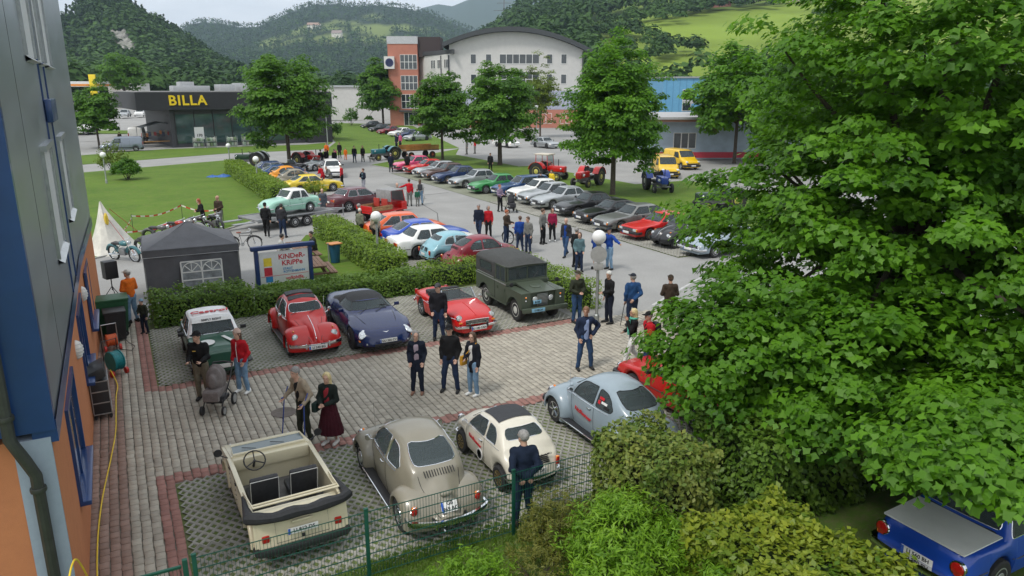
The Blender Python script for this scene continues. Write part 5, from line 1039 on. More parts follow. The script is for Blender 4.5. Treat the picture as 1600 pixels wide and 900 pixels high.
def tree(x, y, H, rad, label, m, seed, ntuft=150, nleaf=110, leaf=.24, tr=.75, zc=None, trunk_r=.16, shape=RHOMB, z0=0., trunk_h=None, group=None, power=.45, flat=.85, name='broadleaf_tree', limbs=9, lean=(0, 0), jitter=.16, cat='tree', bottom=-.8, lower=None):
    rg = np.random.default_rng(seed); root = empty(name, (x, y, z0), 0, label, cat, group); rz = rad[2]; zc = zc or H - rz; th = trunk_h or zc * .75
    T, C, N, tt = tufts_crown(rg, (lean[0], lean[1], zc), rad, ntuft, nleaf, tr, flat, bottom, power, jitter)
    for lo_ in lower or ():
        T2, C2, N2, t2 = tufts_crown(rg, lo_[0], lo_[1], lo_[2], nleaf, tr, flat, -.95, power, jitter); T, C, N, tt = np.concatenate([T, T2]), np.concatenate([C, C2]), np.concatenate([N, N2]), np.concatenate([tt, t2])
    link('crown', leaf_mesh('crown', C, N, leaf * rg.uniform(.55, 1.3, len(C)), shape, rg, tint=tt), m, root)
    b = MB(); b.tube([(0, 0, -.1), (.02, 0, .25), (lean[0] * .2, lean[1] * .2, th * .6), (lean[0] * .5, lean[1] * .5, th), (lean[0] * .9, lean[1] * .9, zc + rz * .5)], [trunk_r * 1.35, trunk_r, trunk_r * .85, trunk_r * .7, trunk_r * .2], 9)
    for i in rg.choice(len(T), min(limbs * 3, len(T)), replace=False):
        e = T[i]; st = np.array((lean[0] * .45, lean[1] * .45, th * rg.uniform(.75, 1.25))); limb(b, st, e, trunk_r * .42, .018, rg)
    b.build('trunk', BARK, root); return root
def hedge(x0, x1, y0, y1, h, label, m, seed, dens=260, leaf=.075, core=(.02, .04, .008), shape=RHOMB * 1.12, wob=.07, name='hedge', group='clipped hedges between the parking rows', round_=.0, z0=0., cat='hedge'):
    """clipped hedge: dark twiggy core with leaves all over its faces, unevenly grown"""
    rg = np.random.default_rng(seed); cx, cy = (x0 + x1) / 2, (y0 + y1) / 2; root = empty(name, (cx, cy, z0), 0, label, cat, group); w, d = (x1 - x0) / 2, (y1 - y0) / 2
    MB().box(-w + .24, w - .24, -d + .24, d - .24, 0, h - .25, .08).build('twigs', mat('hedge_core_%d' % int(core[1] * 1000), core, .95, var=.4, scale=9), root)
    A = [(2 * w * 2 * d * 1.25, 'z'), (2 * w * h, 'y-'), (2 * w * h, 'y+'), (2 * d * h, 'x-'), (2 * d * h, 'x+')]; Cs = []; Ns = []
    for a, f in A:
        n = int(a * dens); u, v = rg.uniform(-1, 1, n), rg.uniform(0, 1, n)
        if f == 'z': C = np.stack([u * w, rg.uniform(-1, 1, n) * d, np.full(n, h)], 1); N = np.tile((0, 0, 1.), (n, 1))
        elif f[0] == 'y': s = -1 if f[1] == '-' else 1; C = np.stack([u * w, np.full(n, s * d), v * h], 1); N = np.tile((0, s * .8, .6), (n, 1))
        else: s = -1 if f[1] == '-' else 1; C = np.stack([np.full(n, s * w), u * d, v * h], 1); N = np.tile((s * .8, 0, .6), (n, 1))
        Cs.append(C); Ns.append(N)
    C = np.concatenate(Cs); N = np.concatenate(Ns); n = len(C); wv = np.sin(C[:, 0] * 3.1 + seed) * np.cos(C[:, 1] * 2.7) + .7 * np.sin(C[:, 0] * 7 + C[:, 2] * 6) * np.cos(C[:, 1] * 8 + 1)
    C += N * (wv * wob + np.where(rg.random(n) < .6, rg.normal(-.02, .045, n), rg.uniform(-.24, 0, n)))[:, None]; C[:, 2] = np.maximum(C[:, 2], .02); N = N + rg.normal(0, .42, (n, 3)); tt = np.clip(.5 + .22 * wv + rg.normal(0, .2, n), 0, 1)
    link('foliage', leaf_mesh('foliage', C, N, leaf * rg.uniform(.7, 1.4, n), shape, rg, tint=tt), m, root); return root
def shrub(x, y, rx, ry, h, label, m, seed, n=6000, leaf=.09, shape=LANCE, z0=0., name='shrub', group=None, spiky=.5, sink=.35, cat='shrub', stems=9):
    """rounded bush of leafy sprigs"""
    rg = np.random.default_rng(seed); root = empty(name, (x, y, z0), 0, label, cat, group); ns = max(40, n // 26); d = rg.normal(size=(ns, 3)); d[:, 2] = np.abs(d[:, 2]) * .9 - .12; d /= np.linalg.norm(d, axis=1, keepdims=True)
    r = rg.random(ns)**.35; lump = 1 + .14 * np.sin(d[:, 0] * 5 + seed) * np.cos(d[:, 1] * 4); T = d * r[:, None] * lump[:, None] * np.array((rx, ry, h * (1 - sink))) + np.array((0, 0, h * sink)); dirs = d * .8 + np.array((0, 0, .7)) + rg.normal(0, .3, (ns, 3)); dirs /= np.linalg.norm(dirs, axis=1, keepdims=True)
    k = max(1, n // ns); ti = np.repeat(np.arange(ns), k); t = rg.random(len(ti)); C = T[ti] + dirs[ti] * (t * leaf * 3.6 * spiky)[:, None] + rg.normal(0, leaf * .55, (len(ti), 3)); N = d[ti] * .6 + np.array((0, 0, .55)) + rg.normal(0, .5, (len(ti), 3)); C[:, 2] = np.maximum(C[:, 2], .02)
    link('foliage', leaf_mesh('foliage', C, N, leaf * rg.uniform(.7, 1.35, len(C)), shape, rg, tint=np.clip(rg.normal(.5, .2, ns)[ti] + rg.normal(0, .12, len(ti)), 0, 1)), m, root)
    b = MB()
    for q in T[rg.choice(ns, min(stems, ns), replace=False)]: b.tube([(q[0] * .1, q[1] * .1, 0), (q[0] * .5, q[1] * .5, q[2] * .6), tuple(q)], [.03, .02, .006], 5)
    b.build('stems', BARK, root); return root
LM_BIG = leafmat('leaf_maple', (.03, .105, .006), (.14, .32, .014), .55, .45); LM_MID = leafmat('leaf_mid', (.032, .1, .009), (.115, .255, .018), .5, .42); LM_HEDGE = leafmat('leaf_hedge', (.07, .145, .01), (.2, .3, .025), 1.2, .3); LM_HEDGE2 = leafmat('leaf_hedge_dark', (.05, .12, .012), (.15, .25, .03), 1.2, .3)
LM_RED = leafmat('leaf_reddish', (.055, .135, .016), (.21, .235, .045), 1.6, .25); LM_BRIGHT = leafmat('leaf_bright', (.085, .2, .012), (.22, .38, .025), 1.5, .4); LM_BEECH = leafmat('leaf_beech', (.07, .15, .012), (.29, .33, .03), 1.3, .35); LM_OLIVE = leafmat('leaf_olive', (.08, .1, .012), (.2, .2, .035), 1.5, .3); LM_LIGHT = leafmat('leaf_light', (.07, .12, .01), (.16, .22, .025), .8, .4)
HG = 'clipped hedges between the parking rows'
hedge(8.95, 10.25, 28.4, 39.4, 1.05, 'bright green clipped hedge with a globe lamp standing in it, beside the picnic table', LM_HEDGE, 11, 330, .09, group=HG)
hedge(9.0, 10.4, 51.5, 73.5, 1.25, 'long clipped hedge along the lawn behind the yellow and orange cars', LM_HEDGE, 12, 200, .11, group=HG)
hedge(.55, 3.6, 25.7, 27.1, 1.0, 'tall leafy hedge end behind the rally saloon, next to the tent', LM_HEDGE2, 19, 430, .085, wob=.14, group=HG); hedge(3.6, 10.2, 25.75, 27.0, .78, 'dark leafy hedge behind the red rounded car and the soft-top sports car', LM_HEDGE2, 13, 430, .085, wob=.11, group=HG); hedge(10.2, 13.5, 26.1, 27.3, .9, 'short hedge section behind the green off-road car', LM_HEDGE, 14, 280, .08, group=HG)
hedge(13.5, 14.7, 20.9, 27.6, 1.0, 'hedge beside the green off-road car ending at the globe lamp', LM_HEDGE, 15, 280, .08, group=HG)
SHR = 'shrubs along the green mesh fence'
hedge(6.9, 8.3, 8.3, 10.0, 1.75, 'clipped block of reddish green leaves behind the end of the mesh fence', LM_RED, 16, 620, .085, (.03, .03, .01), wob=.1, group=None)
hedge(7.0, 8.95, 3.4, 7.6, 1.2, 'yellow-green beech hedge in front of the blue car with a white boot lid', LM_BEECH, 17, 600, .095, wob=.1, group=None)
hedge(9.2, 13.6, 8.0, 9.8, 1.7, 'dark green hedge in the shade under the big maple', LM_HEDGE2, 18, 420, .1, wob=.12, group=None)
shrub(6.35, 8.2, .95, .85, 1.35, 'large bright green bush with narrow leaves by the reddish hedge block', LM_BRIGHT, 21, 11000, .1, group=SHR); shrub(3.95, 8.75, .62, .55, .75, 'low bright green bush at the grass in front of the fence', LM_BRIGHT, 22, 4500, .085, group=SHR)
shrub(6.95, 6.6, .75, .7, .95, 'small bright green bush between the beech hedge and the bare soil', LM_BRIGHT, 23, 5000, .09, group=SHR); shrub(5.75, 9.25, .6, .55, 1.15, 'olive brown shrub next to the fence post beside the large bright bush', LM_OLIVE, 24, 6500, .06, group=SHR); shrub(5.05, 8.7, .55, .5, .6, 'sparse brownish shrub low by the mesh fence', LM_OLIVE, 25, 2600, .055, group=SHR, spiky=1.)
shrub(.9, 72.1, 1.05, 1.05, 1.7, 'round dark green ball bush on the lawn near the road', LM_MID, 26, 9000, .17, RHOMB, spiky=.1, sink=.5); shrub(-.1, 77.2, 1.0, 1.0, 2.6, 'loose upright light green bush on the lawn by the road', LM_LIGHT, 27, 1800, .16, OVAL, spiky=1.2); shrub(12.4, 53.6, .8, .8, 1.3, 'yellow-green bush between the yellow coupe and the maroon saloon', LM_BEECH, 28, 2200, .1, OVAL)
shrub(31, 118, 1.3, 1.3, 2.6, 'round bush on the grass bank right of the supermarket', LM_MID, 29, 1500, .25, OVAL); shrub(46, 160, 1.6, 1.6, 3.4, 'bush beside the long low white hall', LM_MID, 30, 1200, .3, OVAL)
MT = 'maples standing in the lawn strips'
tree(15.1, 10.1, 12.6, (4.2, 4.3, 4.6), 'huge light green maple overhanging the near parking bays', LM_BIG, 41, 500, 115, .144, .62, 7.9, .26, MAPLE, trunk_h=3.6, power=.36, flat=.7, limbs=11, jitter=.1, lean=(.5, -.3), name='maple_tree', bottom=-.9, lower=(((.35, -.4, 4.3), (4.75, 5.2, 3.1), 580), ((-2.9, -1.8, 2.5), (2.6, 2.4, 1.5), 150), ((-4.5, .1, 2.4), (1.7, 1.9, 1.4), 110), ((-3.2, -4.4, 2.4), (2.7, 1.7, .75), 150), ((.3, -4.6, 3.6), (3.4, 2.4, 2.2), 120)))
tree(15.2, 75.0, 10.4, (4.3, 4.2, 4.6), 'dense dark maple above the tractors at the end of the long hedge', LM_MID, 42, 300, 120, .34, 1.0, 5.9, .2, RHOMB, group=MT, name='maple_tree')
tree(32.0, 76.5, 9.2, (3.0, 3.0, 4.0), 'slim maple on the grass island behind the pink and red cars', LM_MID, 43, 240, 115, .32, .9, 5.2, .16, RHOMB, group=MT, name='maple_tree')
tree(35.0, 68.5, 9.6, (3.9, 3.9, 4.3), 'rounded maple behind the green saloon and blue estate car', LM_MID, 44, 290, 120, .32, .95, 5.4, .24, RHOMB, group=MT, name='maple_tree')
tree(32.2, 44.8, 10.6, (3.55, 3.5, 5.0), 'tall full maple behind the black cars, beside the blue tractor', LM_BIG, 45, 380, 130, .27, .9, 5.9, .2, RHOMB, group=MT, name='maple_tree')
tree(52.5, 158, 13.0, (4.6, 4.6, 6.2), 'broadleaf tree in front of the pink stair tower', LM_MID, 46, 240, 90, .6, 1.4, 7.2, .25, RHOMB)
tree(61.5, 106, 12.4, (3.2, 3.2, 5.6), 'pale yellow-green birch in front of the white office building', LM_LIGHT, 47, 120, 70, .34, .9, 6.8, .16, RHOMB, power=.6, name='birch_tree')
tree(-1.4, 113, 7.4, (2.9, 2.9, 3.0), 'small dark tree at the supermarket car park by the silver van', LM_MID, 48, 150, 90, .4, .9, 4.5, .14, RHOMB)
for i, (x, y, H_, r_, lb) in enumerate(((57.5, 58.5, 11.2, 4.7, 'light green maple beside the yellow vans and pale blue hall'), (56, 48, 11, 5, 'maple right of the yellow vans, crowned against the meadow'), (81, 80, 10.5, 5.5, 'light green maple beside the pale blue flat-roofed building'), (74, 55, 9, 5, 'maple behind the yellow vans, hidden partly by the big maple'), (94, 66, 12, 6, 'wide tree at the far edge of the yellow van yard'), (118, 78, 13, 7, 'broad tree beyond the yellow van yard'))): tree(x, y, H_, (r_, r_, H_ * .42), lb, LM_BIG, 60 + i, 220, 90, .5, 1.4, None, .2, RHOMB, group='trees round the yellow van yard')
# grass blades in the strip by the fence
rg = np.random.default_rng(5); n = 15000; bx = rg.uniform(1.0, 8, n); by = 10.55 - np.abs(rg.normal(0, .7, n)); ok = (by > 7) & (rg.random(n) < .35 + .65 * (np.sin(bx * 2.1) * np.cos(by * 3) > -.3)); bx, by = bx[ok], by[ok]; n = len(bx); hh = rg.uniform(.04, .13, n); a = rg.uniform(0, 6.28, n); lx, ly = rg.normal(0, .03, n), rg.normal(0, .03, n); wd = .006
V = np.stack([np.stack([bx - wd * np.cos(a), by - wd * np.sin(a), 0 * bx], 1), np.stack([bx + wd * np.cos(a), by + wd * np.sin(a), 0 * bx], 1), np.stack([bx + lx, by + ly, hh], 1)], 1)
tag(link('grass_blades', npmesh('grass_blades', V.reshape(-1, 3), np.arange(3 * n).reshape(n, 3), tint=np.repeat(rg.random(n), 3)), leafmat('blade', (.06, .13, .012), (.15, .24, .03), 2., .4)), 'tufts of long grass along the mesh fence', 'grass', kind='stuff')
# ------------------------------------------------------------------ the cars on show
protos = {}
def proto(key, fn):
    if key not in protos: protos[key] = fn()[0]
    return protos[key]
def car(key, fn, x, y, deg, pm, label, group, roof=None, name=None, cat='car', z=0., sc=None, tilt=0.):
    c = copy_tree(proto(key, fn), None, {'paint_body': pm, 'paint_roof': roof or pm}); c.location = (x, y, z); c.rotation_euler = (0, tilt, R(deg))
    if sc: c.scale = sc
    c.name = name or c.name.split('.')[0]; tag(c, label, cat, group); return c
RED = paint('signal_red', (.52, .008, .006)); WHITE = paint('white', (.72, .72, .7)); BLACK = paint('black', (.012, .012, .014)); SILVER = paint('silver', (.42, .44, .45), .3, .55); GREYM2 = paint('grey_metal', (.22, .225, .215), .3, .5); NAVY = paint('navy', (.012, .03, .1)); DBLUE = paint('dark_blue', (.01, .05, .15)); GREEN = paint('green', (.03, .24, .06)); ORANGE = paint('orange', (.62, .09, .01)); AMBERP = paint('amber_paint', (.7, .27, .01)); YELLOW = paint('yellow', (.68, .5, .03)); MINT = paint('mint', (.3, .55, .44)); MAROON = paint('maroon', (.09, .012, .02)); WINE = paint('wine', (.2, .012, .025)); LTBLUE = paint('light_blue', (.22, .43, .5)); PINK = paint('pink', (.6, .06, .16)); BROWN = paint('brown', (.07, .03, .025)); BEIGEG = paint('beige_grey', (.235, .215, .165)); PALEB = paint('pale_blue_grey', (.27, .335, .38)); CREAM = paint('cream', (.62, .56, .39)); BRG = paint('racing_green', (.018, .085, .05)); LRG = paint('army_green', (.062, .08, .055), .5, coat=.2); CVB = paint('deep_blue', (.003, .014, .08), .2); IVORY = paint('ivory', (.66, .62, .52)); POST = paint('post_yellow', (.72, .45, .01)); BRIGHTB = paint('bright_blue', (.01, .06, .38))
UB, LB, CB, RB, LR_ = 'cars in the bay along the dark hedge', 'cars in the bay along the mesh fence', 'cars beside the hedge with the globe lamp', 'cars in the long row under the maples', 'cars along the lawn hedge'
# upper bay, noses to the paved yard
c = car('boxy', lambda: m_saloon(3.75, 1.37, .745, .83, .84, .86, (1.12, -1.08), (.62, .22, -.78, -1.12), rw=.28, lights='round', grille=False, doors=4, style='disc', trim=CHROME, bump=BLACKP, two=True, wroof=.55, nosez=.74, tailz=.74, rb=.06, rr=.1, bh=.06, tum=.05, gm=GLASS), 1.9, 22.05, -89, BRG, 'dark green rally saloon with white roof and red lettering', UB, paint('roof_white', (.74, .74, .73)), 'rally_saloon')
RT = mat('letter_red', (.55, .02, .03), .5)
lettering('roof_lettering', 'Castrol', .34, RT, c, frame3((-.12, 0, 1.376), (0, 1, 0), y=(-1, 0, 0)), .006, True, .12)
MB().add([(.37, -.53, 1.2), (.37, .53, 1.2), (.285, .5, 1.296), (.285, -.5, 1.296)], [(0, 1, 2, 3)]).build('sun_strip', PLATEW, c); lettering('strip_lettering', 'SIMPLY RIGHT', .085, INK, c, frame3((.335, 0, 1.256), (0, 1, 0), y=(-.66, 0, .75)), .003)
for s in (1, -1): MB().at((1.1, s * .25, .835), 0, 0, .07).lathe([(.2, -.01), (.2, .004), (0, .005)], 24).at().build('door_roundel', PLATEW, c) if s < 0 else MB().at((1.0, .3, .848), .4, 0, .07).cbox((0, 0, 0), (.5, .1, .008)).at().build('bonnet_stripe', PLATEW, c)
car('beetle_sun', lambda: m_beetle(True, ftxt='LI 240 BG'), 4.55, 22.35, -90, RED, 'red rounded two-door car with folding sunroof open', UB, name='rounded_car')
car('sports', lambda: m_sports('GU 366 CV'), 6.55, 22.2, -91, CVB, 'deep blue low sports car with black soft top up', UB, CANVAS, 'sports_car')
car('roadster', lambda: m_roadster('LI 180 CAN'), 9.45, 22.0, -90, RED, 'red open roadster with chrome bumper and windscreen frame', UB, name='roadster')
car('offroad', m_offroad, 12.05, 22.15, -90, LRG, 'army green off-road car with canvas top and pale blue plates', UB, name='off_road_car')
# lower bay, tails to the fence
car('tub', m_tub, 1.98, 12.8, 91, CREAM, 'cream open utility car with black folded hood and black seats', LB, name='open_utility_car', sc=(.93, .95, .95))
car('beetle_gb', lambda: m_beetle(rtxt='GB 969 AG', rlines=['GB', '969 AG']), 4.42, 12.35, 89, BEIGEG, 'beige-grey rounded two-door car with chrome bumpers by the fence', LB, name='rounded_car')
c = car('mini', lambda: m_mini(True, '150 DF'), 6.45, 12.45, 90, IVORY, 'tiny white car with black fabric roof and red sponsor lettering', LB, name='tiny_car', sc=(.96, .95, .96))
def flank(c, S_y, x, z, txt, size, m, side=1, tilt=0.): lettering('door_lettering', txt, size, m, c, frame3((x, side * S_y, z), (-side * math.cos(tilt), 0, -math.sin(tilt)), y=(0, 0, 1)), .004)
flank(c, .672, .1, .66, 'KitzRaunser', .12, RT, 1, .1); MB().at((-.12, .668, .45)).lathe([(.13, -.01), (.13, .008), (0, .008)], 20, 'y').at().build('race_roundel', PLATEW, c); MB().at((-.12, .676, .45)).lathe([(.1, 0), (.1, .004), (.075, .004), (.075, 0)], 20, 'y').at().build('roundel_ring', INK, c)
lettering('tail_lettering', 'Fiat Abarth MK.2', .05, INK, c, frame3((-1.335, -.2, .78), (0, -1, 0), y=(.4, 0, 1)), .003)
c = car('beetle_plain', lambda: m_beetle(False, trim=BLACKP, bump=BLACKP, style='spoke5', rim=CHROME), 9.12, 12.5, 90, PALEB, 'pale blue-grey rounded two-door car with window stickers', LB, name='rounded_car')
flank(c, .69, .05, .66, 'KitzRaunser', .13, RT, 1, .12)
for x, z, m_, w_, h_ in ((-.5, 1.2, RT, .16, .06), (-.6, 1.12, PLATEW, .2, .05), (-.7, 1.05, INK, .16, .05), (-.42, 1.1, RT, .08, .08)): MB().at((x, .605 - (z - 1.0) * .2, z), 0, .35).cbox((0, 0, 0), (w_, .006, h_)).at().build('window_sticker', m_, c)
car('hatch_red', lambda: m_saloon(3.9, 1.34, .8, .84, .86, .92, (1.2, -1.15), (.66, .1, -1.1, -1.85), rw=.29, lights='round', doors=2, wagon=True, gm=GLASSD), 11.7, 12.9, 90, RED, 'red hatchback half hidden behind the big maple leaves', LB, name='hatchback_car')
c = car('coupe_boot', lambda: m_saloon(4.2, 1.38, .8, .84, .86, .93, (1.25, -1.2), (.6, .1, -.85, -1.12), rw=.3, lights='round4', doors=2, style='disc', trim=CHROME, bump=CHROME, rtxt='LI 560 BH', gm=GLASS, taillw=.1), 12.42, 5.95, 0, BRIGHTB, 'bright blue saloon with a white boot lid under the maple', None, name='saloon_car')
MB().add([(-1.14, -.68, .945), (-1.14, .68, .945), (-2.06, .66, .915), (-2.06, -.66, .915), (-1.14, -.68, .925), (-1.14, .68, .925), (-2.06, .66, .885), (-2.06, -.66, .885)], [(0, 1, 2, 3), (4, 7, 6, 5), (0, 4, 5, 1), (2, 6, 7, 3), (1, 5, 6, 2), (3, 7, 4, 0)]).build('boot_lid', WHITE, c)
for s in (1, -1): lamp_round(c, 'tail_light', (-2.11, s * .62, .68), .115, (-1, 0, 0), REDL, CHROME)
# cars with their tails to the globe-lamp hedge
car('modern', lambda: m_saloon(4.48, 1.42, .875, .88, .9, 1.0, (1.4, -1.22), (.85, .12, -1.0, -1.6), rw=.32, sm=True, trim=BLACKP, bump=PB, bh=.22, lights='rect', style='spoke5', rb=.08, rr=.12, rtxt='RA 71 RA', tailz=.85, rimm=mat('rim_black', (.02, .02, .02), .4, .5)), 13.0, 32.1, 1, WHITE, 'white modern saloon with black wheels beside the globe lamp', CB, name='saloon_car')
car('mini_b', lambda: m_mini(False), 13.15, 30.2, 2, LTBLUE, 'light blue tiny rounded car between white saloon and wine red car', CB, name='tiny_car', sc=(1.12, 1.1, 1.08)); car('beetle_plain', None, 13.7, 28.5, 3, WINE, 'wine red rounded two-door car behind the short hedge', CB, name='rounded_car')
car('coupe70', lambda: m_saloon(4.25, 1.36, .81, .85, .87, .93, (1.3, -1.2), (.72, .1, -.9, -1.75), rw=.3, doors=2, lights='round4', trim=CHROME, bump=CHROME, style='disc', rr=.12, chromeline=True, bh=.08), 13.3, 34.2, 0, BRIGHTB, 'blue coupe between the white saloon and the orange car', CB, name='coupe_car')
car('fast', lambda: m_saloon(4.3, 1.44, .8, .9, .88, .95, (1.22, -1.2), (.85, .3, -.9, -1.9), rw=.31, doors=2, lights='round', trim=CHROME, bump=CHROME, style='cap', sm=True, rr=.14, rb=.08, chromeline=True, grille=False, bh=.08), 12.95, 36.2, -2, ORANGE, 'orange-red fastback saloon with chrome trim at the hedge', CB, name='saloon_car')
car('truck', m_minitruck, 13.8, 42.4, 24, RED, 'small red open truck with grey canvas and wooden bed', None, name='small_truck', cat='truck')
car('big', lambda: m_saloon(4.75, 1.45, .88, .9, .92, 1.02, (1.4, -1.35), (.85, .15, -1.1, -1.65), rw=.32, trim=CHROME, bump=PB, bh=.2, style='spoke5', rb=.07, rr=.1, rimm=SILVER, tailz=.86), 13.9, 47.3, 16, MAROON, 'dark maroon saloon in front of the mint car trailer', LR_, name='saloon_car')
tr_ = copy_tree(proto('flatbed', m_flatbed)); tr_.location = (8.6, 43.5, 0); tr_.rotation_euler = (0, 0, R(20)); tr_.name = 'car_trailer'; tag(tr_, 'grey flatbed car trailer carrying a mint and white small car', 'trailer')
car('round_sal', lambda: m_saloon(3.35, 1.4, .68, .9, .86, .9, (1.0, -.95), (.55, .1, -.7, -1.1), rw=.27, doors=2, lights='round', trim=CHROME, bump=CHROME, style='cap', sm=True, rr=.13, rb=.1, two=True, grille=False, chromeline=True, bh=.06, gm=GLASS), 8.65, 43.5, 200, MINT, 'small mint green car with white roof standing on the trailer', LR_, WHITE, 'small_saloon', z=.665)
car('coupe70', None, 13.2, 57.0, 4, YELLOW, 'yellow seventies coupe parked nose out from the lawn hedge', LR_, name='coupe_car'); car('beetle_plain', None, 12.7, 60.3, 4, BEIGEG, 'silver-beige rounded two-door car next to the yellow coupe', LR_, name='rounded_car'); car('beetle_plain', None, 12.6, 63.0, 4, AMBERP, 'amber yellow rounded two-door car along the lawn hedge', LR_, name='rounded_car'); car('coupe70', None, 12.6, 65.6, 4, DBLUE, 'steel blue coupe next to the amber rounded car', LR_, name='coupe_car'); car('big', None, 12.6, 68.3, 4, NAVY, 'navy saloon at the far end of the lawn hedge', LR_, name='saloon_car'); car('roadster', None, 14.3, 71.2, 20, BLACK, 'black open roadster under the dark maple by the tractors', LR_, name='roadster'); car('roadster', None, 17.6, 72.5, 205, SILVER, 'silver open roadster near the red vintage car', LR_, name='roadster')
car('estate', lambda: m_saloon(4.6, 1.42, .83, .86, .9, .95, (1.35, -1.25), (.75, .2, -1.75, -2.1), rw=.31, doors=4, wagon=True, trim=CHROME, bump=CHROME, style='cap', lights='round', chromeline=True, bh=.08), 17.3, 67.0, -100, WHITE, 'white estate car standing in the lane beyond the yellow coupe', None, name='estate_car')
# the long row: noses to the lane
car('sedan4x', lambda: m_saloon(4.3, 1.38, .82, .86, .88, .95, (1.28, -1.25), (.7, .1, -.92, -1.38), lights='round', style='cap', trim=CHROME, bump=CHROME), 25.3, 26.0, 181, PALEB, 'pale blue-grey saloon half hidden by maple leaves, next to the black rounded car', RB, name='saloon_car'); car('beetle_plain', None, 24.95, 28.4, 181, BLACK, 'black rounded two-door car at the near end of the long row', RB, name='rounded_car')
car('wedge', lambda: m_saloon(4.1, 1.3, .82, .8, .86, .95, (1.2, -1.18), (.62, -.05, -1.0, -1.9), rw=.3, doors=2, wagon=True, lights='rect', style='spoke10', nosez=.66, rimm=mat('gold_rim2', (.4, .3, .12), .35, .8)), 25.15, 30.7, 181, RED, 'red wedge-shaped coupe beside the black rounded car', RB, name='coupe_car')
car('hatch5', lambda: m_saloon(4.5, 1.38, .84, .85, .88, 1.0, (1.32, -1.25), (.72, .08, -1.1, -2.05), rw=.3, doors=4, wagon=True, lights='rect', style='disc'), 25.3, 33.2, 180, GREYM2, 'grey-silver five-door fastback next to the red wedge coupe', RB, name='hatchback_car')
car('wedge', None, 25.5, 35.7, 180, BLACK, 'black wedge coupe between the grey fastback and black saloon', RB, name='coupe_car')
car('sedan80', lambda: m_saloon(4.35, 1.38, .82, .86, .89, .95, (1.28, -1.27), (.68, .1, -.9, -1.35), rw=.3, doors=2, lights='round4', style='spoke10', bump=BLACKP), 25.9, 38.5, 180, BLACK, 'black two-door saloon with four round headlights under the tall maple', RB, name='saloon_car'); car('sedan80', None, 26.0, 41.6, 180, SILVER, 'silver two-door saloon with four round headlights, next to the black one', RB, name='saloon_car')
car('sedan4', lambda: m_saloon(4.4, 1.4, .83, .86, .9, .96, (1.3, -1.25), (.7, .12, -.95, -1.4), rw=.3, doors=4, lights='rect', style='spoke5', bump=BLACKP), 26.2, 43.8, 180, SILVER, 'pale silver four-door saloon beside a white one', RB, name='saloon_car'); car('sedan4', None, 26.5, 45.9, 180, WHITE, 'white four-door saloon with a person in yellow behind it', RB, name='saloon_car'); car('estate', None, 26.5, 48.2, 180, DBLUE, 'dark blue estate car with chrome bumper in the long row', RB, name='estate_car'); car('sedan80', None, 25.5, 50.4, 180, GREEN, 'bright green two-door saloon in the long row', RB, name='saloon_car'); car('sedan4', None, 25.5, 54.0, 180, SILVER, 'light silver four-door saloon between green and blue cars', RB, name='saloon_car'); car('sedan80', None, 25.4, 57.3, 180, NAVY, 'navy two-door saloon in the long row under the maples', RB, name='saloon_car'); car('sedan4', None, 25.5, 59.8, 180, BROWN, 'dark brown four-door saloon beside the navy car', RB, name='saloon_car'); car('hatch5', None, 25.6, 62.2, 180, SILVER, 'silver five-door fastback beside the dark brown saloon', RB, name='hatchback_car'); car('wedge', None, 25.6, 65.1, 180, RED, 'red wedge coupe near the far end of the long row', RB, name='coupe_car'); car('sedan4', None, 25.6, 68.0, 184, PINK, 'pink and white saloon with dark top at the row end', RB, BLACK, 'saloon_car')
# tractors
car('tractor', m_tractor, 26.6, 79.6, 188, paint('teal', (.02, .16, .2)), 'teal vintage tractor with orange wheels and wooden wagon on the grass', 'vintage tractors', name='tractor', cat='tractor')
car('tractor_cab', lambda: m_tractor(True), 33.0, 55.4, -62, RED, 'red tractor with cream cab roof behind the blue estate car', 'vintage tractors', name='tractor', cat='tractor'); car('tractor', None, 33.6, 50.2, -150, RED, 'red tractor with large pale wheels under the tall maple', 'vintage tractors', name='tractor', cat='tractor'); car('tractor_g', lambda: m_tractor(rimc=(.42, .42, .4)), 36.6, 45.0, -112, BRIGHTB, 'blue tractor on the grass by the yellow vans', 'vintage tractors', name='tractor', cat='tractor'); car('tractor', None, 34.0, 35.6, 170, paint('dark_green_t', (.02, .05, .03)), 'dark tractor half hidden behind the big maple', 'vintage tractors', name='tractor', cat='tractor'); car('tractor', None, 17.3, 76.0, -60, RED, 'red vintage tractor beside the dark maple at the lane end', 'vintage tractors', name='tractor', cat='tractor'); car('tractor', None, 12.4, 79.0, 150, paint('dark_green_t', (.02, .05, .03)), 'dark green tractor at the road end of the lawn hedge', 'vintage tractors', name='tractor', cat='tractor')
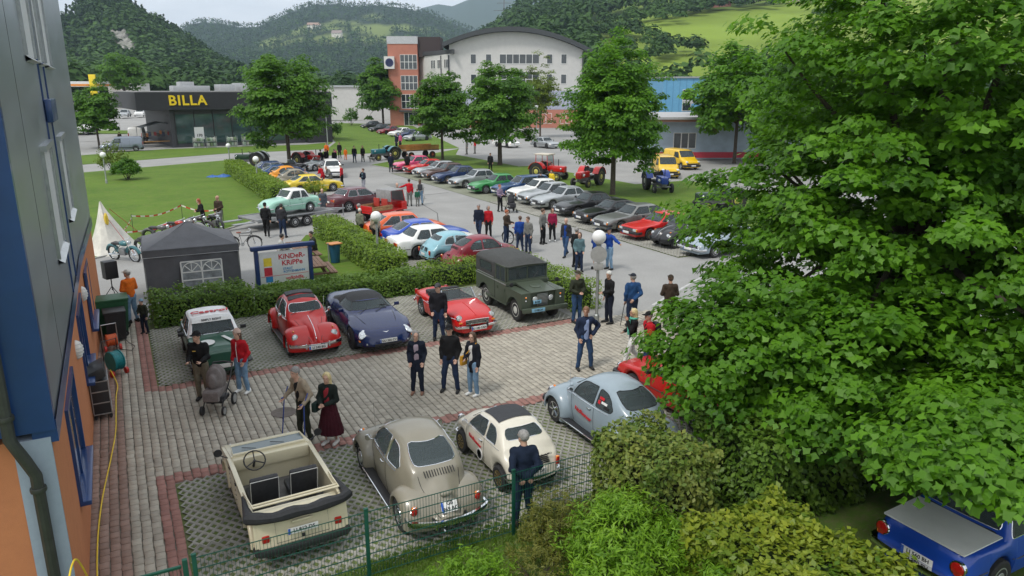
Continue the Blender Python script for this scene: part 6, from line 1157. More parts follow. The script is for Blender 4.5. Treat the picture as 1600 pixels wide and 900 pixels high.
# vans and far cars
VN = 'yellow vans in the yard'
for i, (x, y, a, lb) in enumerate(((43.5, 52.6, -118, 'yellow van with silver bumper next to the blue tractor'), (49.5, 57.5, -100, 'yellow box-shaped van behind the first yellow van'), (77, 62.5, 190, 'yellow van behind the big maple, seen through leaves'), (83, 62, 185, 'yellow van beside another behind the big maple'), (101.5, 54, 180, 'yellow van with dark lettering at the yard edge'), (92, 57, 184, 'yellow van low behind the right side of the maple'))): car('van', m_van, x, y, a, POST, lb, VN, name='van', cat='van')
car('minivan', lambda: m_van(4.75, 1.85, .92, True, nose=1.1), 1.2, 106.0, 175, paint('van_grey', (.2, .23, .28), .35, .3), 'silver-grey panel van parked before the supermarket lawn', None, name='van', cat='van'); car('van', None, 3.6, 121.5, 80, WHITE, 'white van with open rear doors next to the market stall', None, name='van', cat='van', sc=(1.15, 1.1, 1.3)); car('van', None, -4.6, 137.5, -20, WHITE, 'white van behind the small tree on the supermarket car park', None, name='van', cat='van', z=.6, sc=(1.3, 1.15, 1.35)); car('van', None, .5, 250, 10, WHITE, 'white van on the far road before the fuel station', None, name='van', cat='van', z=2.85, sc=(1.2, 1.1, 1.1))
FC = 'cars in the supermarket car park'
for i, (x, y, pm, lb) in enumerate(((.5, 168, GREYM2, 'dark grey car left in the supermarket car park row'), (3.1, 167.5, SILVER, 'silver car in the middle of the supermarket car park row'), (5.9, 169, WHITE, 'white car at the end of the supermarket car park row'))): car('modern', None, x, y, -100, pm, lb, FC, name='parked_car', z=2.26)
OC = 'cars parked below the pink stair tower'
for i, (x, y, pm, lb) in enumerate(((46.5, 147, BLACK, 'black car parked first below the pink stair tower'), (44.0, 134, BLACK, 'black saloon in the slanted row below the stair tower'), (43.0, 126, WINE, 'wine red car in the slanted row below the stair tower'), (42.6, 119, WHITE, 'white car in the slanted row below the stair tower'), (41.8, 113.5, NAVY, 'navy car in the slanted row below the stair tower'), (41.0, 107.6, SILVER, 'silver car at the near end of the slanted row'))): car('modern', None, x, y, 200, pm, lb, OC, name='parked_car')
car('modern', None, 51, 86.5, -85, SILVER, 'silver car parked behind the red tractor with cab', None, name='parked_car'); car('modern', None, 47.0, 90, -85, WHITE, 'white car parked beside a silver one behind the red tractor', None, name='parked_car')
for k in list(protos.values()): del_tree(k)
# ------------------------------------------------------------------ hills, woods, far buildings (laid out along the view axis, turned into the site frame)
def vw(X, Y): return X * CY + Y * SY, -X * SY + Y * CY        # view-aligned metres -> site
def noise2(x, y, s=1., seed=0):
    v = 0
    for k in range(5): f = s * 2**k; v = v + np.sin(x * f * 1.1 + seed + 2.1 * k + 1.7 * np.sin(y * f * .7 + k)) * np.cos(y * f * .9 - seed * 1.3 + 1.3 * np.sin(x * f * .6)) / 2**k
    return v * .6
def hill_mat(name, forest, meadow, s=.01, th=(.45, .55)):
    m = bpy.data.materials.new(name); m.use_nodes = True; n = m.node_tree; b = n.nodes['Principled BSDF']; b.inputs['Roughness'].default_value = .95; b.inputs['Specular IOR Level'].default_value = .1
    at = n.nodes.new('ShaderNodeAttribute'); at.attribute_name = 'tint'; t = n.nodes.new('ShaderNodeTexCoord'); z = n.nodes.new('ShaderNodeTexNoise'); z.inputs['Scale'].default_value = s; z.inputs['Detail'].default_value = 8; n.links.new(t.outputs['Object'], z.inputs['Vector'])
    r = n.nodes.new('ShaderNodeValToRGB'); e = r.color_ramp.elements; e[0].position = .35; e[0].color = (*[c * .8 for c in meadow], 1); e[1].position = .65; e[1].color = (*[min(1, c * 1.2) for c in meadow], 1); n.links.new(z.outputs['Fac'], r.inputs[0])
    x = n.nodes.new('ShaderNodeMix'); x.data_type = 'RGBA'; x.inputs[6].default_value = (*forest, 1); n.links.new(at.outputs['Fac'], x.inputs[0]); n.links.new(r.outputs[0], x.inputs[7]); n.links.new(x.outputs[2], b.inputs['Base Color']); return m
HILLS = {}
def hill(name, sil, D0, D1, z0, mask, m, nu=150, nv=40, nz=.05, seed=1, prof=1.25, back=.25, sub=0.):
    """ridge with the given skyline (pixel column, pixel row at distance D1); mask(u_px, v) -> meadow share"""
    px = np.linspace(sil[0][0], sil[-1][0], nu); ry = np.interp(px, [s[0] for s in sil], [s[1] for s in sil]); zr = 7.55 + (139 - ry - sub) / 1160 * D1 * 1.035; X1 = (px - 800) / 1160 * D1 * 1.0
    V = np.linspace(0, 1 + back, nv); PX, VV_ = np.meshgrid(px, V, indexing='ij'); ZR = zr[:, None] * np.ones_like(VV_); Dd = D0 + (D1 - D0) * VV_; Xg = (PX - 800) / 1160 * D1 * (.55 + .45 * np.minimum(VV_, 1.)) if D0 < D1 * .8 else X1[:, None] * np.ones_like(VV_)
    sh = np.where(VV_ <= 1, np.clip(VV_, 0, 1)**prof, 1 - ((VV_ - 1) / back)**2 * .6); nn = noise2(Xg / D1, Dd / D1, 9., seed) * nz * ZR * np.clip(VV_ * 2, 0, 1) * np.clip(2.2 - 2 * VV_, .1, 1)
    Z = z0 + (ZR - z0) * sh + nn; sx, sy = vw(Xg, Dd); P3 = np.stack([sx, sy, Z], -1); me_t = mask(PX, VV_)
    i, j = np.meshgrid(np.arange(nu - 1), np.arange(nv - 1), indexing='ij'); a = i * nv + j; F = np.stack([a, a + nv, a + nv + 1, a + 1], -1).reshape(-1, 4)
    o = link(name, npmesh(name, P3.reshape(-1, 3), F, tint=me_t.ravel()), m, None, True); tag(o, kind='structure'); HILLS[o.name] = (px, V, P3, me_t); return o
def on_hill(h, upx, v):
    px, V, P3, _ = HILLS[h]; i = np.clip(np.interp(upx, px, np.arange(len(px))), 0, len(px) - 1.001); j = np.clip(np.interp(v, V, np.arange(len(V))), 0, len(V) - 1.001); i0, j0 = np.floor(i).astype(int), np.floor(j).astype(int); fi, fj = (i - i0)[..., None], (j - j0)[..., None]
    return P3[i0, j0] * (1 - fi) * (1 - fj) + P3[i0 + 1, j0] * fi * (1 - fj) + P3[i0, j0 + 1] * (1 - fi) * fj + P3[i0 + 1, j0 + 1] * fi * fj
def woods(name, P, hts, conif, m, K=26, seed=3, label=None, sz=1.):
    """far trees that read as one mass: every tree a loose ball or spire of leaf-clump faces"""
    rg = np.random.default_rng(seed); N = len(P); d = rg.normal(size=(N, K, 3)); d /= np.linalg.norm(d, axis=2, keepdims=True); d[:, :, 2] = np.abs(d[:, :, 2]) * 1.1 - .15; h = hts[:, None]; r = rg.random((N, K))**.3; cf = conif[:, None]
    t = rg.random((N, K)); cx = np.where(cf, d[:, :, 0] * (1 - t) * .24 * h, d[:, :, 0] * r * .42 * h); cy = np.where(cf, d[:, :, 1] * (1 - t) * .24 * h, d[:, :, 1] * r * .42 * h); cz = np.where(cf, t * h * .97, h * .5 + d[:, :, 2] * r * .46 * h)
    C = P[:, None] + np.stack([cx, cy, cz], -1); Nn = np.where(cf[..., None], d * .9 + np.array((0, 0, .5)), d + np.array((0, 0, .6))); S = h * np.where(cf, .17, .23) * rg.uniform(.7, 1.3, (N, K)); tt = np.clip(rg.normal(.5, .2, N)[:, None] + rg.normal(0, .1, (N, K)) - .38 * cf, 0, 1)
    return tag(link(name, leaf_mesh(name, C.reshape(-1, 3), Nn.reshape(-1, 3) + rg.normal(0, .25, (N * K, 3)), S.ravel() * 1.15 * sz, RHOMB * 1.25, rg, .1, tt.ravel()), m), label, 'woods', kind='stuff')
WD = leafmat('far_leaf', (.012, .042, .01), (.06, .13, .02), .02, .2, .8)
smooth = lambda a, b, x: np.clip((x - a) / (b - a), 0, 1)**2 * (3 - 2 * np.clip((x - a) / (b - a), 0, 1))
# castle hill, wooded ridge, far blue mountain, right-hand slope with meadows
hill('hill', [(-420, 95), (-260, 60), (-120, 45), (0, 50), (60, 30), (92, 24), (105, 32), (130, 36), (150, 22), (165, 10), (182, 1), (205, -4), (228, 0), (240, 10), (258, 26), (285, 40), (310, 55), (335, 72), (360, 92), (420, 112), (520, 128)], 430, 700, 4, lambda u, v: np.clip(smooth(.25, .35, v) * smooth(.62, .5, v) * smooth(95, 104, u) * smooth(142, 132, u) + smooth(250, 270, u) * smooth(.05, .2, v) * smooth(.5, .3, v) * .7, 0, 1), hill_mat('hill_castle', (.016, .042, .012), (.115, .18, .035)), nu=220, seed=2, sub=21)
hill('hill', [(270, 80), (300, 62), (320, 44), (345, 39), (370, 42), (400, 47), (425, 46), (448, 37), (470, 28), (490, 21), (510, 16), (545, 15), (562, 19), (585, 17), (615, 18), (645, 21), (680, 29), (705, 40), (725, 46), (750, 56), (800, 76), (860, 100)], 1000, 2200, 4, lambda u, v: np.max([smooth(1.25, .75, np.hypot((u - a) / ru, (v - b_) / rv) + .3 * noise2(u / 9, v * 40, 1., 5)) for a, b_, ru, rv in ((455, .6, 26, .05), (520, .63, 42, .05), (600, .62, 36, .07), (600, .82, 15, .05), (560, .71, 24, .03), (650, .68, 26, .05), (690, .74, 15, .03), (480, .5, 32, .04), (548, .5, 30, .05), (620, .5, 40, .05))], axis=0), hill_mat('hill_ridge', (.016, .034, .013), (.14, .18, .05), .004), seed=4, sub=7)
hill('mountain', [(560, 70), (620, 45), (668, 25), (690, 20), (712, 23), (725, 18), (742, 12), (760, 10), (785, 13), (810, 14), (850, 12), (890, 12), (960, 30), (1050, 60)], 3000, 4500, 4, lambda u, v: 0 * u + .25, hill_mat('hill_far', (.02, .04, .02), (.1, .13, .06), .002), seed=6, nv=24)
hill('hill', [(745, 62), (770, 52), (790, 36), (805, 20), (830, 11), (870, 0), (905, -8), (960, -20), (1050, -32), (1150, -45), (1250, -50), (1400, -60), (1600, -75), (1800, -80)], 240, 820, 2, lambda u, v: np.clip(smooth(840, 930, u) * (smooth(.04, .1, v) * smooth(.5, .44, v) + smooth(1040, 1180, u) * smooth(.4, .5, v) * smooth(.95, .7, v) + .55 * smooth(.55, .6, v) * smooth(.75, .68, v)), 0, 1), hill_mat('hill_meadow', (.022, .045, .012), (.16, .225, .035), .02), nu=170, nv=60, seed=8, prof=1.05, sub=12)
rg = np.random.default_rng(11)
def scatter(h, n, hr, cp, u0, u1, v0=.03, v1=1.02, thr=.5, seed=0, K=26, name='woods', label=None, dens=None, clump=0., sz=1.):
    u, v = rg.uniform(u0, u1, n), rg.uniform(v0, v1, n); px, V, P3, mt = HILLS[h]; i = np.clip(np.interp(u, px, np.arange(len(px))).astype(int), 0, len(px) - 1); j = np.clip(np.interp(v, V, np.arange(len(V))).astype(int), 0, len(V) - 1); k = (mt[i, j] < thr) & (noise2(u / 40, v * 9, 1., seed + 3) > clump - 1)
    if dens is not None: k &= dens(u, v)
    u, v = u[k], v[k]; P = on_hill(h, u, v); P[:, 2] -= .8; woods(name, P, rg.uniform(*hr, len(P)), rg.random(len(P)) < (cp(u, v) if callable(cp) else cp), WD, K, seed, label, sz)
scatter('hill', 4600, (9, 17), lambda u, v: .25 + .5 * (v > .75), -60, 480, seed=1, K=42, sz=.75, label='mixed wood covering the steep castle hill', dens=lambda u, v: ~((np.abs(u - 197) < 16) & (v > .3) & (v < .56)))
scatter('hill.001', 9000, (12, 20), .7, 275, 860, .05, seed=2, K=9, label='dark spruce wood on the long ridge behind the town', thr=.55)
scatter('hill.002', 3000, (9, 17), .22, 746, 1780, .02, seed=3, label='woods above the meadows on the right-hand slope', thr=.42, K=58, sz=.68)
u = np.concatenate([rg.normal(c_, s_, k_) for c_, s_, k_ in ((960, 25, 26), (1010, 20, 22), (1075, 22, 18), (1125, 18, 14), (940, 20, 20), (1190, 6, 3), (1225, 8, 4), (1160, 10, 7), (905, 30, 30))]); v = np.concatenate([rg.normal(c_, .02, k_) for c_, k_ in ((.40, 26), (.44, 22), (.46, 18), (.5, 14), (.2, 20), (.4, 3), (.42, 4), (.36, 7), (.3, 30))]); P = on_hill('hill.002', u, np.clip(v, .03, 1)); P[:, 2] -= .6; woods('tree_groups', P, rg.uniform(7, 13, len(P)), np.zeros(len(P), bool), WD, 110, 9, sz=.6, label='groups of broadleaf trees dotted over the hillside meadows')
# belt of broadleaf trees behind the supermarket and the hall
n = 420; X = rg.uniform(-190, 60, n); Y = rg.uniform(255, 420, n); P = np.stack([*vw(X, Y), np.full(n, 1.)], 1); woods('tree_belt', P, rg.uniform(8, 15, n) * (1 + .25 * (X < -115)), rg.random(n) < np.where((X > -135) & (X < -85), .45, .08), WD, 150, 12, sz=.55, label='belt of trees behind the supermarket and the low white hall')
n = 160; X = rg.uniform(25, 190, n); Y = rg.uniform(215, 300, n); P = np.stack([*vw(X, Y), np.full(n, .5)], 1); woods('tree_belt', P, rg.uniform(7, 13, n), rg.random(n) < .1, WD, 170, 13, sz=.5, label='belt of trees right of the white office building')
x_, y_ = vw(-112, 222); tree(x_, y_, 15, (6.2, 6.2, 6.5), 'big dark round tree beside the fuel station', LM_MID, 71, 130, 70, .75, 1.8, None, .4, RHOMB, z0=3.)
# rock face and castle ruin on the hill top
ROCK = surfmat('rock_face', (.22, .21, .19), (.33, .32, .3), (.12, .14, .09), .02, .12, .95, 1., .5)
b = MB(); 
for k in range(60): u_, v_ = np.array([rg.normal(198, 7)]), np.array([rg.uniform(.31, .55)]); q = on_hill('hill', u_, v_)[0]; b.ball((q[0], q[1], q[2] + 1), (rg.uniform(3, 6), rg.uniform(3, 6), rg.uniform(5, 10)), 7, 5)
ro = b.build('rock_face', ROCK, None, False); tag(ro, 'bare grey rock face on the wooded castle hill', 'rock')
q = on_hill('hill', np.array([200.]), np.array([1.]))[0]; rt = empty('castle_ruin', tuple(q), -YAW, 'pale stone castle ruin on top of the wooded hill', 'castle'); MB().box(-9, 9, -4, 4, -4, 6).build('wall', ROCK, rt); MB().box(-9.5, -4, -4.5, 4.5, 5.9, 11).build('tower', ROCK, rt); MB().box(3, 7, -4.4, 4.4, 5.9, 8).build('broken_wall', ROCK, rt)
def house(h, u_, v_, w_, d_, hh, wall, roof, label, rz=0.):
    q = on_hill(h, np.array([float(u_)]), np.array([v_]))[0]; r_ = empty('farmhouse', (q[0], q[1], q[2] - .5), -YAW + rz, label, 'house', 'farmhouses on the slope'); MB().box(-w_, w_, -d_, d_, -3, hh).build('wall', mat('house_wall_%d' % int(wall[0] * 100), wall, .8), r_)
    MB().prism([(-d_ - .8, hh - .1), (0, hh + d_ * .75), (d_ + .8, hh - .1), (0, hh + d_ * .55)], -w_ - .6, w_ + .6, 'x').build('roof', mat('house_roof_%d' % int(roof[0] * 100), roof, .8), r_); MB().prism([(-d_, hh), (0, hh + d_ * .6), (d_, hh)], -w_, w_, 'x').build('gable', mat('house_wall_%d' % int(wall[0] * 100), wall, .8), r_)
    for k in range(3): MB().box(-w_ * .7 + k * w_ * .6, -w_ * .7 + k * w_ * .6 + 1.1, -d_ - .06, -d_ + .02, hh - 2, hh - .7).build('window', INK, r_)
house('hill.002', 1030, .52, 11, 5, 4.5, (.5, .46, .4), (.2, .2, .19), 'long farmhouse with a grey roof on the slope'); house('hill.002', 1052, .5, 7, 5, 4.5, (.35, .15, .12), (.13, .15, .2), 'farm building with red wall and dark solar roof', .3); house('hill.002', 1112, .56, 5, 4, 4.5, (.6, .57, .5), (.35, .13, .07), 'small house with an orange tiled roof on the slope', .5); house('hill.002', 1152, .52, 6, 5, 6, (.62, .5, .48), (.38, .1, .08), 'pink house with a red roof on the slope', -.3)
house('hill.001', 520, .63, 14, 8, 8, (.7, .68, .62), (.3, .2, .15), 'white farm on the cleared ridge meadow'); house('hill.001', 556, .52, 10, 8, 8, (.65, .62, .56), (.25, .2, .18), 'pale farm lower on the ridge meadow')
# lattice pylon
x_, y_ = vw(-9, 900); pr_ = empty('power_pylon', (x_, y_, 40), -YAW, 'grey lattice power pylon standing before the blue mountain', 'pylon'); b = MB()
for s, t in ((1, 1), (1, -1), (-1, 1), (-1, -1)): b.tube([(s * 5, t * 5, 0), (s * .8, t * .8, 55), (0, 0, 72)], .35, 5)
for k in range(8): z_ = k * 7; r_ = 5 - 4.2 * z_ / 55; r2 = 5 - 4.2 * (z_ + 7) / 55; b.tube([(-r_, -r_, z_), (r2, -r2, z_ + 7)], .2, 4); b.tube([(r_, -r_, z_), (-r2, -r2, z_ + 7)], .2, 4)
for z_, w_ in ((46, 9), (54, 12), (62, 8)): b.tube([(-w_, 0, z_), (w_, 0, z_)], .3, 4)
b.build('lattice', mat('pylon_steel', (.2, .21, .22), .6, .4), pr_)
# ------------------------------------------------------------------ far buildings
WFR = mat('window_frame_white', (.7, .7, .68), .5); WGL = mat('window_dark', (.035, .045, .05), .06, var=.3, scale=1.5, coat=1.); DKROOF = mat('roof_dark', (.05, .055, .06), .6)
def win(root, x, z, w_, h_, n=1, m=1, y=0., fr=WFR, gl=WGL, ft=.07):
    """glazed window in the wall plane y: frame with panes as its sub-parts"""
    b = MB().box(x - ft, x + w_ + ft, y - .07, y + .02, z - ft, z).box(x - ft, x + w_ + ft, y - .07, y + .02, z + h_, z + h_ + ft).box(x - ft, x, y - .07, y + .02, z, z + h_).box(x + w_, x + w_ + ft, y - .07, y + .02, z, z + h_)
    for k in range(1, n): b.box(x + w_ * k / n - .05, x + w_ * k / n + .05, y - .069, y + .02, z, z + h_)
    for k in range(1, m): b.box(x, x + w_, y - .068, y + .02, z + h_ * k / m - .05, z + h_ * k / m + .05)
    o = b.build('window', fr, root, False); MB().box(x, x + w_, y - .03, y + .01, z, z + h_).build('pane', gl, o, False); return o
x_, y_ = vw(-12.3, 152.5); of = empty('office_building', (x_, y_, 0), -YAW, 'white four-storey office building with curved dark roof and pink stair tower', 'building')
PLW = surfmat('office_render', (.52, .51, .49), (.58, .57, .55), (.48, .47, .46), .1, 1.5, .85, .1, 20); PNK = surfmat('office_pink', (.42, .17, .12), (.47, .2, .145), (.38, .16, .12), .1, 1.5, .85, .1, 20); LIL = mat('office_lilac', (.36, .38, .47), .8)
arch = lambda x: 14.0 + 4.3 * (1 - ((x - 12) / 16.)**2)
MB().prism([(0, 0), (26.3, 0)] + [(x, arch(x)) for x in np.linspace(26.3, 0, 13)], 0, 26, 'y').build('main_block', PLW, of, False); MB().prism([(x, arch(x) + .05) for x in np.linspace(-1.2, 28, 15)] + [(x, arch(x) + .9) for x in np.linspace(28, -1.2, 15)], -1.4, 27, 'y').build('curved_roof', DKROOF, of, False)
MB().box(-.02, 26.32, -.05, 0, 3.6, 7.2).build('lilac_band', LIL, of, False); MB().box(-.02, 26.32, -.06, 0, 0, 3.55).build('ground_floor', PNK, of, False)
MB().add([(0, 0, 0), (-14.5, 24, 0), (-14.5, 24, 14.2), (0, 0, 14.2), (0, 25, 0), (0, 25, 14.2)], [(0, 1, 2, 3), (1, 4, 5, 2), (3, 2, 5)]).build('side_wing', PLW, of, False); MB().prism([(1.0, -1.6), (-15.8, 24.8), (0, 26.5), (1.5, 20)], 14.25, 15.0).build('side_roof', DKROOF, of, False)
for z_ in (4.6, 8.6, 12.4):
    for x0_ in (4.2, 7.2): win(of, x0_, z_, 1.0, 1.7)
    win(of, 9.9, z_ - (.6 if z_ < 12 else 0), 7.7, 1.7 if z_ > 12 else 2.8, 6, 1 if z_ > 12 else 2); win(of, 19.2, z_, 1.0, 1.7); win(of, 22, z_, 1.0, 1.7)
for x0_ in (2, 6, 10, 14, 18, 22): win(of, x0_, .9, 2.2, 1.9, 2)
sw = empty('tmp'); sw.parent = of; bpy.data.objects.remove(sw)
a_ = math.atan2(24, -14.5)
for t_ in (.08, .19, .3, .68, .8, .9):
    for z_ in (4.8, 8.4, 11.6):
        o = win(of, 0, 0, 1.9, 1.6, 3); o.location = (-14.5 * t_, 24 * t_, z_); o.rotation_euler = (0, 0, a_ - math.pi)
    MB().tube([(-14.5 * .13 - .1, 24 * .13 - .1, 0), (-14.5 * .13 - .1, 24 * .13 - .1, 14)], .1, 6).build('downpipe', DKROOF, of) if t_ == .08 else None
MB().tube([(-.15, -.15, 0), (-.15, -.15, 14)], .13, 6).build('downpipe', DKROOF, of); MB().tube([(26.2, -.2, 0), (26.2, -.2, 14.6)], .13, 6).build('downpipe', DKROOF, of)
tw = MB().box(-13.6, -7.4, 9.5, 16, 0, 16.6).build('stair_tower', PNK, of, False); MB().box(-13.7, -7.3, 9.4, 16, 16.6, 18.1).build('tower_cornice', mat('cornice_grey', (.45, .46, .48), .6), of, False); MB().box(-7.3, -2.6, 10, 16, 14, 18.0).build('roof_plant', mat('plant_brown', (.05, .035, .035), .7), of, False)
for z_ in (3.6, 7.4, 11.6): win(of, -11.0, z_, 3.4, 2.8, 4, 2, 9.5)
win(of, -10.6, 0.1, 2.8, 2.6, 3, 1, 9.5); MB().box(-11.5, -6.4, 8.2, 9.5, 2.9, 3.2).build('porch_roof', DKROOF, of, False)
sg = MB().box(-14.3, -12.2, 8.7, 9.45, 11.6, 14.1).build('sign_box', mat('sign_white', (.62, .6, .58), .5), of, False); MB().at((-13.2, 8.68, 12.85)).lathe([(.85, -.02), (.85, .02), (.7, .02), (.7, -.02)], 28, 'y').at().build('sign_ring', mat('sign_blue', (.05, .06, .16), .5), sg); lettering('sign_lettering', 'bfi', .75, mat('sign_blue', (.05, .06, .16), .5), sg, frame3((-13.2, 8.68, 12.85), (1, 0, 0), y=(0, 0, 1)), .02)
# long white hall
x_, y_ = vw(-57, 190); hl = empty('white_hall', (x_, y_, 0), -YAW, 'long low white hall between supermarket and stair tower', 'building'); MB().box(0, 28, 0, 20, 0, 8.0).build('wall', PLW, hl, False); MB().box(-.3, 28.3, -.3, 20.3, 8.0, 8.4).build('roof_edge', mat('hall_edge', (.4, .42, .44), .6), hl, False); win(hl, 3, 3, 3, 1.2, 3); win(hl, 9, 3, 3, 1.2, 3)
# supermarket
sm_ = empty('supermarket', (5.6, 108.4, 0), R(5), 'dark grey flat supermarket with yellow letters on its fascia', 'building'); DG = surfmat('market_grey', (.03, .03, .033), (.042, .042, .046), (.026, .026, .03), .2, 2., .55, .1, 20); 
MB().box(1.8, 23.2, 1.2, 24, 0, 4.9).build('wall', mat('market_wall', (.05, .05, .055), .6), sm_, False); MB().box(-2.2, 23.6, 0, 25, 4.9, 7.15, .03).build('fascia', DG, sm_, False); MB().box(-1.8, 23.2, .4, 24.6, 7.1, 7.25).build('roof', mat('roof_gravel', (.25, .25, .24), .9), sm_, False)
for k in range(6): g1 = MB().box(2.4 + k * 2.4, 4.7 + k * 2.4, 1.1, 1.22, .5, 4.3).build('shop_window', mat('shop_glass', (.04, .075, .07), .05, var=.3, scale=.6, coat=1.), sm_, False); MB().box(2.33 + k * 2.4, 2.41 + k * 2.4, 1.05, 1.2, .2, 4.8).build('mullion', BLACKP, g1, False)
MB().box(19.8, 23.4, .1, 2, 0, 4.9).build('corner_pier', DG, sm_, False)
for k, (a, b_, c_, d_) in enumerate(((4, 9, 10, 13), (10, 12, 8, 12), (13, 20, 9, 14), (6, 8, 16, 19))): MB().box(a, b_, c_, d_, 7.2, 8.0 + .2 * k, .05).build('roof_unit', mat('roof_unit', (.4, .41, .42), .5, .3), sm_)
lettering('sign_lettering', 'BILLA', 1.75, mat('letter_yellow', (.78, .55, .01), .5), sm_, frame3((4.0, -.06, 6.05), (1, 0, 0), y=(0, 0, 1)), .08, True, 0, 1.12)
o = MB().box(4.6, 5.8, .98, 1.05, 1.0, 2.6).build('poster', PLATEW, sm_, False); lettering('poster_lettering', '170', .5, INK, o, frame3((5.2, .96, 1.5), (1, 0, 0), y=(0, 0, 1)), .01)
# stall with goods under a dark canopy beside the supermarket
st = empty('market_stall', (6.0, 113.2, 0), R(10), 'dark market stall hung with goods beside the supermarket', 'stall'); MB().prism([(-2.6, 2.6), (0, 3.3), (2.6, 2.6), (0, 3.2)], -1.6, 1.6, 'y').build('canopy', mat('stall_canopy', (.05, .06, .065), .7), st)
for s in (-2.5, 2.5):
    for t in (-1.5, 1.5): MB().tube([(s, t, 0), (s, t, 2.6)], .05, 6).build('pole', STEEL, st)
for k in range(14): MB().cbox((-2.2 + .34 * k, -1.3 + .1 * rnd.random(), 1.6 + .4 * rnd.random()), (.3, .3, .5), .06).build('hanging_goods', mat('goods_%d' % (k % 5), ((.08, .07, .06), (.3, .12, .05), (.05, .06, .09), (.2, .18, .15), (.25, .05, .05))[k % 5], .8), st)
MB().box(-2.2, 2.2, -1.5, -.7, .7, .8).build('counter', mat('stall_wood', (.4, .22, .08), .7), st)
for k, (x, y) in enumerate(((10.2, 107.2), (11.8, 107.3), (14.4, 107.2), (16.4, 107.5), (18.0, 107.4))):
    o = empty('plant_rack', (x, y, 0), .1, ('wheeled rack of pale green plants before the shop window', 'stacked pale crates before the shop window', 'rack of garden pots outside the supermarket', 'wire cage of bottles outside the supermarket', 'pallet of bagged goods outside the supermarket')[k], 'rack', 'goods set out before the supermarket'); MB().box(-.6, .6, -.4, .4, .1, .2).box(-.6, .6, -.4, .4, .8, .85).build('shelf', STEEL, o); [MB().tube([(a, b_, 0), (a, b_, 1.5)], .03, 5).build('post', STEEL, o) for a in (-.6, .6) for b_ in (-.4, .4)]; [MB().cbox((-.4 + .4 * i, 0, .45 + .65 * j), (.34, .6, .42), .08).build('goods', mat('rack_goods_%d' % ((i + j + k) % 3), ((.3, .38, .3), (.4, .4, .36), (.16, .22, .12))[(i + j + k) % 3], .8), o) for i in range(3) for j in range(2)]
# raised car park and fuel station at the left
pk = [(-150, 112), (-57, 112), (-61, 140), (-78, 262), (-260, 262)]; zz = [.02, .02, 2.2, 3.2, 3.2]
o = MB().add([(*vw(*p_), z) for p_, z in zip(pk, zz)], [(0, 1, 2), (0, 2, 3, 4)]).build('car_park', ASPH, None, False); tag(o, kind='structure')
o = MB().add([(*vw(*p_), z) for p_, z in (((-140, 120), .68), ((-59, 120), .66), ((-60, 124), .95), ((-140, 124), .98))], [(0, 1, 2, 3)]).build('lawn', GRASSM, None, False); o.location.z = .06; tag(o, kind='structure')
x_, y_ = vw(-128, 228); fs_ = empty('fuel_station', (x_, y_, 3.2), -YAW, 'fuel station with white canopy and orange stripe beyond the car park', 'fuel station'); MB().box(-7.5, 8.5, -4, 6, 5.0, 6.5).build('canopy', mat('canopy_white', (.66, .66, .64), .5), fs_, False); MB().box(-7.55, 8.55, -4.05, 6.05, 5.15, 5.75).build('canopy_stripe', mat('canopy_orange', (.7, .25, .04), .5), fs_, False)
for s in (-4.5, 5): MB().box(s - .25, s + .25, -.5, .5, 0, 5.0).build('column', PLATEW, fs_); MB().box(s - .5, s + .5, -1.4, -.8, 0, 1.6, .05).build('fuel_pump', mat('pump_red', (.5, .35, .05), .5), fs_)
MB().box(4, 14, 8, 14, 0, 6.0).build('shop', PLW, fs_, False); sgn = MB().box(6.2, 8.2, -6.2, -5.8, 2.0, 8.4, .05).build('price_sign', mat('sign_yellow', (.8, .6, .02), .5), fs_); MB().box(6.9, 7.5, -6.15, -5.85, -.2, 2.0).build('sign_post', STEEL, fs_)
# pale blue buildings at the right
x_, y_ = vw(24, 122); bb_ = empty('blue_building', (x_, y_, 0), -YAW, 'light blue clad flat building behind the tall maple', 'building'); BLC = surfmat('clad_blue', (.13, .33, .52), (.155, .37, .56), (.11, .3, .48), .3, 3., .5, .1, 10); MB().box(0, 17, 0, 14, 0, 9.2).build('wall', BLC, bb_, False); MB().box(-.2, 17.2, -.2, 14.2, 9.2, 9.45).build('roof_edge', STEEL, bb_, False)
for k in range(16): MB().box(.5 + k * 1.05, .55 + k * 1.05, -.03, .01, 0, 9.2).build('cladding_joint', mat('joint_blue', (.08, .22, .36), .5), bb_, False)
win(bb_, 3.2, 4.2, 1.3, 3.2, 1, 2); win(bb_, 9, 4.2, 1.3, 3.2, 1, 2)
x_, y_ = vw(16, 84); pb_ = empty('pale_hall', (x_, y_, 0), -YAW, 'pale blue hall with overhanging flat roof behind the yellow vans', 'building'); MB().box(0, 26, 0, 16, 0, 4.1).build('wall', mat('hall_pale', (.38, .47, .55), .8, scale=1.), pb_, False); MB().box(-1.2, 27, -1.6, 17, 4.1, 4.35).build('eaves', mat('eaves_brown', (.2, .1, .06), .7), pb_, False); MB().box(-1.3, 27.1, -1.7, 17.1, 4.35, 4.6).build('roof', mat('roof_grey', (.36, .36, .36), .7), pb_, False); MB().box(7, 15, 1, 9, 4.6, 5.9).box(5, 16, .2, 10, 5.9, 6.2).build('roof_box', mat('roof_grey', (.36, .36, .36), .7), pb_, False)
MB().box(6.2, 6.5, -1.2, .1, 2.9, 4.1).build('roof_bracket', mat('eaves_brown', (.2, .1, .06), .7), pb_, False); win(pb_, 2, 1.2, 2.4, 1.6, 3); win(pb_, 12, 1.2, 2.4, 1.6, 3); MB().box(-1, 26, -2.2, -1.9, .3, .9).build('red_barrier', mat('barrier_red', (.4, .03, .05), .6), pb_, False)
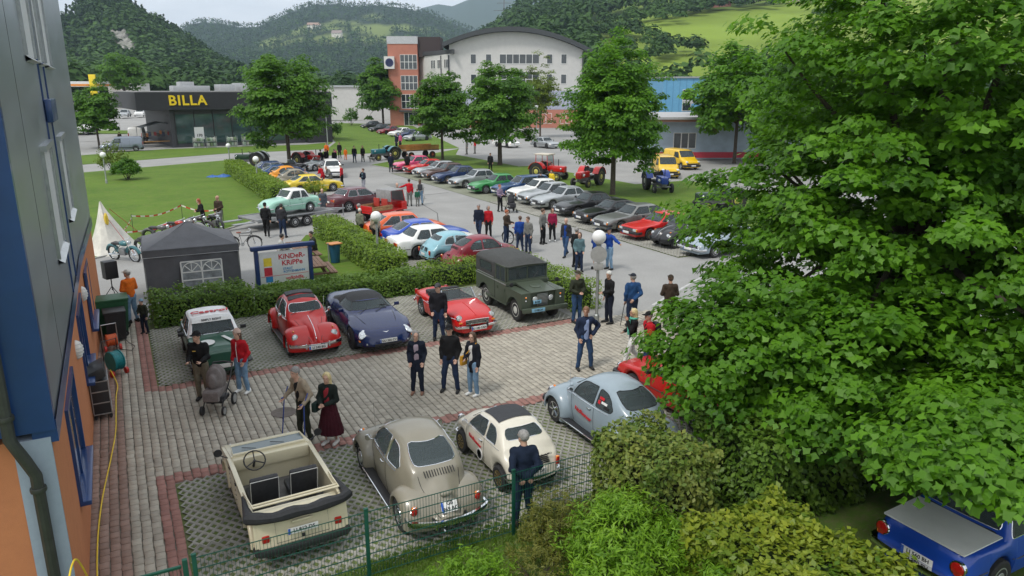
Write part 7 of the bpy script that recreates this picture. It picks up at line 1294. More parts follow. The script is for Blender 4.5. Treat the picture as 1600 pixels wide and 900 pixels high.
# ------------------------------------------------------------------ the near building at the left edge
SILV = bpy.data.materials.new('metal_cladding'); SILV.use_nodes = True
def _silv():
    n = SILV.node_tree; b = n.nodes['Principled BSDF']; b.inputs['Base Color'].default_value = (.4, .42, .44, 1); b.inputs['Metallic'].default_value = .5; b.inputs['Roughness'].default_value = .34
    t = n.nodes.new('ShaderNodeTexCoord'); mp_ = n.nodes.new('ShaderNodeMapping'); mp_.inputs['Scale'].default_value = (1, .25, 1.2); z = n.nodes.new('ShaderNodeTexNoise'); z.inputs['Scale'].default_value = 1.6; z.inputs['Detail'].default_value = 6; n.links.new(t.outputs['Object'], mp_.inputs[0]); n.links.new(mp_.outputs[0], z.inputs['Vector'])
    r = n.nodes.new('ShaderNodeValToRGB'); r.color_ramp.elements[0].color = (.2, .23, .26, 1); r.color_ramp.elements[1].color = (.33, .365, .4, 1); n.links.new(z.outputs[0], r.inputs[0]); n.links.new(r.outputs[0], b.inputs['Base Color'])
    m = n.nodes.new('ShaderNodeMapRange'); m.inputs[3].default_value = .24; m.inputs[4].default_value = .46; n.links.new(z.outputs[0], m.inputs[0]); n.links.new(m.outputs[0], b.inputs['Roughness'])
_silv()
BLUEC = mat('cladding_blue', (.012, .045, .16), .35, .1, .12, 1.5, coat=.3); ORW = surfmat('render_orange', (.47, .185, .085), (.53, .215, .1), (.42, .165, .08), .5, 4., .9, .3, 90); LBW = surfmat('render_pale_blue', (.3, .36, .44), (.34, .4, .48), (.26, .32, .39), .5, 4., .9, .2, 90); PIPE = mat('downpipe_dark', (.05, .055, .05), .5, .4, .15, 8); BLIND = mat('blind_pale', (.5, .52, .53), .6, var=.06)
nb = empty('corner_building', (-1.15, 10.6, 0), 0, 'orange rendered building with silver and blue metal upper floor', 'building')
MB().add([(.0, 0, 0), (.0, 11, 0), (.2, 17.9, 0), (.2, 17.9, 3.2), (0, 11, 3.2), (0, 0, 3.2), (-6, 17.9, 0), (-6, 17.9, 3.2), (-6, 0, 0), (-6, 0, 3.2)], [(0, 1, 4, 5), (1, 2, 3, 4), (2, 6, 7, 3), (6, 8, 9, 7)]).build('ground_floor_wall', ORW, nb, False)
MB().box(-.42, -.002, -.04, .4, 0, 3.2).build('corner_pilaster', LBW, nb, False); MB().box(-6, -.42, .0, .3, 0, 3.2).build('end_wall', ORW, nb, False)
MB().add([(.06, 0, 3.35), (.06, 11, 3.35), (.24, 17.9, 3.35), (.24, 17.9, 13), (.06, 11, 13), (.06, 0, 13), (-6, 17.9, 3.35), (-6, 17.9, 13), (-6, 0, 3.35), (-6, 0, 13)], [(0, 1, 4, 5), (1, 2, 3, 4), (2, 6, 7, 3), (6, 8, 9, 7), (8, 0, 5, 9), (0, 8, 6, 2, 1)]).build('metal_facade', SILV, nb, False)
MB().add([(.085, -.03, 3.12), (.085, 11, 3.12), (.27, 17.93, 3.12), (.27, 17.93, 3.42), (.085, 11, 3.42), (.085, -.03, 3.42), (-.2, -.03, 3.12), (-.2, 11, 3.12), (-.2, 17.93, 3.12), (-.2, -.03, 3.42)], [(0, 1, 4, 5), (1, 2, 3, 4), (0, 6, 7, 1), (1, 7, 8, 2), (6, 0, 5, 9)]).build('base_beam', BLUEC, nb, False)
MB().box(-.75, .072, -.06, .1, 3.3, 13).build('corner_panel', BLUEC, nb, False); MB().box(-6, -.75, -.05, .1, 3.0, 3.55).build('end_beam', BLUEC, nb, False); MB().box(-6, -1.05, -.03, .1, 3.5, 13).build('end_cladding', mat('cladding_pale', (.45, .47, .5), .4, .3), nb, False)
p_ = MB().tube([(-.22, -.13, 0), (-.22, -.13, 2.75), (-.3, -.17, 3.0), (-.42, -.17, 3.3), (-.42, -.17, 13)], .075, 10).build('downpipe', PIPE, nb)
for z_ in (.9, 2.55, 3.6, 5.5, 7.5): MB().at((-.22 if z_ < 2.8 else -.42, -.13 if z_ < 2.8 else -.17, z_)).lathe([(.095, -.03), (.1, 0), (.095, .03)], 12).at().build('pipe_clip', PIPE, p_)
def fac_x(y): return .06 if y < 11 else .06 + (y - 11) / 6.9 * .18
for y0_, z0_, z1_, w_ in ((4.7, 4.6, 6.5, 1.9), (9.6, 4.6, 6.4, 2.0), (4.7, 8.1, 10.2, 1.9), (7.4, 8.1, 10.2, 1.1), (9.6, 8.1, 10.2, 2.0)):
    x = fac_x(y0_); o = MB().box(x - .02, x + .012, y0_, y0_ + w_, z0_, z1_).build('window', BLIND, nb, False); MB().box(x, x + .055, y0_ - .06, y0_, z0_, z1_).box(x, x + .055, y0_ + w_, y0_ + w_ + .06, z0_, z1_).box(x, x + .1, y0_ - .1, y0_ + w_ + .1, z1_, z1_ + .1).build('window_frame', mat('frame_metal', (.35, .37, .39), .35, .6), o, False)
    MB().prism([(x, z0_ - .28), (x + .12, z0_ - .2), (x, z0_)], y0_ - .05, y0_ + w_ + .05, 'y')
    b = MB().add([(x, y0_ - .05, z0_), (x, y0_ + w_ + .05, z0_), (x + .11, y0_ + w_ + .05, z0_ - .07), (x + .11, y0_ - .05, z0_ - .07), (x, y0_ - .05, z0_ - .1), (x, y0_ + w_ + .05, z0_ - .1)], [(0, 1, 2, 3), (3, 2, 5, 4)]); b.build('window_sill', mat('sill_pale', (.55, .57, .58), .4, .2), o, False)
for y_ in (7.15, 8.75): MB().box(.055, .09, y_ - .05, y_ + .05, 3.4, 13).build('blue_strip', BLUEC, nb, False)
MB().box(.05, .2, 7.1, 8.85, 6.9, 7.35, .02).build('blind_box', BLUEC, nb); MB().box(.055, .063, 2.4, 2.412, 3.4, 13).build('cladding_joint', SEAM, nb, False)
for y0_, w_ in ((2.2, 2.0), (7.9, 2.0), (12.3, 2.0)):
    x = 0 if y0_ < 11 else .06; o = MB().box(x - .02, x + .008, y0_, y0_ + w_, 1.1, 2.6).build('window', WGL, nb, False); MB().box(x, x + .05, y0_ - .09, y0_, 1.1, 2.7).box(x, x + .05, y0_ + w_, y0_ + w_ + .09, 1.1, 2.7).box(x, x + .05, y0_, y0_ + w_, 2.6, 2.7).box(x, x + .03, y0_ + w_ / 2 - .04, y0_ + w_ / 2 + .04, 1.1, 2.6).build('window_frame', BLUEC, o, False); MB().box(x, x + .17, y0_ - .1, y0_ + w_ + .1, 1.02, 1.1, .01).build('window_sill', BLUEC, o)
for y_, z_ in ((6.4, 2.35), (11.3, 2.35)):
    o = MB().at((.0, y_, z_)).ball((.0, 0, 0), (.13, .2, .2), 16, 10).at().build('wall_lamp', mat('lamp_opal', (.6, .59, .56), .4), nb)
    for k in range(5): MB().at((.0, y_, z_ - .14 + .07 * k)).tube([(.13 * math.sqrt(max(0, 1 - ((-.14 + .07 * k) / .2)**2)) * math.cos(a) + .004, .2 * math.sqrt(max(0, 1 - ((-.14 + .07 * k) / .2)**2)) * math.sin(a), 0) for a in np.linspace(-1.5, 1.5, 9)], .009, 4).at().build('lamp_rib', BLIND, o)
# ------------------------------------------------------------------ street furniture and small things
POLE = mat('pole_grey', (.33, .35, .34), .45, .5, .1, 6); OPAL = mat('globe_opal', (.78, .78, .77), .35, var=.03)
LG = 'white globe lamps on grey poles'
def globe(x, y, z, label, r=.23, disc=False, tall=None):
    o = empty('globe_lamp', (x, y, 0), 0, label, 'street lamp', LG); MB().tube([(0, 0, 0), (0, 0, z - r)], [.055, .045], 10).lathe([(.09, 0), (.09, .3), (.06, .34)], 12).build('pole', POLE, o); MB().at((0, 0, z - r)).lathe([(.05, -.1), (.1, 0), (.06, .03)], 12).at().build('collar', POLE, o); MB().ball((0, 0, z), r, 18, 12).build('globe', OPAL, o)
    if disc:
        MB().at((-.05, -.09, 2.38), R(-28)).lathe([(.27, -.012), (.27, .012), (0, .014)], 24, 'y').at().build('round_sign', mat('sign_back_grey', (.42, .42, .41), .5, .3), o); MB().at((-.04, -.08, 1.98), R(-28)).box(-.16, .16, -.012, .012, -.12, .12, .01).at().build('plate_sign', mat('sign_back_grey', (.42, .42, .41), .5, .3), o)
globe(13.55, 19.5, 2.93, 'globe lamp with the back of a round sign, at the end of the hedge', disc=True); globe(9.6, 30.4, 2.3, 'globe lamp growing out of the bright clipped hedge'); globe(9.75, 60.6, 2.3, 'globe lamp rising from the long hedge by the lawn'); globe(-.7, 69.9, 2.35, 'globe lamp alone on the lawn near the loose bush'); globe(9.9, 76.5, 2.3, 'globe lamp at the road end of the long hedge')
for x, y, z, lb in ((26.2, 103, 4.3, 'tall street lamp before the right pier of the supermarket'), (55.3, 96.4, 4.9, 'tall street lamp in front of the pale birch')):
    o = empty('street_lamp', (x, y, 0), 0, lb, 'street lamp', 'tall street lamps'); MB().tube([(0, 0, 0), (0, 0, z)], [.08, .05], 8).build('pole', POLE, o); MB().at((0, 0, z)).lathe([(.1, -.1), (.26, .25), (.28, .3), (0, .36)], 14).at().build('lamp_head', OPAL, o)
# mesh fence
FG = mat('fence_green', (.008, .075, .05), .45, .2, .12, 8); fn = empty('mesh_fence', (0, 10.1, 0), 0, 'green welded mesh fence with posts behind the parked cars', 'fence'); gt = empty('mesh_gate', (0, 10.1, 0), 0, 'low green mesh gate next to the orange building', 'gate')
def mesh_panel(root, x0, x1, z0, z1, nm='mesh_panel'):
    b = MB(); k = int((x1 - x0) / .05)
    for i in range(k + 1): x = x0 + (x1 - x0) * i / k; b.box(x - .0028, x + .0028, -.0028, .0028, z0, z1)
    for i in range(7): z = z0 + (z1 - z0) * i / 6; b.box(x0, x1, -.009, -.003, z - .004, z + .004).box(x0, x1, .003, .009, z - .004, z + .004)
    o = b.build(nm, FG, root, False); o['kind'] = 'stuff'
for x in (.32, 2.8, 5.4, 7.9): MB().box(x - .03, x + .03, -.02, .02, -.05, 1.24, .006).box(x - .034, x + .034, -.025, .025, 1.24, 1.27, .005).build('post', FG, fn)
for a, b_ in ((.35, 2.77), (2.83, 5.37), (5.43, 7.87)): mesh_panel(fn, a, b_, .08, 1.2)
for x in (-.82, .2): MB().box(x - .035, x + .035, -.03, .03, 0, 1.22, .006).build('gate_post', FG, gt)
MB().box(-.76, .15, -.02, .02, 1.1, 1.14, .005).box(-.76, .15, -.02, .02, .12, .16, .005).build('gate_rail', FG, gt); mesh_panel(gt, -.75, .14, .14, 1.12); MB().box(.0, .14, -.035, -.022, .8, .95).build('lock_plate', STEEL, gt)
MB().prism([(-1.12, .0), (-1.05, 1.35), (-.98, 0)], -.02, .02, 'y').build('wall_bracket', FG, gt, False)
# gazebo
TG = mat('tent_grey', (.1, .102, .112), .75, var=.12, scale=2.5, bump=.25, bscale=8); tn = empty('gazebo_tent', (2.2, 30.8, 0), R(-2), 'dark grey pop-up gazebo with arched window panel', 'tent')
hw, ev, pk_ = 1.62, 1.9, 2.62; rows = []
b = MB(); n = 12; vs = []; fs_l = []
for side_ in range(4):
    a = side_ * math.pi / 2; c_, s_ = math.cos(a), math.sin(a); o = len(vs)
    for i in range(9):
        t = i / 8
        for k in range(9): u_ = -1 + k / 4; w_ = hw * (1 - t) + .04; x, y = u_ * w_, -w_; z = ev + (pk_ - ev) * t - .07 * math.sin(math.pi * t) * (1 - .3 * abs(u_)) + .012 * math.sin(7 * u_ + side_ + 5 * t); vs.append((x * c_ - y * s_, x * s_ + y * c_, z))
    fs_l += [(o + i * 9 + k, o + i * 9 + k + 1, o + i * 9 + 10 + k, o + i * 9 + 9 + k) for i in range(8) for k in range(8)]
b.add(vs, fs_l).build('roof', TG, tn, True, 25); b = MB()
for side_ in range(4): a = side_ * math.pi / 2; b.at((0, 0, 0), a).add([(-hw - .03, -hw - .03, ev + .03), (hw + .03, -hw - .03, ev + .03), (hw + .03, -hw - .03, ev - .24), (0, -hw - .04, ev - .22), (-hw - .03, -hw - .03, ev - .24)], [(0, 1, 2, 3, 4)])
b.at().build('valance', TG, tn, False); MB().tube([(-hw - .04, -hw - .04, ev - .24), (hw + .04, -hw - .04, ev - .24)], .008, 4).build('piping', BLIND, tn)
for s in (1, -1):
    for t in (1, -1): MB().box(s * hw - .02, s * hw + .02, t * hw - .02, t * hw + .02, 0, ev).build('leg', POLE, tn, False)
vs = []; fs_l = []
for i in range(25):
    for k in range(6): x = -hw + i * hw / 12; vs.append((x, -hw + .04 * math.sin(x * 5 + k) * (k < 5), ev - .2 - k * .33))
fs_l = [(i * 6 + k, i * 6 + k + 1, i * 6 + 7 + k, i * 6 + 6 + k) for i in range(24) for k in range(5)]; wl = MB().add(vs, fs_l).build('side_wall', TG, tn); wl2 = MB().add([(-hw, y_, z_) for z_ in (.1, ev) for y_ in np.linspace(-hw, hw, 9)], [(k, k + 1, 10 + k, 9 + k) for k in range(8)]).build('side_wall', TG, tn)
wp = MB().box(-.42, .98, -hw - .1, -hw - .085, .42, 1.42).build('window_panel', mat('window_foil', (.28, .3, .32), .15, var=.4, scale=3, coat=.6), tn, False); b = MB()
for x in (-.42, .28, .98): b.box(x - .025, x + .025, -hw - .115, -hw - .1, .42, 1.42)
for z in (.42, .72, 1.02, 1.42): b.box(-.42, .98, -hw - .116, -hw - .101, z - .022, z + .022)
b.build('window_bars', PLATEW, wp, False)
for cx in (-.07, .63):
    MB().tube([(cx + .33 * math.cos(a), -hw - .11, 1.04 + .34 * math.sin(a)) for a in np.linspace(0, math.pi, 11)], .022, 4).build('window_arch', PLATEW, wp)
    for a in (R(45), R(90), R(135)): MB().tube([(cx, -hw - .11, 1.04), (cx + .33 * math.cos(a), -hw - .11, 1.04 + .34 * math.sin(a))], .018, 4).build('window_ray', PLATEW, wp)
# nursery sign on blue posts
SB = mat('post_blue', (.012, .035, .13), .45, var=.15, scale=4); sg = empty('notice_board', (5.3, 28.55, .1), R(4), 'blue framed nursery notice board with red lettering', 'sign')
for s in (-1.02, 1.02): MB().box(s - .07, s + .07, -.07, .07, 0, 1.62, .01).build('post', SB, sg)
MB().box(-1.2, 1.2, -.12, .12, 1.6, 1.75, .015).build('top_beam', SB, sg); bd = MB().box(-.93, .93, -.03, .03, .28, 1.5, .005).build('board', mat('board_white', (.66, .67, .67), .45, var=.04), sg); SR = mat('sign_red', (.5, .03, .05), .5); SBL = mat('sign_cyan', (.03, .2, .45), .5)
for t, x, z, s, m_ in (('KiNDeR-', .3, 1.27, .27, SR), ('KRiPPe', .3, 1.02, .27, SR), ('STADT', .12, .8, .12, SBL), ('ROTTENMANN', .36, .68, .12, SBL), ('volkshilfe.', .38, .42, .18, SR)): lettering('lettering', t, s, m_, bd, frame3((x, -.034, z), (1, 0, 0), y=(-.0, 0, 1)), .003, True)
MB().box(-.9, .9, -.036, -.03, .56, .575).build('red_line', SR, bd, False)
for x, z, w_, h_, m_ in ((-.62, 1.12, .3, .32, mat('panel_yellow', (.75, .58, .05), .5)), (-.62, .75, .3, .32, SR), (-.6, .45, .26, .22, SBL)): MB().box(x - w_ / 2, x + w_ / 2, -.036, -.03, z - h_ / 2, z + h_ / 2).build('colour_panel', m_, bd, False)
# picnic tables, bin
PW = mat('bench_wood', (.17, .1, .065), .75, var=.3, scale=4, bump=.3)
def picnic(x, y, rz, label):
    o = empty('picnic_table', (x, y, 0), rz, label, 'picnic table', 'wooden picnic tables on the grass')
    for k in range(5): MB().box(-.38 + .155 * k, -.24 + .155 * k, -1.0, 1.0, .72, .76, .006).build('table_plank', PW, o)
    for s in (1, -1):
        for k in range(2): MB().box(s * .66 - .14 + .15 * k, s * .66 - .01 + .15 * k, -1.0, 1.0, .43, .47, .006).build('seat_plank', PW, o)
        b = MB().box(-.8, .8, s * .75 - .04, s * .75 + .04, .36, .43); b.box(-.36, .36, s * .75 - .04, s * .75 + .04, .64, .72); b.build('cross_beam', PW, o, False)
        for t in (1, -1): MB().tube([(t * .6, s * .75 + .05, 0), (t * .25, s * .75 + .05, .7)], .045, 4).build('leg', PW, o)
picnic(6.7, 29.9, R(-4), 'brown wooden picnic table next to the notice board'); picnic(6.9, 33.4, R(0), 'brown picnic table where two people sit')
o = empty('litter_bin', (8.25, 32.4, 0), .2, 'blue litter bin with orange lid in front of the hedge', 'litter bin'); MB().lathe([(.2, .05), (.25, .85), (.23, .86), (.2, .8)], 16).build('bin', mat('bin_blue', (.01, .07, .13), .5), o); MB().box(-.28, .28, -.26, .26, .88, .93, .02).build('lid', mat('bin_lid', (.5, .2, .06), .5), o); MB().tube([(-.3, 0, 0), (-.3, 0, .95)], .03, 6).build('post', POLE, o)
# things along the orange wall
GB_ = mat('bin_green', (.015, .09, .035), .5, var=.15, scale=5)
def wheelie(x, y, rz, m, w_, d_, h_, label):
    o = empty('wheeled_bin', (x, y, 0), rz, label, 'waste bin'); MB().add([(s * w_ * (.4 if z == 0 else .5), t * d_ * (.38 if z == 0 else .5), .06 + z * h_) for z in (0, 1) for t in (-1, 1) for s in (-1, 1)], [(0, 2, 3, 1), (4, 5, 7, 6), (0, 1, 5, 4), (2, 6, 7, 3), (0, 4, 6, 2), (1, 3, 7, 5)]).build('bin_body', m, o); MB().box(-w_ * .53, w_ * .53, -d_ * .54, d_ * .54, .06 + h_, .13 + h_, .03).build('lid', m, o); MB().tube([(-w_ * .45, d_ * .56, h_), (w_ * .45, d_ * .56, h_)], .02, 6).build('handle', m, o)
    for k in range(4): MB().box(-w_ * .45 + k * w_ * .28, -w_ * .4 + k * w_ * .28, -d_ * .5, -d_ * .46, .3, h_).build('rib', m, o)
    for s in (1, -1): wheel(o, s * w_ * .42, d_ * .4, .1, .05)
wheelie(-.62, 26.0, .05, GB_, .95, .75, 1.05, 'large green wheeled waste bin by the orange wall'); wheelie(-.55, 25.15, .05, mat('bin_black', (.015, .016, .017), .5), .6, .6, .85, 'black wheeled bin in front of the green one')
ALU = mat('case_alu', (.5, .51, .52), .3, .8); o = empty('flight_case', (-.94, 19.2, 0), .02, 'black equipment case with aluminium edges on castors at the wall', 'equipment case', scale=(.62, 1, 1)); MB().box(-.3, .3, -.4, .4, .14, .95, .01).build('case', BLACKP, o); MB().at((-.05, 0, 1.1), 0, 0, -.25).box(-.3, .3, -.4, .4, -.12, .12, .01).at().build('mixer_top', mat('mixer_black', (.03, .03, .032), .4), o)
for s in (1, -1):
    for t in (1, -1): MB().box(s * .3 - .015, s * .3 + .015, t * .4 - .015, t * .4 + .015, .13, .97).build('edge_profile', ALU, o, False); MB().at((s * .25, t * .35, .06)).lathe([(.06, -.02), (.06, .02)], 12, 'y').at().build('castor', RUBBER, o)
for z in (.14, .42, .7, .95): MB().box(-.315, .315, -.415, -.395, z - .012, z + .012).box(.295, .315, -.415, .415, z - .012, z + .012).build('rail', ALU, o, False)
for k in range(8): MB().box(.302, .312, -.33 + .085 * k, -.28 + .085 * k, .75, .9).build('connector', STEEL, o, False)
def reel(x, y, rz, col, rimc, label, r=.26, orange=False):
    o = empty('cable_reel', (x, y, 0), rz, label, 'cable reel'); m = mat('reel_' + label[:6], col, .5, var=.2, scale=12)
    MB().at((0, 0, r + .1)).lathe([(.06, -.14), (r * .9, -.14), (r * .95, -.11), (r * .8, -.1), (r * .8, .1), (r * .95, .11), (r * .9, .14), (.06, .14)], 24, 'y').at().build('drum', m, o)
    for k in range(9): MB().at((0, -.09 + .0225 * k, r + .1)).tube([(r * .84 * math.cos(a), 0, r * .84 * math.sin(a)) for a in np.linspace(0, 6.28, 19)[:-1]], .014, 4, closed=True).at().build('cable_turn', m, o)
    MB().tube([(-.25, -.2, .02), (-.18, -.2, r + .2), (-.18, -.2, 2 * r + .35), (-.18, .2, 2 * r + .35), (-.18, .2, r + .2), (-.25, .2, .02)], .016, 6).build('frame', ALU if orange else BLACKP, o)
    for s in (1, -1): MB().at((.14, s * .2, .09)).lathe([(.09, -.03), (.09, .03)], 14, 'y').at().build('wheel', rimc, o)
reel(-.62, 21.9, R(-60), (.01, .2, .22), mat('reel_red', (.5, .03, .02), .5), 'teal cable reel with red wheels on the paving', .3); reel(-.7, 24.2, R(-80), (.6, .1, .02), mat('reel_red', (.5, .03, .02), .5), 'orange hose reel on an aluminium frame by the bins', .2, True)
yc = [(-.75, 21.6, .25), (-.62, 21.0, .02), (-.66, 20.2, .014), (-.68, 19.0, .014), (-.7, 17.9, .014), (-.8, 16.6, .014), (-.95, 15.0, .014), (-1.02, 13.8, .014), (-1.04, 12.8, .014), (-1.03, 12.0, .014), (-1.0, 11.3, .05), (-1.0, 10.9, .6), (-1.04, 10.45, 1.3), (-1.08, 10.05, 1.65), (-1.15, 9.6, 1.5), (-1.2, 9.1, .8)]
sp = []
for i in range(len(yc) - 1):
    for k in range(5):
        p0, p1, p2, p3 = (np.array(yc[max(0, min(len(yc) - 1, i + q))]) for q in (-1, 0, 1, 2)); t = k / 5; sp.append(tuple(.5 * (2 * p1 + (p2 - p0) * t + (2 * p0 - 5 * p1 + 4 * p2 - p3) * t * t + (3 * p1 - p0 - 3 * p2 + p3) * t**3)))
tag(MB().tube(sp, .013, 6).build('yellow_cable', mat('cable_yellow', (.7, .5, .02), .5), None), 'yellow cable snaking along the paving beside the orange wall', 'cable')
tag(MB().tube([(-.5, 24.9, .3), (-.25, 24.6, .02), (-.1, 24.2, .014), (-.2, 23.8, .014), (-.45, 24.0, .02), (-.7, 24.1, .2)], .009, 5).build('black_cable', INK, None), 'thin black cable looped between bin and hose reel', 'cable')
o = empty('loudspeaker', (-.6, 30.2, 0), R(-70), 'black loudspeaker on a tripod stand by the wall corner', 'loudspeaker'); MB().box(-.2, .2, -.22, .22, .85, 1.5, .03).build('cabinet', BLACKP, o); MB().tube([(0, 0, .4), (0, 0, .9)], .02, 6).build('stand_pole', BLACKP, o)
for k in range(3): a = k * 2.09; MB().tube([(0, 0, .55), (.4 * math.cos(a), .4 * math.sin(a), .0)], .014, 5).build('stand_leg', BLACKP, o)
# two-wheelers
def bike(x, y, rz, label, frame, motor=True, group='motorcycles and bicycles on the lawn edge', tilt=.12):
    o = empty('motorcycle' if motor else 'bicycle', (x, y, 0), rz, label, 'motorcycle' if motor else 'bicycle', group); o.rotation_euler = (tilt, 0, rz); r = .32 if motor else .34; wb = .66 if motor else .53; fm = paint('bike_' + label[:9], frame)
    for s in (1, -1):
        w_ = MB().at((s * wb, 0, r)); w_.tube([(r * math.cos(a), 0, r * math.sin(a)) for a in np.linspace(0, 6.28, 25)[:-1]], .045 if motor else .018, 6, closed=True); t = w_.at().build('wheel', RUBBER, o); q = MB().at((s * wb, 0, r))
        for k in range(12): a = k * math.pi / 6; q.tube([(0, 0, 0), (r * .93 * math.cos(a), 0, r * .93 * math.sin(a))], .004, 3)
        q.tube([(r * .9 * math.cos(a), 0, r * .9 * math.sin(a)) for a in np.linspace(0, 6.28, 25)[:-1]], .014, 5, closed=True).lathe([(.05, -.05), (.05, .05)], 10, 'y').at().build('rim', CHROME, t)
        if motor: fender_pts = [(s * wb + (r + .07) * math.cos(a), 0, r + (r + .07) * math.sin(a)) for a in np.linspace(R(15), R(165), 10)]; MB().tube(fender_pts, .065, 6, sx=1.2).build('mudguard', fm, o)
    if motor:
        MB().ball((.12, 0, .82), (.27, .13, .13), 12, 8).build('tank', fm, o); MB().box(-.55, -.05, -.13, .13, .76, .86, .05).build('saddle', SEATB, o); MB().box(-.18, .22, -.13, .13, .28, .6, .05).build('engine', mat('engine_alu', (.3, .3, .31), .4, .7), o); MB().tube([(-.1, -.15, .35), (-.75, -.17, .3)], [.03, .045], 8).build('exhaust_pipe', CHROME, o)
        for s in (1, -1): MB().tube([(wb, s * .08, r), (.42, s * .08, .95)], .025, 6).build('fork', CHROME, o); MB().tube([(-wb, s * .07, r), (-.2, s * .07, .7)], .02, 5).build('rear_strut', fm, o)
        MB().tube([(.4, 0, .75), (-.05, 0, .3), (-.5, 0, .4), (-.55, 0, .75)], .025, 6).build('frame', fm, o); MB().tube([(.22, -.35, 1.02), (.4, -.12, 1.05), (.4, .12, 1.05), (.22, .35, 1.02)], .014, 6).build('handlebar', CHROME, o); lamp_round(o, 'headlight', (.52, 0, .9), .09)
    else:
        MB().tube([(.42, 0, .85), (-.05, 0, .28), (-.15, 0, .8)], .016, 6).tube([(.4, 0, .72), (-.14, 0, .72)], .016, 6).tube([(-wb, 0, r), (-.05, 0, .28)], .01, 5).tube([(-wb, 0, r), (-.14, 0, .7)], .01, 5).tube([(wb, 0, r), (.42, 0, .85), (.4, 0, .95)], .014, 6).build('frame', fm, o); MB().ball((-.17, 0, .88), (.13, .07, .04), 10, 6).build('saddle', mat('saddle_brown', (.2, .06, .04), .6), o); MB().tube([(.25, -.27, 1.0), (.4, -.1, .98), (.4, .1, .98), (.25, .27, 1.0)], .012, 6).build('handlebar', CHROME, o)
        for s in (1, -1): MB().tube([(s * wb + (r + .04) * math.cos(a), 0, r + (r + .04) * math.sin(a)) for a in np.linspace(R(20), R(170), 9)], .022, 5).build('mudguard', BLACKP, o)
        MB().lathe([(.1, -.01), (.1, .01)], 14, 'y').at().build('chainring', STEEL, o).location = (-.05, 0, .28)
bike(-.05, 37.4, R(-52), 'teal motorcycle with spoked wheels at the path edge', (.03, .14, .16)); bike(1.0, 38.0, R(-60), 'black moped with thin white wheels beside the tent', (.015, .02, .02)); bike(2.6, 42.0, R(-40), 'red moped in the row behind the taped area', (.4, .03, .02)); bike(3.1, 42.3, R(-40), 'silver grey moped next to the red moped', (.2, .2, .2)); bike(4.6, 43.2, R(-75), 'black motorcycle with round headlight before two standing men', (.012, .012, .013)); bike(3.7, 43.0, R(-50), 'dark motorcycle beside the man with red hair', (.03, .02, .02)); bike(5.1, 37.3, R(-20), 'black city bicycle standing on the path near the tent', (.015, .015, .016), False); bike(1.7, 41.0, R(-40), 'small grey moped with white windshield near the tape', (.1, .1, .1))
# barrier tape on rods, collapsed white tarp, blue covers
TP = mat('tape_white', (.7, .68, .62), .5); TR_ = mat('tape_red', (.5, .04, .02), .5); tp = empty('barrier_tape', (0, 0, 0), 0, 'red and white barrier tape strung on thin rods over the lawn', 'barrier tape'); rods = [(-.3, 40.6), (.5, 44.6), (3.2, 47.4), (5.2, 45.2)]
for x, y in rods: MB().tube([(x, y, 0), (x, y, 1.05)], .014, 5).build('rod', BLACKP, tp)
for (a, b_), (c_, d_), z in (((rods[0]), (rods[1]), .85), ((rods[1]), (rods[2]), .95), ((rods[2]), (rods[3]), .95), ((rods[0]), (rods[3]), .75)):
    n = int(math.hypot(c_ - a, d_ - b_) / .3)
    for k in range(n):
        t0, t1 = k / n, (k + 1) / n; sag = lambda t: z - .25 * math.sin(math.pi * t); p0, p1 = (a + (c_ - a) * t0, b_ + (d_ - b_) * t0), (a + (c_ - a) * t1, b_ + (d_ - b_) * t1); MB().add([(*p0, sag(t0) - .04), (*p1, sag(t1) - .04), (*p1, sag(t1) + .04), (*p0, sag(t0) + .04)], [(0, 1, 2, 3)]).build('tape_stripe', TR_ if k % 2 else TP, tp, False)
TPM = mat('tarp_white', (.58, .56, .5), .8, var=.12, scale=3, bump=.5, bscale=5); tt_ = empty('white_tent', (-.55, 40.3, 0), 0, 'slumped white canvas tent with yellow patch at the building end', 'tent'); vs = []; n = 16
for i in range(7):
    for k in range(n): a = 2 * math.pi * k / n; t = i / 6; r_ = (1 - t) * 1.15 * (1 + .16 * math.sin(3 * a + 1.3)) + .03; vs.append((r_ * math.cos(a) - .25 * t, r_ * math.sin(a) * 1.3, 2.35 * t**1.35 + .05 * math.sin(5 * a + 4 * t)))
MB().add(vs, [(i * n + k, i * n + (k + 1) % n, (i + 1) * n + (k + 1) % n, (i + 1) * n + k) for i in range(6) for k in range(n)]).build('canvas', TPM, tt_); MB().at((-.08, -.4, 1.5), 0, .55).ball((0, 0, 0), (.1, .22, .45), 10, 6).at().build('yellow_patch', mat('tarp_yellow', (.7, .5, .05), .7), tt_); MB().tube([(.1, 0, 2.0), (1.7, 1.6, .02)], .012, 5).build('guy_rope', mat('rope_red', (.4, .05, .04), .7), tt_); MB().tube([(-.2, -.2, 1.9), (.9, -1.4, .02)], .012, 5).build('guy_rope', mat('rope_red', (.4, .05, .04), .7), tt_)
for x, y, s, lb in ((7.6, 70.6, .6, 'crumpled blue cover lying on the lawn'), (8.5, 70.4, .8, 'larger crumpled blue cover lying by the hedge')): vs = [(s * (1 - i / 4) * math.cos(a) * (1 + .2 * math.sin(3 * a)), .6 * s * (1 - i / 4) * math.sin(a), .03 + .3 * s * (i / 4) + .05 * math.sin(4 * a + i)) for i in range(5) for a in np.linspace(0, 6.28, 13)[:-1]]; o = MB().add(vs, [(i * 12 + k, i * 12 + (k + 1) % 12, (i + 1) * 12 + (k + 1) % 12, (i + 1) * 12 + k) for i in range(4) for k in range(12)]).build('blue_cover', mat('cover_blue', (.04, .13, .38), .5, bump=.4, var=.3, scale=4), None); o.location = (x, y, 0); tag(o, lb, 'cover')
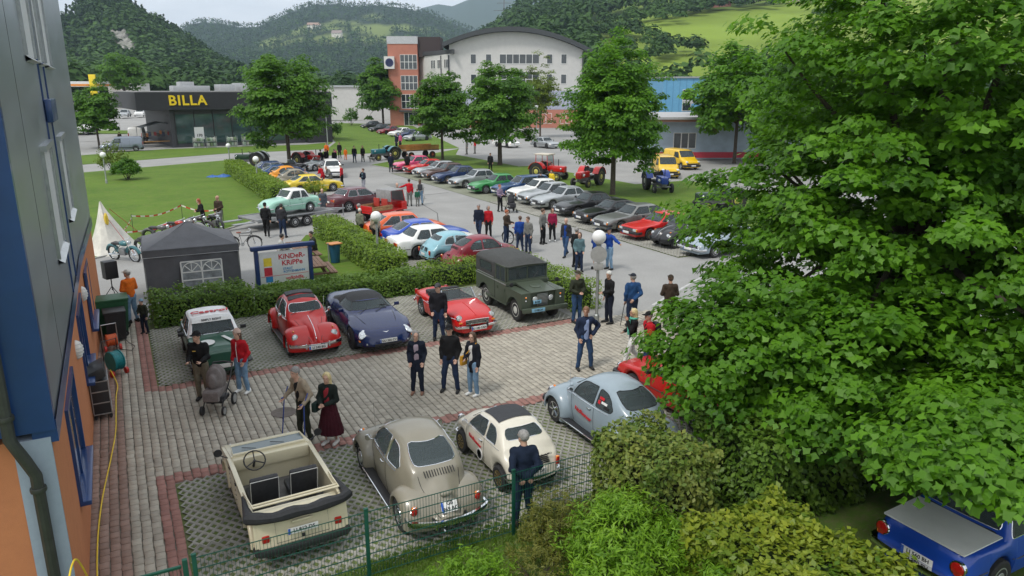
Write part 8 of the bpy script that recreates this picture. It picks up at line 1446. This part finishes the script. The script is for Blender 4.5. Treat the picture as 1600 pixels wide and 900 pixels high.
# wooden wagon behind the teal tractor, pink canopy
o = empty('farm_wagon', (30.6, 80.2, 0), R(188), 'orange wooden farm wagon hitched behind the teal tractor', 'wagon'); MB().box(-2.2, 2.0, -.9, .9, .85, .95).build('floor', PW, o)
for s in (1, -1):
    for k in range(3): MB().box(-2.2, 2.0, s * .9 - .03, s * .9 + .03, .97 + .17 * k, 1.12 + .17 * k, .01).build('side_plank', mat('wagon_orange', (.45, .19, .05), .7, var=.2, scale=3), o)
    for x in (-1.4, 1.3): wheel(o, x, s * .8, .38, .16, 'disc', mat('wagon_rim', (.5, .1, .03), .5))
MB().tube([(2.0, 0, .7), (3.2, 0, .6)], .05, 6).build('drawbar', STEEL, o)
# prams
def pram(x, y, rz, label, hood):
    o = empty('pushchair', (x, y, 0), rz, label, 'pushchair', 'pushchairs'); m = cloth('pram_%d' % int(hood[0] * 1000), hood); g1 = MB()
    f = lambda p: np.maximum((np.linalg.norm((p - np.array((-.02, 0, .78))) / np.array((.3, .21, .36)), axis=1) - 1) * .2 + .012 * np.sin(p[:, 0] * 40), .0 - (p[:, 2] - .55)); V, F = surfnet(f, (-.5, -.35, .4), (.5, .35, 1.2), .03); link('hood', npmesh('hood', V, F), m, o, True); MB().box(-.2, .42, -.2, .2, .44, .62, .05).build('seat', m, o); MB().box(.32, .44, -.19, .19, .36, .6, .03).build('footrest', m, o)
    for s in (1, -1):
        MB().tube([(-.5, s * .24, 1.02), (-.2, s * .26, .72), (.34, s * .22, .22)], .016, 6).build('side_tube', BLACKP, o); MB().tube([(.0, s * .26, .55), (-.32, s * .27, .2)], .016, 6).build('rear_strut', BLACKP, o)
        for x0, r in ((.36, .11), (-.32, .15)): w_ = MB().at((x0, s * .26, r)).lathe([(r * .6, -.02), (r, -.025), (r, .025), (r * .6, .02)], 18, 'y').at().build('wheel', RUBBER, o); MB().at((x0, s * .26, r)).lathe([(r * .72, -.015), (r * .72, .028 * s if s > 0 else .015)], 14, 'y').at().build('rim', STEEL, w_)
    MB().tube([(-.5, -.24, 1.02), (-.53, 0, 1.04), (-.5, .24, 1.02)], .02, 6).build('push_bar', BLACKP, o); MB().box(-.25, .25, -.2, .2, .24, .34, .04).build('basket', BLACKP, o); return o
pram(1.55, 18.15, R(-118), 'taupe pushchair with hood pushed by the man in black', (.17, .15, .145)); pram(21.9, 41.3, R(-100), 'dark pushchair beside the woman with pink hair', (.04, .04, .045))
# ------------------------------------------------------------------ the visitors
JN = ('jeans', (.03, .065, .14)); DJ = ('dark_jeans', (.018, .03, .065)); BK = ('black_cloth', (.012, .012, .013)); LJ = ('light_jeans', (.16, .26, .38)); NV = ('navy_cloth', (.012, .016, .03)); GR = ('grey_cloth', (.16, .16, .15)); RD = ('red_cloth', (.42, .012, .02)); RB_ = ('royal_blue', (.012, .05, .25)); TL = ('teal_jacket', (.1, .17, .19)); BE = ('beige_cloth', (.32, .26, .19)); BR = ('brown_cloth', (.05, .035, .025)); DG_ = ('dark_green_cloth', (.03, .035, .022)); WH = ('white_cloth', (.68, .68, .66)); OR = ('orange_cloth', (.65, .14, .015)); MG = ('magenta_cloth', (.25, .012, .05)); PKC = ('pink_cloth', (.5, .1, .2)); YL = ('yellow_cloth', (.7, .5, .03)); GN = ('green_cloth', (.02, .1, .06))
T = lambda c: ('trousers', *c)
h_br, h_bl, h_gy, h_wh, h_bk, h_rd = (.09, .05, .03), (.62, .5, .26), (.25, .24, .23), (.62, .61, .58), (.02, .016, .014), (.3, .08, .03)
person(1.3, 18.95, 246, 'man in black hoodie and cap pushing a taupe pushchair', BK, T(('khaki', (.16, .14, .1))), ('short', h_bk, ('cap_black', (.012, .012, .013))), 1.8, ('push', 'push'), extras=[lambda o, S: MB().cbox((.155, -.06, 1.3), (.01, .08, .02)).build('chest_print', cloth('print_gold', (.6, .4, .08)), o)])
person(2.25, 18.95, 225, 'woman in red jacket and pale jeans with knitted headband', RD, T(LJ), ('long', h_br, ('band', (.5, .36, .3)), 'beanie'), 1.7, ('pocket', 'pocket'), shoes=(.7, .7, .68), female=True, extras=[x_zip((.7, .7, .7))])
def crutches(o, S):
    for s in (1, -1): w_ = S['A'][s][2]; MB().tube([(w_.x - .12, w_.y + s * .02, w_.z + .22), (w_.x, w_.y + s * .02, w_.z - .02), (w_.x + .1, w_.y + s * .08, .02)], .013, 6).tube([(w_.x - .03, w_.y, w_.z), (w_.x + .09, w_.y, w_.z)], .016, 6).build('crutch', mat('crutch_blue', (.02, .06, .28), .4), o)
person(3.05, 15.55, 205, 'grey-haired man in beige jacket leaning on two blue crutches', BE, T(DG_), ('short', h_gy), 1.74, ('crutch', 'crutch'), lean=.1, extras=[crutches], shirt=('shirt_dark', (.02, .02, .02)))
person(3.5, 15.05, 225, 'blond woman in dark jacket and pleated maroon skirt', ('green_black', (.014, .02, .017)), ('skirt', 'maroon_skirt', (.05, .008, .014)), ('long', h_bl), 1.66, ('front', 'front'), shoes=(.65, .64, .62), female=True, extras=[x_bag((.015, .03, .025), -1, False, .95)], shirt=('blouse_red', (.3, .03, .04)), head=.2)
person(6.2, 16.8, 240, 'short-haired woman in long navy coat with hands in pockets', NV, T(NV), ('bob', h_gy), 1.68, ('pocket', 'pocket'), coat=.24, shoes=(.25, .14, .1), female=True, shirt=('scarf_lilac', (.35, .28, .33)))
person(6.98, 16.5, 230, 'man in black jacket, cap and jeans between two women', BK, T(DJ), ('short', h_bk, ('cap_black', (.012, .012, .013))), 1.78, ('pocket', 'down'), legs='wide')
person(7.4, 16.0, 200, 'brown-haired woman in dark coat carrying a mustard bag', ('ink_coat', (.012, .013, .02)), T(LJ), ('long', h_br), 1.68, ('down', 'front'), coat=.2, shoes=(.7, .69, .66), female=True, extras=[x_bag((.55, .28, .03), -1, True, .95, (.1, .22, .26))], shirt=('shirt_white', (.6, .58, .56)), head=.3)
person(8.3, 20.45, 245, 'man in dark cap and black jacket standing at the red roadster', ('black_fleece', (.014, .014, .018)), T(DJ), ('short', h_bk, ('cap_grey', (.06, .06, .065))), 1.8, ('down', 'pocket'), head=-.4)
person(10.9, 16.2, 255, 'stout man in open navy jacket and pale blue shirt, hand on hip', ('navy_jacket', (.018, .028, .06)), T(JN), ('short', (.2, .1, .05)), 1.8, ('hips', 'pocket'), legs='wide', shirt=('shirt_paleblue', (.26, .34, .55)), head=-.5)
person(12.15, 15.7, 160, 'long-haired blond woman in white trousers and green scarf', BK, T(WH), ('long', h_bl), 1.7, ('chin', 'front'), legs='walk', shoes=(.1, .08, .06), female=True, extras=[x_scarf((.1, .4, .3))])
person(12.2, 15.05, 170, 'man in red jacket and black cap walking by the maple', RD, T(JN), ('short', h_gy, ('cap_black', (.012, .012, .013))), 1.78, ('walkf', 'walkb'), legs='walk', shirt=('shirt_black', (.012, .012, .012)), extras=[x_pack((.02, .02, .03))])
person(13.05, 19.95, 265, 'man in dark olive jacket and flat cap at the globe lamp', DG_, T(JN), ('short', h_gy, ('cap_olive', (.05, .045, .03))), 1.76, ('front', 'front'), head=.5); person(13.95, 19.35, 175, 'white-haired man in black jacket facing the lamp post', BK, T(NV), ('short', h_wh), 1.78, ('front', 'down'))
def cane(o, S): w_ = S['A'][1][2]; MB().tube([(w_.x, w_.y, w_.z), (w_.x + .1, w_.y + .1, .02)], .012, 6).build('walking_stick', BLACKP, o)
person(14.35, 18.65, 70, 'man in blue jacket and cap with a walking stick, seen from behind', ('blue_jacket', (.018, .06, .16)), T(DJ), ('short', h_gy, ('cap_navy', (.02, .025, .035))), 1.78, ('down', 'behind'), extras=[cane]); person(15.35, 18.0, 60, 'man in brown jacket seen from behind near the maple', BR, T(BK), ('short', h_br, ('cap_brown', (.04, .03, .02))), 1.76, ('front', 'front'))
G2 = 'visitors in the lane'
def P2(x, y, f, lb, top, bot, hair, h=1.76, arms=('down', 'down'), **k): person(x, y, f, lb, top, bot, hair, h, arms, near=0, group=G2, **k)
P2(17.0, 25.9, 250, 'woman in grey-teal jacket with hands in pockets beyond the hedge', TL, T(DJ), ('bob', h_br), 1.7, ('pocket', 'pocket'), female=True); P2(17.3, 26.6, 20, 'man in black vest over white shirt behind the teal jacket', BK, T(BK), ('short', h_gy), shirt=WH); P2(17.85, 25.9, 10, 'man in royal blue sweater, dark shorts and cap', RB_, ('shorts', *NV), ('short', h_br, ('cap_navy', (.02, .025, .035))), 1.8, ('front', 'down')); P2(18.35, 25.6, 190, 'man in royal blue shirt and light jeans with hand at his face', RB_, T(LJ), ('short', h_br, ('cap_navy', (.02, .025, .035))), 1.84, ('side', 'chin'))
P2(18.1, 28.7, 210, 'man in dark jacket over bright blue shirt walking', ('charcoal', (.03, .03, .035)), T(JN), ('bald', h_br), 1.8, ('down', 'down'), shirt=RB_, legs='walk'); P2(18.6, 31.7, 300, 'man in grey jacket and black trousers by the grey fastback', GR, T(BK), ('short', h_br), 1.78, ('front', 'down')); P2(19.4, 32.1, 240, 'woman in magenta jacket with white shoes', MG, T(BK), ('bob', h_br), 1.7, shoes=(.7, .7, .7), female=True); P2(16.95, 30.2, 200, 'man in grey sweater beside the blue jacket', GR, T(DJ), ('short', h_br), 1.74); P2(16.75, 30.7, 60, 'person in royal blue jacket seen from behind near the off-road car', RB_, T(DJ), ('short', h_br), 1.7)
P2(16.9, 32.4, 300, 'man with reddish hair and brown jacket holding a bicycle', BR, T(DJ), ('short', h_rd), 1.76, ('push', 'push')); bike(17.3, 32.0, R(-60), 'dark bicycle held by the man in the brown jacket', (.02, .02, .022), False, None, 0.)
P2(21.4, 41.9, 280, 'woman in lilac jacket pushing the dark pushchair', ('lilac', (.22, .17, .24)), T(BK), ('short', h_rd), 1.7, ('push', 'push'), female=True); P2(16.4, 34.5, 230, 'man in navy jacket walking beside a person in red', NV, T(DJ), ('short', h_gy), 1.8, legs='walk'); P2(16.85, 34.3, 240, 'woman in red jacket and black trousers beside the navy jacket', RD, T(BK), ('bob', h_gy), 1.72, female=True)
P2(15.7, 45.0, 235, 'bald man in grey jacket and black trousers in the open lane', GR, T(BK), ('bald', h_gy), 1.8, legs='walk'); P2(17.1, 46.7, 62, 'man in red sweater pointing sideways, seen from behind', RD, T(GR), ('short', h_bk), 1.78, ('side', 'down')); P2(17.55, 46.4, 62, 'small child in green jacket between two adults', GN, T(GR), ('short', h_br), 1.15); P2(17.95, 46.9, 70, 'woman in pale grey jacket with dark backpack', ('pale_grey', (.4, .4, .38)), T(LJ), ('long', h_br), 1.7, female=True, extras=[x_pack((.05, .05, .055))]); P2(16.4, 54.6, 200, 'man in navy jacket and grey trousers alone in the lane', NV, T(('pale_trousers', (.3, .3, .34))), ('short', h_br), 1.8, ('front', 'chin'), shirt=TL)
P2(15.9, 58.7, 150, 'man in red jacket and black trousers near the white estate car', RD, T(BK), ('short', h_gy), 1.78); P2(14.7, 59.9, 130, 'person in red crouching beside the yellow coupe', RD, T(RD), ('short', h_br), 1.7, ('front', 'front'), legs='kneel', lean=.4); P2(15.2, 59.5, 200, 'person in pale grey leaning over by the yellow coupe', GR, T(GR), ('short', h_gy), 1.72, ('front', 'front'), lean=.5)
P2(6.7, 40.1, 80, 'man in black with cap walking towards the car trailer', BK, T(BK), ('short', h_bk, ('cap_black', (.012, .012, .013))), 1.8, ('walkf', 'walkb'), legs='walk'); P2(7.4, 39.5, 60, 'man in charcoal sweater and jeans at the car trailer', ('charcoal', (.03, .03, .035)), T(DJ), ('short', h_bk), 1.78); P2(10.9, 44.9, 250, 'older man in grey standing behind the car trailer', ('slate', (.07, .08, .1)), T(('slate', (.07, .08, .1))), ('bald', h_gy), 1.74)
P2(6.1, 33.6, -10, 'person in pale sweater sitting at the picnic table', ('pale_grey', (.4, .4, .38)), T(BK), ('short', h_bk), 1.74, ('table', 'table'), sit=True, lean=.15); P2(7.65, 33.5, 180, 'man in dark green sitting opposite at the picnic table', DG_, T(BK), ('short', h_bk), 1.76, ('table', 'table'), sit=True, lean=.12)
P2(10.95, 37.6, 10, 'man in black jacket at the orange fastback', BK, T(BK), ('short', h_gy), 1.78, ('down', 'front'), extras=[x_bag((.05, .05, .05))]); P2(10.7, 36.6, 30, 'person in olive jacket behind the orange fastback', ('sage', (.16, .17, .12)), T(BK), ('short', h_wh), 1.7); P2(11.0, 35.0, 62, 'woman in beige jacket with shoulder bag seen from behind', BE, T(BK), ('long', h_br), 1.7, female=True, extras=[x_bag((.02, .02, .02), 1)])
P2(4.0, 43.8, 190, 'man with red hair in black jacket bending over a motorcycle', BK, T(BK), ('long', h_rd), 1.76, ('front', 'front'), lean=.2); P2(4.9, 44.2, 230, 'bald man in dark leather jacket behind the motorcycle', BR, T(GR), ('bald', h_gy), 1.8, ('front', 'down'))
person(-.05, 26.9, 120, 'man in orange vest and jeans at the loudspeaker', OR, T(LJ), ('short', h_gy, ('cap_pale', (.5, .48, .44))), 1.78, ('front', 'front')); person(.25, 25.45, 230, 'small child in olive jacket with pale blue hat', DG_, T(NV), ('short', h_br, ('hat_blue', (.2, .32, .42)), 'beanie'), 1.12, ('down', 'front'))
person(5.72, 10.33, 80, 'grey-haired man in quilted navy jacket, hands behind his back', ('navy_quilt', (.01, .017, .035)), T(DJ), ('short', h_gy), 1.8, ('behind', 'behind'), shoes=(.06, .05, .045))
G3 = 'visitors near the tractors'
def P3(x, y, f, lb, top, bot, hair=('short', h_bk), h=1.76, **k): person(x, y, f, lb, top, bot, hair, h, near=0, group=G3, **k)
P3(18.2, 74.6, 60, 'person in black jacket nearest the red vintage tractor', BK, T(BK)); P3(18.9, 75.2, 240, 'second person in black beside the first', BK, T(BK)); P3(19.4, 74.0, 230, 'person in black walking in the lane end', BK, T(DJ), legs='walk'); P3(21.2, 84.0, 240, 'person in orange-red jacket at the road junction', OR, T(BK)); P3(22.6, 83.8, 240, 'person in black beside the orange-red jacket', BK, T(BK)); P3(21.6, 82.0, 240, 'child in pink jacket at the road junction', PKC, T(PKC), ('long', h_br), 1.2); P3(22.6, 81.4, 240, 'child in bright orange at the road junction', OR, T(OR), ('short', h_br), 1.3); P3(22.6, 78.0, 250, 'man in dark jacket and jeans before the teal tractor', BK, T(DJ)); P3(23.6, 78.3, 235, 'woman in long dark coat with a dog', BK, T(BK), ('long', h_br), 1.72, coat=.2, female=True)
P3(22.9, 67.2, 70, 'man in navy standing at the pink car', NV, T(NV), ('short', h_gy)); P3(24.3, 66.6, 60, 'person in black beside the red wedge coupe', BK, T(BK)); P3(29.0, 81.5, 200, 'person in pink shirt riding on the farm wagon', PKC, T(NV), ('short', h_br), z0=.95); P3(28.3, 80.8, 200, 'person in navy on the farm wagon', NV, T(NV), z0=.95); P3(38.8, 82.5, 180, 'person in red walking on the far road', RD, T(GR)); P3(37.4, 81.8, 180, 'person in grey walking on the far road', GR, T(GR)); P3(28.6, 47.5, 200, 'person in yellow shirt behind the white saloon', YL, T(GR), ('short', h_bk)); P3(27.3, 46.9, 30, 'person in navy shirt between the white and silver saloons', NV, T(NV)); P3(31.2, 63.0, 240, 'person in black standing at the maple trunk', BK, T(BK)); P3(9.2, 112.0, 200, 'person in black before the market stall', BK, T(BK)); P3(1.2, 119, 100, 'person in dark clothes near the white van', BR, T(BK))
# a dog on a lead by the woman in the coat
def dog():
    f = smin([cap((-.28, 0, .42), (.2, 0, .45), .1, .125), cap((.22, 0, .5), (.36, 0, .62), .075, .06), cap((.36, 0, .64), (.44, 0, .64), .075, .06), cap((.44, 0, .62), (.54, 0, .59), .045, .032), cap((-.34, 0, .46), (-.5, 0, .62), .03, .015)] + [cap((.2, s * .07, .38), (.21, s * .08, .2), .045, .03) for s in (1, -1)] + [cap((.21, s * .08, .2), (.22, s * .08, .03), .028, .026) for s in (1, -1)] + [cap((-.26, s * .07, .38), (-.2, s * .08, .26), .06, .035) for s in (1, -1)] + [cap((-.2, s * .08, .26), (-.31, s * .08, .17), .033, .024) for s in (1, -1)] + [cap((-.31, s * .08, .17), (-.28, s * .08, .03), .024, .024) for s in (1, -1)] + [cap((.36, s * .05, .7), (.32, s * .08, .64), .02, .025) for s in (1, -1)], .03)
    V, F = surfnet(f, (-.6, -.2, -.02), (.65, .2, .85), .022); o = link('dog', npmesh('dog', V, F), mat('dog_coat', (.02, .02, .02), .8, hue=(.5, .48, .45), scale=3.5), None, True); o.location = (24.3, 77.5, 0); o.rotation_euler = (0, 0, R(200)); tag(o, 'black and white dog standing beside the woman in a long coat', 'dog')
dog()
# ------------------------------------------------------------------ moist air between here and the hills
hz = MB().box(-1500, 4300, -600, 5600, -2.0, 620).build('haze', None, None, False); hz['kind'] = 'stuff'; hm = bpy.data.materials.new('haze_air'); hm.use_nodes = True; n = hm.node_tree; n.nodes.clear(); o_ = n.nodes.new('ShaderNodeOutputMaterial'); pv_ = n.nodes.new('ShaderNodeVolumePrincipled'); pv_.inputs['Color'].default_value = (.62, .79, 1, 1); pv_.inputs['Density'].default_value = .00014; pv_.inputs['Anisotropy'].default_value = .2; n.links.new(pv_.outputs[0], o_.inputs['Volume']); hz.data.materials.append(hm)
